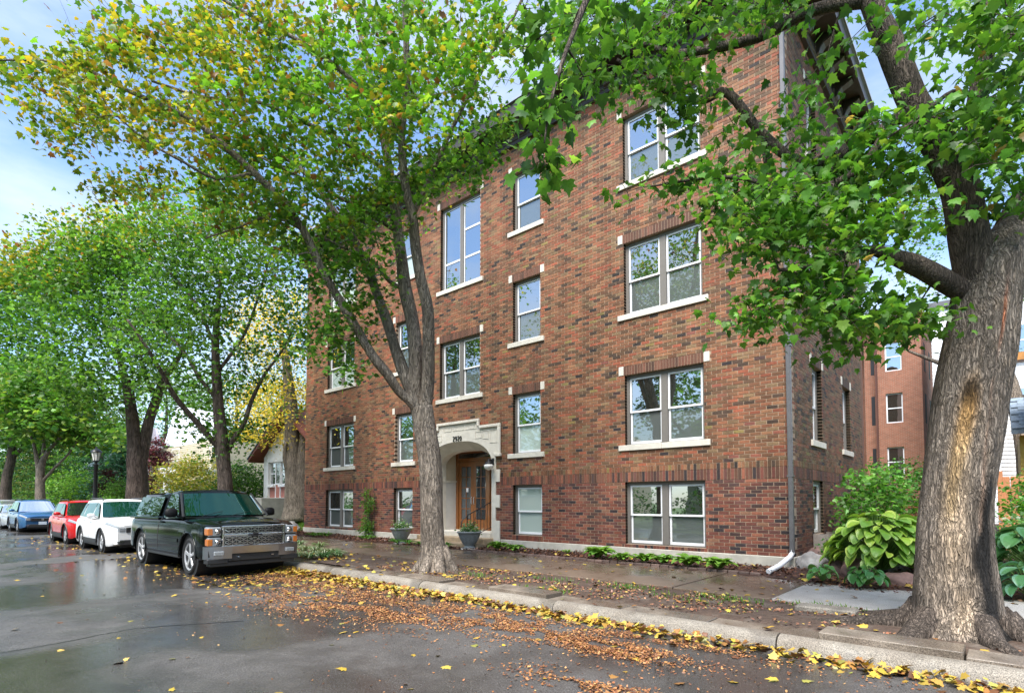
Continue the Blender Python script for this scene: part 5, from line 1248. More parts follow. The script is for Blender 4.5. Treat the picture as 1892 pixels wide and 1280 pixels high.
# ================================================================ plants, pots, stones round the building
def clump_plant(name, label, loc, n, ln, wd, pal, arch=.7, cat='plant', rad=.08, group=None, m='hosta', cup=.3, singles=True, up=.55):
    """rosette of arching blades, every blade a leaf of its own"""
    t = thing(name, label, cat, loc, 0, group=group); cache = []
    for v in range(4):
        mb = MB(); c = pick(pal); G = []
        k = 6
        for i in range(k+1):
            u = i/k; w_ = wd*(math.sin(PI*min(1,u*.93+.05))**.75)*.5; x = ln*u*(1-.12*arch*u); z = ln*(up*u-arch*u*u*.75)
            G.append([(x,-w_,z+cup*w_),(x,0,z),(x,w_,z+cup*w_)])
        mb.grid(G, c); 
        for i in range(len(mb.c)):
            q = R.uniform(.88,1.12); mb.c[i] = tuple(a*q for a in c)
        cache.append(mb.mesh('leaf', M[m], smooth=True))
    for i in range(n):
        az = 2*PI*i*.381966+R.uniform(-.3,.3); u = (i+.5)/n; el = 1.15*(1-u)**1.0*R.uniform(.7,1.1); s_ = R.uniform(.75,1.1)*(.75+.25*u)
        o = link('leaf', R.choice(cache), t, (math.cos(az)*rad*R.random(), math.sin(az)*rad*R.random(), .02))
        o.rotation_euler = (R.uniform(-.25,.25), -el*.75, az); o.scale = (s_,s_,s_)
    return t
HOST = [((.13,.27,.03),4),((.18,.34,.05),3),((.09,.21,.03),2)]
spots = [(920,1014,.05,26,.27,'small hosta right of the entrance step beside the right planter'),(950,1018,.05,22,.25,'second small hosta right of the entrance under the single basement window'),
 (1048,1022,.04,9,.12,'tiny sprig of leaves in the mulch between the basement windows'),
 (1105,1030,.05,34,.34,'largest hosta in the mulch bed left of the double basement window'),(1147,1036,.05,24,.24,'hosta second from the left in the row under the double basement window'),
 (1190,1038,.05,24,.25,'hosta third from the left under the double basement window'),(1226,1041,.05,26,.25,'hosta in the middle of the row under the double basement window'),
 (1272,1045,.05,28,.30,'hosta under the right edge of the double basement window'),(1320,1052,.05,34,.30,'broad hosta at the right end of the row near the white downspout elbow')]
for px,py,z,n,ln,lab in spots:
    p = gnd(px,py,z); p[1] = max(-1.30, p[1]); clump_plant('hosta', lab, tuple(p), int(n*1.5), ln*1.35, ln*.62, HOST, cat='hosta', arch=1.0, up=.85)
for i,(px,py) in enumerate(((722,1003),(745,1005),(768,1007),(790,1009),(812,1011))):
    p = gnd(px,py,.04); p[1] = max(-1.3,p[1]); clump_plant('fern_plant', 'low green plant, number %s from the left in the row left of the entrance'%('one','two','three','four','five')[i] if False else ('leftmost fern of the row before the left basement window','fern second from the left in the row by the left planter','middle fern of the row by the left planter','fern touching the left planter of the entrance','fern partly behind the street maple trunk')[i], tuple(p), 28, .30, .05, [((.07,.20,.03),3),((.11,.26,.04),2)], cat='fern', arch=.8)
# low ground cover at the far left corner of the bed
for i,(px,py,lab) in enumerate(((575,990,'spreading low green plant at the left corner of the building'),(600,990,'spreading low green plant in the mulch left of the climbing shrub'),(678,995,'leafy plant at the foot of the trellis'))):
    p = gnd(px,py,.04); p[1] = max(-1.2,p[1]); clump_plant('groundcover_plant', lab, tuple(p), 40, .28, .07, [((.09,.22,.03),3),((.14,.28,.05),2)], cat='plant', arch=.7, rad=.25)
# variegated lilyturf by the kerb beside the truck
k = 0
lt = [(548,1030),(562,1018),(572,1032),(585,1022),(598,1031),(610,1024),(622,1029),(552,1008),(590,1012)]
labs = ['clump of striped grass closest to the truck bumper','striped grass clump behind the truck bumper toward the sidewalk','striped grass clump at the front of the patch beside the kerb','striped grass clump in the centre of the patch by the truck','striped grass clump right of centre at the kerb side','striped grass clump near the right end of the patch','striped grass clump at the right tip of the patch','striped grass clump farthest left on the sidewalk side','striped grass clump at the back of the patch']
for (px,py),lab in zip(lt,labs):
    p = gnd(px,py,-.03); clump_plant('lilyturf', lab, tuple(p), 85, .34, .030, [((.25,.32,.16),3),((.42,.47,.32),2),((.08,.18,.06),3)], cat='ornamental grass', arch=1.0, rad=.12, up=.8)
# big lime hosta by the boulders, broad heart-shaped leaves one by one
def broad_leaf(ln, wd, pal, white=False):
    mb = MB(); c = pick(pal); G = []; ny = 7
    for i in range(10):
        u = i/9; w_ = wd*.5*(math.sin(PI*min(1,(u*.90+.10)))**.6)*(1-.15*u); row = []
        for j in range(ny):
            v = j/(ny-1)*2-1; rib = .012*math.cos(v*9*PI/2)
            row.append((ln*u+.06*ln*abs(v)*(1-u)*-1, v*w_, ln*(.10*u-.42*u*u)+.30*w_*abs(v)**1.3+rib*.5))
        G.append(row)
    mb.grid(G)
    for fi in range(len(mb.c)):
        j = fi % (ny-1); i = fi//(ny-1); edge = j in (0,ny-2) or i == 8
        q = R.uniform(.93,1.07); cc = (c[0]*1.5,c[1]*1.22,c[2]*2.0) if edge else c; mb.c[fi] = tuple(a*q for a in cc)
    return mb.mesh('leaf', M['hosta'], smooth=True)
def big_hosta(label, loc, n, ln, pal, H, Rr, flat=1.0, dark=False, name='big_hosta'):
    t = thing(name, label, 'hosta', loc); meshes = [broad_leaf(ln, ln*.92, pal) for _ in range(14)]; stem = MB()
    for i in range(n):
        u = (i+.5)/n; az = 2*PI*i*.381966+R.uniform(-.2,.2); ph = math.acos(1-u*.92); r_ = Rr*math.sin(ph)*R.uniform(.85,1.0); z = H*(math.cos(ph)**.8)*R.uniform(.85,1.02)+.08
        x, y = math.cos(az)*r_, math.sin(az)*r_*flat
        o = link('leaf', R.choice(meshes), t, (x*.72,y*.72,z)); o.rotation_euler = (R.uniform(-.45,.45), -.15+ph*.52+R.uniform(-.28,.28), az+R.uniform(-.6,.6)); s_ = R.uniform(.6,1.25); o.scale = (s_,)*3
        stem.tube([(0,0,0),(x*.35,y*.35,z*.6),(x*.72,y*.72,z)],.007,4)
    stem.obj('stems', mat('hosta_stem',(.12,.22,.05),.5), t)
    return t
LIME = [((.25,.43,.045),4),((.33,.50,.06),3),((.16,.32,.035),3)]
big_hosta('huge lime-green hosta with broad leaves between the boulders and the old maple', (1.62,-.72,.18), 230, .23, LIME, .95, 1.05, .75)
big_hosta('dark green broad-leaved hosta right of the old maple trunk', (3.62,-.35,.22), 56, .30, [((.05,.16,.04),4),((.07,.20,.05),2)], .75, .75)
big_hosta('blue-green hosta low at the right edge next to the old maple', (3.50,-1.65,.05), 34, .22, [((.08,.22,.09),4),((.10,.25,.10),2)], .40, .42)
big_hosta('small dark heart-leaved plant in front of the red boulder', tuple(gnd(1600,1080,.05)), 30, .15, [((.05,.18,.03),4),((.08,.22,.04),2)], .22, .36)
big_hosta('small glossy plant in front of the grey boulder', tuple(gnd(1520,1072,.05)), 22, .13, [((.07,.22,.04),4),((.12,.28,.06),2)], .20, .26)
# shrubs: stems and leafy crown
def shrub(name, label, loc, r, n, lsz, pal, cat='shrub', kind='small', nl=30, m='bark', seed=1, crown='leaf', stems=6, Rl=.16, lift=.0, keep=None, droop=.4):
    t = Tree(tuple(loc), m, seed)
    for i in range(stems):
        a = 2*PI*i/stems+t.r.uniform(-.3,.3); q = .55
        t.limb([Vector(loc), Vector(loc)+Vector((math.cos(a)*r[0]*.25,math.sin(a)*r[1]*.25,r[2]*.6)), Vector(loc)+Vector((math.cos(a)*r[0]*q,math.sin(a)*r[1]*q,r[2]*1.2))],(max(.012,r[2]*.02),.008),5,sub=2)
    c = blob((loc[0],loc[1],loc[2]+r[2]*(1+lift)), r, n, .35)
    t.grow(c, nl, lsz, Rl*max(1,r[0]), pal, flat=.7)
    P = t.finish(name, label, kind, crown=crown, keep=keep, droop=droop); P['category'] = cat; return P
nf = lambda P: (P[:,0] > .12)|(P[:,1] < -.1)
shrub('hydrangea_bush','tall light-green bush against the side wall behind the lime hosta',(1.05,2.7,.2),(.66,1.0,1.0),70,.13,[((.10,.26,.04),4),((.16,.34,.06),3),((.07,.2,.03),2)],keep=nf,seed=3,Rl=.2)
shrub('dark_shrub','rounded dark shrub with bare twiggy legs behind the light bush',(.75,9.0,.3),(1.1,1.0,1.05),80,.10,[((.05,.17,.02),4),((.08,.22,.03),3)],seed=4,lift=.35,stems=9)
shrub('low_bush','low fine-leaved bush between the window well and the lime hosta',(.75,-.02,.15),(.20,.26,.26),16,.07,[((.06,.20,.03),4),((.10,.26,.04),2)],keep=nf,seed=5,nl=30,Rl=.09)
shrub('low_bush','airy white-flecked bush just above the window well',(.85,1.0,.25),(.24,.34,.30),18,.07,[((.07,.20,.04),4),((.40,.45,.36),1)],keep=nf,seed=6,nl=28,Rl=.10)
shrub('border_bush','pale variegated bush in the garden beyond the lime hosta',(1.55,2.6,.2),(.7,.9,.40),40,.10,[((.14,.30,.06),4),((.40,.45,.28),2)],seed=7,nl=30)
shrub('border_bush','russet-leaved low bush left of the old maple in the back garden',(1.55,8.0,.3),(.8,.7,.55),30,.09,[((.20,.07,.03),4),((.10,.16,.03),2)],seed=8)
shrub('border_bush','bright green bush by the wooden fence right of the old maple',(3.75,2.6,.2),(.5,1.0,.85),60,.10,[((.09,.26,.03),4),((.15,.33,.04),2)],seed=9)
shrub('border_bush','white-edged leafy bush right of the old maple above the dark hosta',(3.62,.9,.25),(.45,.5,.50),36,.10,[((.12,.26,.06),4),((.45,.5,.38),2)],seed=10,nl=26)
# climber on a trellis between the left windows
tr = thing('climbing_shrub','climbing shrub on a wire trellis between the two left basement windows','climber',(-14.85,-.12,0))
mb = MB()
for r_,zc in ((.38,1.35),):
    mb.tube([(r_*math.cos(a),0,zc+.52*math.sin(a)) for a in np.linspace(0,2*PI,24)],.008,4)
for x_ in (-.30,0,.30): mb.tube([(x_,0,0),(x_,0,1.3+.5*(1-abs(x_)))],.007,4)
for z_ in (.45,.75,1.05,1.35,1.6): mb.tube([(-.35,0,z_),(.35,0,z_)],.005,4)
mb.obj('trellis', M['iron'], tr)
mb = MB()
for q in range(5): mb.tube([(R.uniform(-.1,.1),-.03,0),(R.uniform(-.2,.2),-.06,.45),(R.uniform(-.1,.1),-.05,.95),(R.uniform(-.25,.25),-.04,1.6)],[.016,.012,.009,.004],5)
mb.obj('stem', M['bark_dark'], tr)
c = blob((0,-.10,1.42),(.34,.10,.45),16,.0)+blob((-.05,-.16,.48),(.48,.16,.30),20,.0)+blob((.0,-.1,1.0),(.14,.06,.2),4,.0)
P_ = np.repeat(np.array(c),26,0)+NR.normal(0,.07,(len(c)*26,3)); P_[:,1] = np.minimum(P_[:,1],-.02)
me,_,_ = leaves_np('leaves', P_, NR.uniform(.06,.10,len(P_)), palette(len(P_),BRIGHT), 'oval', M['leaf']); link('leaves', me, tr, kind='stuff')
# planters
for i,(x,y,lab) in enumerate(((-11.72,-1.02,'grey fluted planter with green foliage left of the steps, beside the maple'),(-8.52,-.98,'grey fluted planter with green and white foliage at the foot of the handrail'))):
    pl = thing('planter', lab, 'planter', (x,y,0))
    mb = MB(); n = 28
    pr = [(.02,0),(.20,.0),(.21,.04),(.15,.07),(.14,.10),(.19,.16),(.27,.30),(.31,.42),(.33,.46),(.36,.47),(.37,.50),(.34,.52),(.31,.50),(.28,.42)]
    b = len(mb.v); mb.lathe(pr,0,0,32)
    mb.v = [(x_*(1+.035*math.cos(16*math.atan2(y_,x_))) if .12 < z_ < .45 else x_, y_*(1+.035*math.cos(16*math.atan2(y_,x_))) if .12 < z_ < .45 else y_, z_) for x_,y_,z_ in mb.v]
    mb.obj('pot', M['pot'], pl, smooth=50)
    mb = MB(); mb.lathe([(.29,.44),(.02,.46)],0,0,20); mb.obj('soil', M['soil'], pl)
    mb = MB(); mb.lathe([(.26,-.02),(.27,.0),(.25,.02)],0,0,20); mb.obj('foot', M['stone'], pl)
    c = blob((0,0,.58),(.30,.30,.17),22,.0); P_ = np.repeat(np.array(c),24,0)+NR.normal(0,.06,(len(c)*24,3)); P_[:,2] = np.maximum(P_[:,2],.45)
    me,_,_ = leaves_np('foliage', P_, NR.uniform(.06,.10,len(P_)), palette(len(P_),[((.10,.22,.06),5),((.16,.30,.10),3),((.55,.58,.48),2)]), 'oval', M['leaf'], droop=.1); link('foliage', me, pl, kind='stuff')
    if i == 1:
        mb = MB()
        for q in range(9):
            a = R.uniform(-.6,.6); mb.tube([(.05,0,.5),(.16+.1*a,0,.72),(.30+R.uniform(-.05,.2),R.uniform(-.15,.15),.80+R.uniform(0,.25))],[.006,.004,.002],3)
        mb.obj('twigs', mat('red_twig',(.16,.03,.02),.6), pl)
# boulders
def rock(name, label, loc, r, m, seed=0, cat='boulder'):
    import bmesh
    bm = bmesh.new(); bmesh.ops.create_icosphere(bm, subdivisions=4, radius=1)
    for v in bm.verts:
        d = 1+.28*noise.noise(v.co*1.1+Vector((seed,0,0)))+.10*noise.noise(v.co*3+Vector((0,seed,0)))+.03*noise.noise(v.co*9)
        v.co = Vector((v.co.x*r[0]*d, v.co.y*r[1]*d, v.co.z*r[2]*d))
    me = bpy.data.meshes.new(name); bm.to_mesh(me); bm.free(); me.materials.append(M[m]); me.polygons.foreach_set('use_smooth',[True]*len(me.polygons))
    return link(name, me, None, loc, label=label, category=cat)
rock('boulder','grey lichen-spotted boulder at the right corner of the building',(.46,-.55,.17),(.27,.24,.26),'rock',1)
rock('boulder','rounded brown stone behind the grey boulder below the window well',(.42,.15,.25),(.26,.3,.24),'redrock',2)
rock('boulder','reddish boulder just right of the grey one',(.90,-.75,.12),(.20,.22,.20),'redrock',3)
rock('boulder','second reddish boulder under the lime hosta leaves',(1.30,-.95,.14),(.26,.2,.26),'redrock',4)
rock('boulder','long flat purple-brown boulder beneath the right side of the lime hosta',(1.92,-1.22,.05),(.34,.2,.17),'redrock',5)
rock('boulder','dark stone half hidden behind the left edge of the old maple trunk',(2.35,-1.2,.05),(.2,.2,.14),'redrock',6)
rock('boulder','large grey stone at the far left corner of the building bed',(-20.9,-.2,.15),(.5,.4,.32),'rock',7)
rock('boulder','pinkish stone between the large grey stone and the building corner',(-20.35,-.55,.08),(.22,.2,.16),'redrock',8)
rock('boulder','pale small stone at the left corner near the truck mirror',(-20.1,-.9,.08),(.2,.18,.17),'rock',9)
# window well
mb = MB()
for i in range(12):
    a0, a1 = PI*i/12, PI*(i+1)/12
    def q(a, r): return (.02+r*math.sin(a)*.6, 2.15-r*math.cos(a))
    (xa,ya),(xb,yb),(xc,yc),(xd,yd) = q(a0,.62),q(a1,.62),q(a1,.58),q(a0,.58)
    mb.quadbox([(xa,ya,.2),(xb,yb,.2),(xc,yc,.2),(xd,yd,.2),(xa,ya,.66),(xb,yb,.66),(xc,yc,.66),(xd,yd,.66)])
mb.obj('window_well', mat('well_metal',(.22,.19,.17),.5,n1=(8,.2)), None, label='curved metal window well at the side basement window', category='window well')
# small paver edging of the mulch bed
ed_ = thing('bed_edging','row of small dark pavers edging the mulch bed along the sidewalk','edging',(0,-1.40,0))
pm = MB(); pm.bbox(-.095,.095,-.045,.045,-.05,.055,.008); pme = pm.mesh('paver', mat('paver',(.13,.085,.07),.6,n1=(9,.3),var=.35))
x = -.3
while x > -8.0:
    o = link('paver', pme, ed_, (x,R.uniform(-.01,.01),R.uniform(-.012,.004))); o.rotation_euler = (0,0,R.uniform(-.05,.05)); x -= .205
mb = MB(); mb.bbox(1.15,1.85,-4.35,-4.05,-.06,.03,.02); 
for i in range(len(mb.v)): v = mb.v[i]; mb.v[i] = (v[0],v[1]+.03*math.sin(v[0]*5),v[2])
mb.obj('stepping_slab', M['curb'], None, label='small pale concrete slab half buried in the soil left of the old maple', category='slab')
# street lamp
sl = thing('street_lamp','black post lamp with a glass lantern between the trees on the left','street lamp',(-32.0,-5.2,-.03))
mb = MB(); mb.lathe([(.20,0),(.20,.12),(.15,.18),(.13,.9),(.10,1.0),(.095,3.25),(.12,3.28),(.12,3.34),(.07,3.38),(.08,3.5)],0,0,16); mb.obj('post', M['iron'], sl, smooth=40)
mb = MB(); mb.lathe([(.13,3.5),(.22,3.95),(.21,3.96)],0,0,8); lan = mb.obj('lantern_glass', M['lampglass'], sl)
mb = MB()
for a in range(8): mb.tube([(.135*math.cos(a*PI/4),.135*math.sin(a*PI/4),3.5),(.228*math.cos(a*PI/4),.228*math.sin(a*PI/4),3.96)],.012,4)
mb.lathe([(.26,3.96),(.25,4.0),(.16,4.10),(.05,4.16),(.03,4.26)],0,0,16); mb.lathe([(.10,3.46),(.16,3.5),(.16,3.53)],0,0,16); mb.obj('lantern_cap', M['iron'], sl, smooth=40)

# ================================================================ fallen leaves, seeds, mulch chips
def scatter(name, label, pts, size, pal, kind, m='litter', flat=.25, z=.0):
    n = len(pts); P = np.array(pts); V, F = leaf_template(kind); cols = palette(n, pal)
    az = NR.uniform(0,2*PI,n); tx = NR.normal(0,flat,n); ty = NR.normal(0,flat,n); ca,sa = np.cos(az),np.sin(az)
    X = np.stack([ca,sa,tx],1); X /= np.linalg.norm(X,axis=1)[:,None]; Y = np.stack([-sa,ca,ty],1); Z = np.cross(X,Y); Z /= np.linalg.norm(Z,axis=1)[:,None]; Y = np.cross(Z,X)
    Rm = np.stack([X,Y,Z],2); sz = NR.uniform(.45,1.4,n)*size
    W_ = V.copy(); W_[:,2] *= NR.uniform(-.5,1.6)
    Q = np.einsum('nij,vj->nvi',Rm,W_)*sz[:,None,None]+P[:,None,:]
    FF = (F[None]+(np.arange(n)*len(V))[:,None,None]).reshape(-1,3)
    me = npmesh(name,Q.reshape(-1,3),FF,M[m],np.repeat(cols,len(F),0)); link(name, me, None, label=label, category='leaf litter', kind='stuff')
YL = [((.46,.31,.04),5),((.38,.24,.04),4),((.52,.39,.08),2),((.24,.23,.05),2),((.28,.13,.035),3.5),((.13,.055,.025),3.5)]
OR = [((.30,.125,.045),5),((.38,.18,.065),4),((.20,.08,.036),4),((.44,.26,.10),1.5),((.10,.042,.022),3)]
pts = []
while len(pts) < 4600:    # drift against the kerb
    x = NR.uniform(-30,4.5); wv = .17+.12*noise.noise(Vector((x*.9,0,3)))+(.14 if -9.5 < x < -4 else 0)
    dens = 1.0 if x > -10.5 else .35
    if x > -3: dens *= .75
    if x > 0: dens *= .6
    if NR.random() > dens: continue
    d = abs(NR.normal(0,max(.06,wv*.75))); pts.append((x,-6.07-d,-.185+max(0,.07-d*.25)*NR.random()))
scatter('gutter_leaves','thick line of wet yellow maple leaves in the gutter along the kerb',pts,.078,YL,'maple',flat=.5)
pts = []
while len(pts) < 1500:   # scattered over the road, thinning outward, thick by the truck
    x = NR.uniform(-30,4); y = -6.2-abs(NR.normal(0,1.5)); 
    pr = .8 if -11 < x < -5 and y > -8.7 else (.35 if x < -11 else .06)
    if y < -8.2: pr *= .5
    if NR.random() < pr: pts.append((x,y,-.192))
for _ in range(70): pts.append((NR.uniform(-9,3),NR.uniform(-11.5,-7),-.192))
scatter('road_leaves','single yellow maple leaves lying on the wet road',pts,.085,YL,'maple',flat=.18)
pts = []
ctr = [(-4.9,-7.9,1.7,.55,1.0),(-3.3,-7.6,1.6,.40,.8),(-1.2,-7.15,1.3,.32,.9),(.1,-7.1,.8,.28,.8),(-5.2,-6.9,2.4,.35,.8),(-2.2,-6.75,1.8,.28,.7),(-7.6,-6.9,1.4,.5,.6),(.7,-8.3,.9,.3,.5),(.2,-6.5,1.6,.15,.4),(-3.9,-7.3,2.8,1.0,.3)]
while len(pts) < 25000:
    c = ctr[int(NR.integers(len(ctr)))]
    if NR.random() > c[4]: continue
    a = NR.normal(0,.55,2); x = c[0]+a[0]*c[2]; y = c[1]+a[1]*c[3]*1.2
    if y > -6.08: continue
    v = noise.noise(Vector((x*1.5,y*3.2,1)))+.5*noise.noise(Vector((x*5,y*7,2)))
    if v < .02-.22*c[4] + .15*(NR.random()-.5): continue
    pts.append((x,y,-.194+.012*NR.random()))
scatter('seed_litter','drifts of orange-brown maple seeds and leaf scraps washed over the road',pts,.030,OR,'oval',flat=.35)
pts = [(x,y,-.193) for x,y in zip(NR.uniform(-12,4,2600),-6.1-np.abs(NR.normal(0,1.7,2600)))]
scatter('seed_scraps','loose maple seeds sprinkled over the road',pts,.028,OR,'oval',flat=.3)
pts = []
while len(pts) < 7500:
    x = NR.uniform(-20,5.5); y = NR.uniform(-5.42,-3.88)
    if -9.8 < x < -7.0: continue
    if noise.noise(Vector((x*1.2,y*2,5)))+.3*noise.noise(Vector((x*4,y*4,5))) < -.08+.12*NR.random(): continue
    if (x-2.85)**2+(y+4.7)**2 < .5: continue
    pts.append((x,y,-.028+.03*NR.random()+.025*noise.noise(Vector((x*1.7,y*1.7,0)))))
scatter('boulevard_litter','brown leaf scraps and seeds covering the soil strip between kerb and sidewalk',pts,.042,[((.22,.09,.05),5),((.30,.14,.07),3),((.13,.06,.04),4),((.50,.34,.07),1.5),((.12,.16,.04),.8),((.34,.24,.15),1)],'oval',flat=.5)
pts = []
while len(pts) < 420:
    x = NR.uniform(-13,5); y = NR.uniform(-5.9,-1.5)
    if y < -3.9 and NR.random() > .9: continue
    if y > -3.8 and NR.random() < .55: continue
    pts.append((x,y,.012 if y > -3.84 else (-.022 if y < -5.42 else .0)))
for _ in range(120): pts.append((NR.uniform(-7,-3.5),NR.uniform(-5.4,-3.9),.0))
for _ in range(150): pts.append((NR.normal(-9.7,.5),NR.normal(-4.9,.25),.0))
scatter('pavement_leaves','yellow and brown leaves scattered over the sidewalk and soil strip',pts,.085,YL,'maple',flat=.25)
pts = []
for _ in range(9000):
    x = NR.uniform(-20.5,.25); y = NR.uniform(-1.33,-.06); pts.append((x,y,.012+.03*noise.noise(Vector((x*3,y*3,0)))+.03*(y+1.4)+.015*NR.random()))
for _ in range(5000):
    x = NR.uniform(.25,5.5); y = NR.uniform(-2.2,1.6); pts.append((x,y,yard_z(x,y)+.012+.015*NR.random()))
scatter('mulch_chips','shredded red-brown bark mulch in the beds beside the building',pts,.055,[((.10,.035,.018),5),((.15,.055,.025),3),((.05,.02,.012),4),((.22,.11,.06),1)],'needle' if False else 'oval',flat=.6)
pts = [(NR.uniform(-8,.2),NR.uniform(-1.3,-.2),.08) for _ in range(60)]+[(NR.uniform(.3,3),NR.uniform(-2.1,-1.1),yard_z(1,-1.6)+.05) for _ in range(50)]
scatter('bed_leaves','yellow leaves fallen on the mulch beds',pts,.08,YL,'maple',flat=.3)
# weeds and grass blades
def blades(name, label, pts, h, pal, wd=.012):
    n = len(pts); P = np.array(pts); V = np.array([(-wd/2,0,0),(wd/2,0,0),(wd*.3,.12*h,.6*h),(0,.45*h,h)]); F = np.array([(0,1,2),(0,2,3)])
    az = NR.uniform(0,2*PI,n); ca,sa = np.cos(az),np.sin(az); s_ = NR.uniform(.5,1.3,n)[:,None]
    Q = np.stack([V[None,:,0]*ca[:,None]-V[None,:,1]*sa[:,None]*s_, V[None,:,0]*sa[:,None]+V[None,:,1]*ca[:,None]*s_, V[None,:,2]*s_],2)+P[:,None,:]
    FF = (F[None]+(np.arange(n)*4)[:,None,None]).reshape(-1,3)
    link(name, npmesh(name,Q.reshape(-1,3),FF,M['leaf'],np.repeat(palette(n,pal),2,0)), None, label=label, category='grass', kind='stuff')
pts = []
for _ in range(26000):
    x = -20.5-abs(NR.normal(0,7)); y = NR.uniform(-1.3,9); pts.append((x,y,lawn_z(x,y)-.01))
blades('lawn_grass','rough green lawn left of the brick building',pts,.13,[((.10,.22,.03),5),((.16,.28,.04),3),((.30,.30,.05),1)],.02)
pts = []
for cx_,cy_,n in ((1.5,-4.0,160),(.2,-4.2,120),(-1.4,-4.2,120),(-.3,-4.6,60),(-4.3,-4.8,90),(3.6,-3.95,120),(-2.2,-5.3,60),(-3.0,-4.3,60)):
    for _ in range(n): pts.append((NR.normal(cx_,.28),NR.normal(cy_,.10),-.03))
blades('kerb_weeds','small tufts of weeds in the soil strip by the kerb',pts,.06,[((.12,.26,.04),5),((.2,.3,.05),2)],.02)
# ================================================================ buildings and greenery behind
def siding(mb, x0, x1, y, z0, z1, h=.14):
    z = z0
    while z < z1: mb.quadbox([(x0,y-.02,z),(x1,y-.02,z),(x1,y+.1,z),(x0,y+.1,z),(x0,y-.0,min(z+h,z1)),(x1,y-.0,min(z+h,z1)),(x1,y+.1,min(z+h,z1)),(x0,y+.1,min(z+h,z1))]); z += h
# ---- rear brick building seen between the apartment house and the old maple
bk = thing('rear_brick_building','lighter orange-brick apartment block with white windows behind the side garden','building',(0,0,0))
M['obrick'] = None
def brick_tex(name, c1, c2, c3):
    m = bpy.data.materials.new(name); m.use_nodes = True; nt = m.node_tree; L = nt.links.new; b = nt.nodes['Principled BSDF']; b.inputs['Roughness'].default_value = .85
    tc = N(nt,'ShaderNodeTexCoord'); mp = N(nt,'ShaderNodeMapping'); mp.inputs['Rotation'].default_value = (PI/2,0,0); L(tc.outputs['Object'],mp.inputs[0])
    bt = N(nt,'ShaderNodeTexBrick'); bt.inputs['Scale'].default_value = 1; bt.inputs['Brick Width'].default_value = .23; bt.inputs['Row Height'].default_value = .075; bt.inputs['Mortar Size'].default_value = .009; bt.inputs['Bias'].default_value = -.1
    bt.inputs['Color1'].default_value = (*c1,1); bt.inputs['Color2'].default_value = (*c2,1); bt.inputs['Mortar'].default_value = (*c3,1); L(mp.outputs[0],bt.inputs[0])
    nz = N(nt,'ShaderNodeTexNoise'); nz.inputs['Scale'].default_value = 3; nz.inputs['Detail'].default_value = 6; L(tc.outputs['Object'],nz.inputs[0])
    mr = N(nt,'ShaderNodeMapRange'); mr.inputs['To Min'].default_value = .65; mr.inputs['To Max'].default_value = 1.35; L(nz.outputs[0],mr.inputs[0]); vm = N(nt,'ShaderNodeVectorMath'); vm.operation = 'SCALE'; L(bt.outputs[0],vm.inputs[0]); L(mr.outputs[0],vm.inputs['Scale']); L(vm.outputs[0],b.inputs['Base Color'])
    bp = N(nt,'ShaderNodeBump'); bp.inputs['Strength'].default_value = .6; bp.inputs['Distance'].default_value = .02; bp.invert = True; L(bt.outputs['Fac'],bp.inputs['Height']); L(bp.outputs[0],b.inputs['Normal']); return m
M['obrick'] = brick_tex('orange_brick',(.30,.105,.058),(.23,.08,.045),(.30,.22,.16))
def walls_with(mb, x0, x1, y, z0, z1, ops, thick=.25):
    us = sorted({x0,x1,*[v for o in ops for v in o[:2]]}); zs = sorted({z0,z1,*[v for o in ops for v in o[2:]]})
    for i in range(len(us)-1):
        for j in range(len(zs)-1):
            cu, cz = (us[i]+us[i+1])/2,(zs[j]+zs[j+1])/2
            if not any(a < cu < b and c < cz < d for a,b,c,d in ops): mb.box(us[i],us[i+1],y,y+thick,zs[j],zs[j+1])
def simple_window(parent, xa, xb, za, zb, y, frame='white', pane='glass', name='window', dep=.12, mull=False, sillm='stone', f=.07):
    mb = MB(); mb.box(xa,xa+f,y+dep,y+dep+.06,za,zb); mb.box(xb-f,xb,y+dep,y+dep+.06,za,zb); mb.box(xa+f,xb-f,y+dep,y+dep+.06,zb-f,zb); mb.box(xa+f,xb-f,y+dep,y+dep+.06,za,za+f)
    zm = (za+zb)/2; mb.box(xa+f,xb-f,y+dep-.01,y+dep+.05,zm-.03,zm+.03)
    if mull: mb.box((xa+xb)/2-.04,(xa+xb)/2+.04,y+dep-.012,y+dep+.05,za+f,zb-f)
    o = mb.obj(name, M[frame], parent)
    for c,d in ((za+f,zm-.03),(zm+.03,zb-f)):
        mb = MB(); mb.box(xa+f,xb-f,y+dep+.02,y+dep+.03,c,d); mb.obj('pane', M[pane], o)
    if sillm: mb = MB(); mb.box(xa-.06,xb+.06,y-.05,y+dep-.013,za-.12,za-.001); mb.obj('sill', M[sillm], o)
Yb = 29.0; ops = []
for z in (-.1+0,): pass
zrows = [(6.35-3.27*1.0-.12,8.1-3.27-.12),(6.3,8.1),(9.6,11.35),(12.9,14.6)]
zrows = [(2.9,4.75),(6.25,8.1),(9.5,11.3)]
for za,zb in zrows: ops += [(-2.35+.2,-1.28,za,zb)]
mb = MB(); walls_with(mb,-2.55,-.28,Yb,-.4,12.8,ops); mb.box(-.53,-.28,Yb+.251,Yb+11,-.4,12.8); mb.box(-2.55,-2.3,Yb+.251,Yb+11,-.4,12.8)
mb.box(-6.5,-3.35,Yb+1.8,Yb+2.05,-.4,12.8); mb.box(-3.35,-2.551,Yb+.6,Yb+.85,-.4,12.8); mb.box(-2.3,-.53,Yb+3,Yb+3.2,-.4,12.8)
mb.obj('wall', M['obrick'], bk)
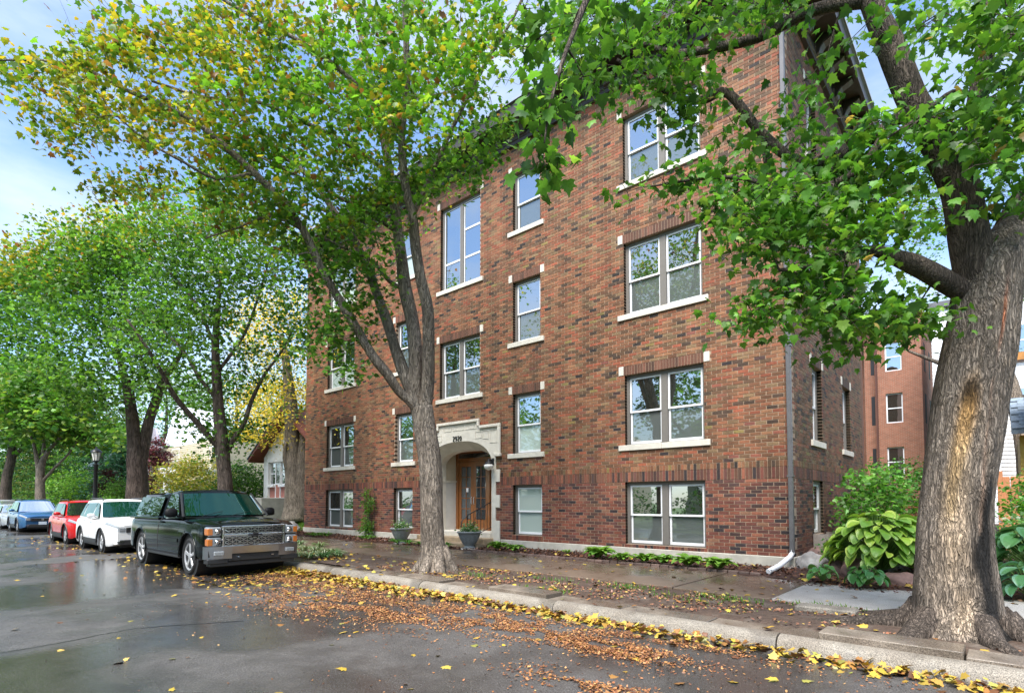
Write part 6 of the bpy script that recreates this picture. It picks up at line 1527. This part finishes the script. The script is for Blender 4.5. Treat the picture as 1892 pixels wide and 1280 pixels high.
for k,(za,zb) in enumerate(zrows):
    simple_window(bk,-2.15,-1.28,za,zb,Yb,sillm=None,pane=('blindpane' if k == 0 else 'glass') if False else 'glass')
    mb = MB(); mb.box(-3.0,-2.8,Yb+.59,Yb+.60,za,zb); mb.obj('window', M['dark'], bk)
    for yy in (Yb+1.2,Yb+4.2,Yb+7.5):
        mb = MB(); mb.box(-.28,-.272,yy,yy+.9,za,zb); mb.obj('window', M['interior'], bk)
mb = MB(); mb.tube([(-2.62,Yb-.05,.0),(-2.62,Yb-.05,12.7)],.05,6); mb.obj('drain_pipe', mat('rust_pipe',(.10,.04,.03),.6), bk)
mb = MB(); mb.box(-6.5,-.1,Yb-.1,Yb+11,12.8,13.0); mb.obj('coping', M['stone'], bk)
# ---- white building behind, at the right
wb_ = thing('white_building','white sided building behind the orange-brick block at the right','building',(0,0,0))
mb = MB(); siding(mb,.6,9.5,24.0,-.2,11.5,.2); mb.box(.6,9.5,24.1,33,-.2,11.5); mb.obj('wall', M['white'], wb_)
for x_ in (1.3,3.6,5.4,7.3):
    for z_ in (2.2,5.3,8.4): simple_window(wb_,x_,x_+1.0,z_,z_+1.6,24.0-.22,sillm='white',frame='white')
mb = MB(); mb.box(.4,9.7,23.8,33,11.5,11.8); mb.obj('roof', M['downspout'], wb_)
# white sided house with grey-blue shingle lean-to and yellow house at far right
yh = thing('yellow_house','yellow-painted house with grey-blue shingled porch roof at the right edge','house',(0,0,0))
M['yellow'] = mat('yellow_paint',(.62,.42,.08),.6,n1=(4,.08)); M['shingle'] = mat('blue_shingle',(.20,.25,.31),.8,n1=(14,.3)); M['fence'] = mat('cedar_fence',(.42,.17,.07),.7,n1=(9,.3),stretch=(10,10,1))
mb = MB(); siding(mb,3.62,12,8.2,.2,3.2,.12); mb.box(3.62,12,8.25,13,.2,3.2); mb.obj('wall', M['yellow'], yh)
mb = MB(); mb.quadbox([(3.45,7.7,3.2),(12,7.7,3.2),(12,9.8,4.3),(3.45,9.8,4.3),(3.45,7.7,3.33),(12,7.7,3.33),(12,9.8,4.43),(3.45,9.8,4.43)]); rf_ = mb.obj('roof', M['shingle'], yh)
for r_ in range(9):
    mb = MB()
    for c_ in range(28):
        x_ = 3.47+c_*.3+(.15 if r_%2 else 0); t = r_/9; y_ = 7.68+2.1*t; z_ = 3.345+1.1*t
        mb.quadbox([(x_,y_,z_),(x_+.29,y_,z_),(x_+.29,y_+.25,z_+.12),(x_,y_+.25,z_+.12),(x_,y_,z_+.02),(x_+.29,y_,z_+.02),(x_+.29,y_+.25,z_+.135),(x_,y_+.25,z_+.135)])
    mb.obj('shingle_course', M['shingle'], rf_)
simple_window(yh,4.6,5.6,1.3,2.9,8.2-.2,sillm='white')
mb = MB(); mb.quadbox([(3.52,5.2,4.72),(9,5.2,4.72),(9,8.2,5.2),(3.52,8.2,5.2),(3.52,5.2,4.9),(9,5.2,4.9),(9,8.2,5.4),(3.52,8.2,5.4)]); mb.obj('eave', mat('wood_soffit',(.45,.20,.05),.5,n1=(8,.3),stretch=(1,12,1)), yh)
mb = MB(); mb.bbox(3.85,3.99,5.5,5.64,.2,4.75,.01); mb.obj('post', M['yellow'], yh)
wh = thing('white_sided_house','white clapboard house wall with a small window between the maple and the yellow house','house',(0,0,0))
mb = MB(); siding(mb,3.2,5.6,14.0,.1,4.9,.14); mb.box(3.2,5.6,14.06,20,.1,4.9); mb.obj('wall', M['white'], wh)
mb = MB(); mb.box(3.0,5.8,13.8,20,4.9,5.1); mb.obj('roof', M['cornice'], wh); simple_window(wh,3.65,4.2,2.3,3.3,13.8,sillm='white')
fe = thing('wooden_fence','reddish wooden board fence in the garden right of the old maple','fence',(0,0,0))
fb = MB(); fb.bbox(-.07,.07,-.012,.012,0,1.75,.006); fme = fb.mesh('board', M['fence'])
x_ = 3.30
while x_ < 9: link('board', fme, fe, (x_,4.9,.22+R.uniform(-.01,.01))); x_ += .155
mb = MB(); mb.box(3.2,9,4.915,4.96,.6,.7); mb.box(3.2,9,4.915,4.96,1.6,1.7); mb.obj('rail', M['fence'], fe)
mb = MB(); mb.bbox(3.15,3.25,4.86,4.99,.2,2.1,.01); mb.obj('post', M['fence'], fe)

# ---- left: white stucco bungalow behind the locust
ws = thing('white_bungalow','white stucco bungalow with red-brown eaves and a glazed front door left of the brick building','house',(0,0,0))
M['stucco'] = mat('white_stucco',(.70,.70,.70),.85,n1=(8,.06)); M['redwood'] = mat('red_brown_trim',(.19,.05,.035),.5,n1=(7,.2)); M['greypaint'] = mat('weathered_concrete',(.30,.29,.26),.85,n1=(4,.2))
M['brickpanel'] = mat('pink_panel',(.40,.16,.13),.7,n1=(9,.15))
HY = 1.9; hx0, hx1 = -27.1, -20.4
hx0 = at(487,900,30)[0]; HYp = at(487,900,30)[1]
def on(px,py,Y): d = ray(px,py); return CAM+d*(Y-CAM[1])/d[1]
HY = HYp
q = [on(487,0+845,HY), on(560,820,HY)]
xl = on(487,900,HY)[0]; xr_ = xl+6.0; eave = on(480,852,HY)[2]; floor = on(520,938,HY)[2]
mb = MB(); dx0,dx1 = on(495,900,HY)[0], on(526,900,HY)[0]; dz0 = on(500,919,HY)[2]; dz1 = on(510,853,HY)[2]
walls_with(mb,xl,xr_,HY,.3,eave+.2,[(dx0,dx1,dz0,dz1)]); mb.box(xl,xl+.2,HY+.25,HY+9,.3,eave+.2); mb.box(xl+.2,xr_,HY+.6,HY+9,.3,eave+.2)
xm = (xl+xr_)/2; gh = eave+.2
mb.prism([(xl,gh),(xr_,gh),(xm,gh+2.1)],HY+.02,HY+.25,'y'); mb.obj('wall', M['stucco'], ws)
ov = .75
mb = MB()
for sgn in (-1,1):
    xe = xm+sgn*((xr_-xl)/2+ov); ze = gh-.28
    a = (xe,ze); b = (xm,gh+2.15)
    if sgn < 0: mb.prism([a,(b[0],b[1]),(b[0],b[1]+.14),(a[0],a[1]+.14)],HY-.55,HY+9,'y')
    else: mb.prism([(b[0],b[1]),a,(a[0],a[1]+.14),(b[0],b[1]+.14)],HY-.55,HY+9,'y')
rf_ = mb.obj('roof', M['redwood'], ws)
mb = MB(); xe = xm-((xr_-xl)/2+ov)-.03; mb.prism([(xe,gh-.28+.145),(xm,gh+2.15+.15),(xm,gh+2.15+.20),(xe,gh-.28+.195)],HY-.6,HY+9,'y'); mb.obj('shingles', M['shingle'], ws)
n3 = [dx0+(dx1-dx0)*k/3 for k in range(4)]
for k in range(3):
    a,b = n3[k]+.02,n3[k+1]-.02; zk = dz0+(dz1-dz0)*.36
    if k == 1:
        mb = MB(); mb.box(a,a+.07,HY+.08,HY+.14,dz0,dz1); mb.box(b-.07,b,HY+.08,HY+.14,dz0,dz1); mb.box(a+.07,b-.07,HY+.08,HY+.14,dz1-.1,dz1); mb.box(a+.07,b-.07,HY+.08,HY+.14,zk,zk+.08); do_ = mb.obj('door', M['white'], ws)
        mb = MB(); mb.box(a+.07,b-.07,HY+.10,HY+.12,zk+.08,dz1-.1); mb.obj('pane', M['screen'], do_); mb = MB(); mb.box(a+.07,b-.07,HY+.10,HY+.12,dz0,zk); mb.obj('panel', M['brickpanel'], do_)
    else:
        simple_window(ws,a,b,zk,dz1,HY,sillm='white',f=.05); mb = MB(); mb.box(a,b,HY+.10,HY+.16,dz0,zk-.125); mb.obj('panel', M['brickpanel'], ws)
mb = MB(); fz = dz0-.02; px0 = on(478,930,HY-1.6)[0]
mb.bbox(xl+.2,dx1+.7,HY-1.5,HY-.01,.2,fz,.02); 
for k in range(4): mb.bbox(xl-.2,xl+.19,HY-1.5+0,HY-.3,.2,fz-.18*(k+1),.01) if k == 0 else mb.bbox(xl-.2-.32*k,xl-.2-.32*(k-1)-.002,HY-1.5,HY-.3,.2,fz-.18*(k+1),.01)
mb.prism([(xl-1.3,.3),(xl+.2,.3),(xl+.2,fz+.3),(xl-.0,fz+.3),(xl-1.3,.75)],HY-1.72,HY-1.51,'y')
mb.obj('stoop', M['greypaint'], ws)
# ---- cream house with white metal roof and porch
ch = thing('cream_house','cream house with white metal gable roof and a columned porch behind the red-leaved bush','house',(0,0,0))
M['cream'] = mat('cream_siding',(.46,.41,.31),.7,n1=(4,.06)); M['metalroof'] = mat('white_metal_roof',(.52,.55,.60),.35,n1=(3,.05)); M['sage'] = mat('sage_trim',(.25,.36,.32),.6); M['gable'] = mat('lilac_shingle',(.36,.34,.42),.8,n1=(22,.4))
cy0 = at(300,900,46)[1]; X = lambda px: on(px,900,cy0)[0]; Z = lambda py, px=340: on(px,py,cy0)[2]
gx0, gx1 = X(284), X(390)
mb = MB(); siding(mb,gx0+.4,gx1,cy0,.4,Z(822),.16); mb.box(gx0+.4,gx1,cy0+.1,cy0+9,.4,Z(822)); mb.obj('wall', M['cream'], ch)
ze = Z(820); zt = Z(750,330)
qa,qb,qc,qd = at(304,822,45.4),at(402,836,42.6),at(412,768,45.5),at(326,752,48.5); up_ = np.array([0,0,.14])
mb = MB(); mb.quadbox([tuple(v) for v in (qa,qb,qc,qd,qa+up_,qb+up_,qc+up_,qd+up_)])
rr_ = mb.obj('roof', M['metalroof'], ch)
for k_ in range(1,12):
    t0 = k_/12; e0 = qa+(qb-qa)*t0+up_; e1 = qd+(qc-qd)*t0+up_; mb = MB(); mb.tube([tuple(e0),tuple(e1)],.03,4); mb.obj('seam', M['metalroof'], rr_)
mb = MB(); mb.prism([(X(276),ze),(X(308),ze),(X(300),Z(782)),(X(290),Z(782))],cy0-.65,cy0-.45,'y'); mb.obj('gable_front', M['gable'], ch)
mb = MB(); mb.box(X(276)-.2,X(310),cy0-.75,cy0-.4,ze-.15,ze-.002); mb.obj('gutter', M['metalroof'], ch)
mb = MB(); mb.box(X(330),X(415),cy0-3.0,cy0-.6,Z(880)-.1,Z(872)); mb.obj('porch_roof', M['white'], ch)
for px_ in (334,393):
    mb = MB(); mb.bbox(X(px_)-.22,X(px_)+.22,cy0-3.0,cy0-2.6,.4,Z(880)-.1,.02); mb.obj('porch_column', M['white'], ch)
simple_window(ch,X(370),X(383),Z(920),Z(885),cy0-.14,frame='sage',sillm=None); simple_window(ch,X(316),X(330),Z(850),Z(826),cy0-.14,sillm=None)
simple_window(ch,X(386),X(404),Z(852),Z(815),cy0-.14,frame='white',sillm=None)
mb = MB(); mb.box(X(378),X(386),cy0-2.9,cy0-2.3,1.2,Z(905)); mb.obj('porch_chair', M['sage'], ch)
# small white porch glimpsed far left
fh = thing('far_white_house','small white house front glimpsed between the evergreen branches left of the lamp','house',(0,0,0))
p = at(150,900,60); mb = MB(); mb.box(p[0]-3,p[0]+2,p[1]+1,p[1]+7,0,5); mb.obj('wall', M['stucco'], fh); mb = MB(); mb.quadbox([(p[0]-3.4,p[1]+.2,4.9),(p[0]+2.4,p[1]+.2,4.9),(p[0]+2.4,p[1]+7,4.9),(p[0]-3.4,p[1]+7,4.9),(p[0]-3.4,p[1]+3.4,7),(p[0]+2.4,p[1]+3.4,7),(p[0]+2.4,p[1]+3.8,7),(p[0]-3.4,p[1]+3.8,7)]); mb.obj('roof', M['metalroof'], fh)
simple_window(fh,p[0]-2,p[0]-1,1.6,3.2,p[1]+.8,sillm='white')
# ---- shrubs and trees on the left
PURP = [((.12,.035,.05),5),((.20,.05,.06),3),((.07,.025,.035),3),((.10,.12,.04),1)]
def fplace(px, py, D, z=None):
    q = at(px,py,D); q[2] = lawn_z(q[0],q[1]) if z is None else z; return tuple(q)
def screenshrub(name, label, px, D, w_, h, n, lsz, pal, seed, nl=60, cat='shrub', dp=None, lift=0, m='bark_dark'):
    q = fplace(px,930,D); return shrub(name,label,q,(w_,dp or w_,h/2),n,lsz,pal,cat=cat,seed=seed,nl=nl,crown='leaf_far',Rl=.24 if w_ < 1.5 else .2,lift=lift,m=m)
screenshrub('purple_bush','tall purple-leaved bush between the twin-stemmed maple and the porch',288,38,1.0,5.6,90,.16,PURP,21)
screenshrub('purple_bush','thin purple-leaved sapling right of the street lamp',198,44,.7,3.9,34,.16,PURP,22)
screenshrub('yellow_bush','yellow-leaved small tree arching before the cream house porch',362,34,2.0,2.6,90,.15,[((.48,.38,.06),4),((.36,.36,.06),4),((.22,.30,.05),3)],23,lift=.95)
screenshrub('green_bush','low yellow-green bush above the pickup cap',325,33,1.5,2.2,50,.13,[((.26,.30,.05),4),((.14,.24,.04),3)],24)
screenshrub('green_hedge','dense green bush between the porch and the white bungalow',450,31,1.7,3.2,120,.13,[((.07,.18,.025),4),((.12,.24,.03),3),((.04,.11,.02),3)],25,dp=1.4)
screenshrub('green_hedge','bright green feathery bush behind the blue suv',150,50,2.6,4.2,90,.20,[((.12,.28,.04),4),((.2,.36,.05),3)],26)
screenshrub('green_bush','round green bush below the purple sapling',228,42,1.9,3.0,60,.17,[((.13,.26,.04),4),((.09,.2,.03),3)],27)
screenshrub('green_bush','dark green bush right of the street lamp base',205,36,.9,1.6,26,.13,GREEN,31)
screenshrub('green_bush','low clipped bush behind the silver sedan',45,66,3.0,2.4,60,.22,GREEN,28)
screenshrub('green_bush','low bush at the foot of the pale young tree',95,58,2.4,2.0,46,.22,[((.10,.22,.03),4),((.2,.28,.05),2)],29)
for px_,D_,lb in ((-20,80,'mass of green undergrowth at the far left edge beyond the cars'),(60,84,'tall green thicket behind the dark leaning tree'),(140,78,'leafy thicket behind the bright green feathery bush'),(235,70,'leafy thicket behind the twin-stemmed maple')):
    screenshrub('thicket',lb,px_,D_,5.5,7.5,150,.34,DEEP+GREEN[:1],60+px_//10,nl=46)
# evergreens with layered boughs
def evergreen(label, px, D, h, r, seed, pal, z0f=.12):
    b = np.array(fplace(px,930,D)); t = Tree(tuple(b),'bark_dark',seed); t.limb([b,b+np.array([.1,0,h*.5]),b+np.array([0,0,h])],(.28,.04),8)
    c = []
    lv = 12
    for i in range(lv):
        z = h*(z0f+(1-z0f)*i/lv); rr_ = r*(1-i/lv)**.8+.3
        for k in range(9):
            a = t.r.uniform(0,2*PI)
            for f_ in (.45,.7,.95): c.append(b+np.array([math.cos(a)*rr_*f_,math.sin(a)*rr_*f_,z-.12*rr_*f_]))
    t.grow(c,26,.20,.42,pal,flat=.22); o = t.finish('evergreen_tree',label,'small',crown='leaf_far',droop=.1); o['category'] = 'evergreen'; return o
EV = [((.035,.11,.05),5),((.05,.15,.06),4),((.02,.07,.035),3)]
evergreen('dark evergreen with layered boughs behind the street lamp',185,52,9,3.6,41,EV)
evergreen('blue-green evergreen between the lamp and the twin-stemmed maple',222,48,6.5,2.8,42,[((.06,.17,.10),5),((.09,.22,.13),3),((.04,.11,.07),2)])
evergreen('yellow-tinged spreading evergreen behind the pale young tree',70,62,9,4.6,43,[((.12,.19,.04),4),((.06,.14,.04),4),((.28,.27,.05),1)])
evergreen('tall dark evergreen beyond the cars at the left edge',10,78,13,5,44,EV)
evergreen('evergreen rising behind the roof of the white bungalow',455,52,8,3.0,45,[((.08,.2,.05),5),((.14,.26,.06),3)])
# bigger background trees
def bgtree(label, px, D, h, r, seed, pal, n=120, lsz=.34, trunk=.35, z=None):
    b = np.array(fplace(px,930,D,z)); t = Tree(tuple(b),'bark_dark',seed)
    t.limb([b,b+np.array([.2,0,h*.35]),b+np.array([0,.2,h*.65]),b+np.array([.3,0,h*.9])],(trunk,.06),8)
    for k in range(5):
        a = 2*PI*k/5+seed; t.limb([b+np.array([0,0,h*.3]),b+np.array([math.cos(a)*r*.4,math.sin(a)*r*.4,h*.5]),b+np.array([math.cos(a)*r*.75,math.sin(a)*r*.75,h*.68])],(trunk*.5,.04),6)
    t.grow(blob((b[0],b[1],b[2]+h*.62),(r,r,h*.42),n,.3),36,lsz,.85,pal); return t.finish('background_tree',label,'small',crown='leaf_far')
bgtree('large green tree behind the evergreens at the far left',40,95,17,9,51,GREEN,150,.5)
bgtree('green and gold tree rising behind the far end of the street',110,85,15,7,52,[((.10,.2,.03),5),((.3,.26,.04),2)],120,.45)
bgtree('full green tree behind the purple sapling and the lamp',190,72,14,6,53,GREEN,120,.42)
bgtree('pale green tree behind the cream house roof',300,62,15,6.5,54,[((.12,.24,.05),5),((.2,.30,.06),2)],170,.36)
bgtree('green tree between the cream house and the bungalow',430,56,14,5.5,55,GREEN,150,.32)
bgtree('golden locust beyond the bungalow roof',515,50,13,4.0,56,GOLD,90,.26)
bgtree('tall green tree beyond the golden locust',560,70,16,6,57,GREEN,90,.4)
# houses across the street, put in to darken reflections and seen only there
oh = thing('opposite_house','pale two storey house across the street opposite the entrance','house',(0,0,0),group='houses across the street')
mb = MB(); mb.box(-16,-7,-36,-29,-.3,6); mb.prism([(-16.4,6),(-6.6,6),(-11.5,9.6)],-36.4,-28.6,'y'); mb.obj('wall', M['cream'], oh)
for x_ in (-15,-12,-9.5):
    for z_ in (1.2,3.8): mb = MB(); mb.box(x_,x_+1.1,-28.99,-28.9,z_,z_+1.6); mb.obj('window', M['glass'], oh)
index_kids(oh)
for dx,lab in ((-16,'pale two storey house across the street opposite the pickup truck'),(15,'pale two storey house across the street behind the old maple')):
    c = copy_tree(oh); c.location = (dx,0,0); c['label'] = lab
# sealed crack in the asphalt
ck = MB(); cp = [(-60,-10.2),(-12,-10.6)]
pts = [gnd(x_,y_,-.197) for x_,y_ in ((-60,1216),(0,1205),(60,1196),(110,1187),(195,1170),(250,1160),(330,1154),(390,1150),(450,1146))]
for a,b in zip(pts,pts[1:]):
    d = Vector(b)-Vector(a); n_ = Vector((-d.y,d.x,0)).normalized()*.012; k = 4
    for i in range(k):
        p = Vector(a).lerp(Vector(b),i/k)+n_*R.uniform(-1,1); q = Vector(a).lerp(Vector(b),(i+1)/k)+n_*R.uniform(-1,1); ck.poly([tuple(p-n_),tuple(p+n_),tuple(q+n_),tuple(q-n_)])
ck.obj('road_crack', mat('tar',(.012,.012,.012),.3), None, kind='structure')
print('leaves', NLEAF, 'objects', len(bpy.data.objects))
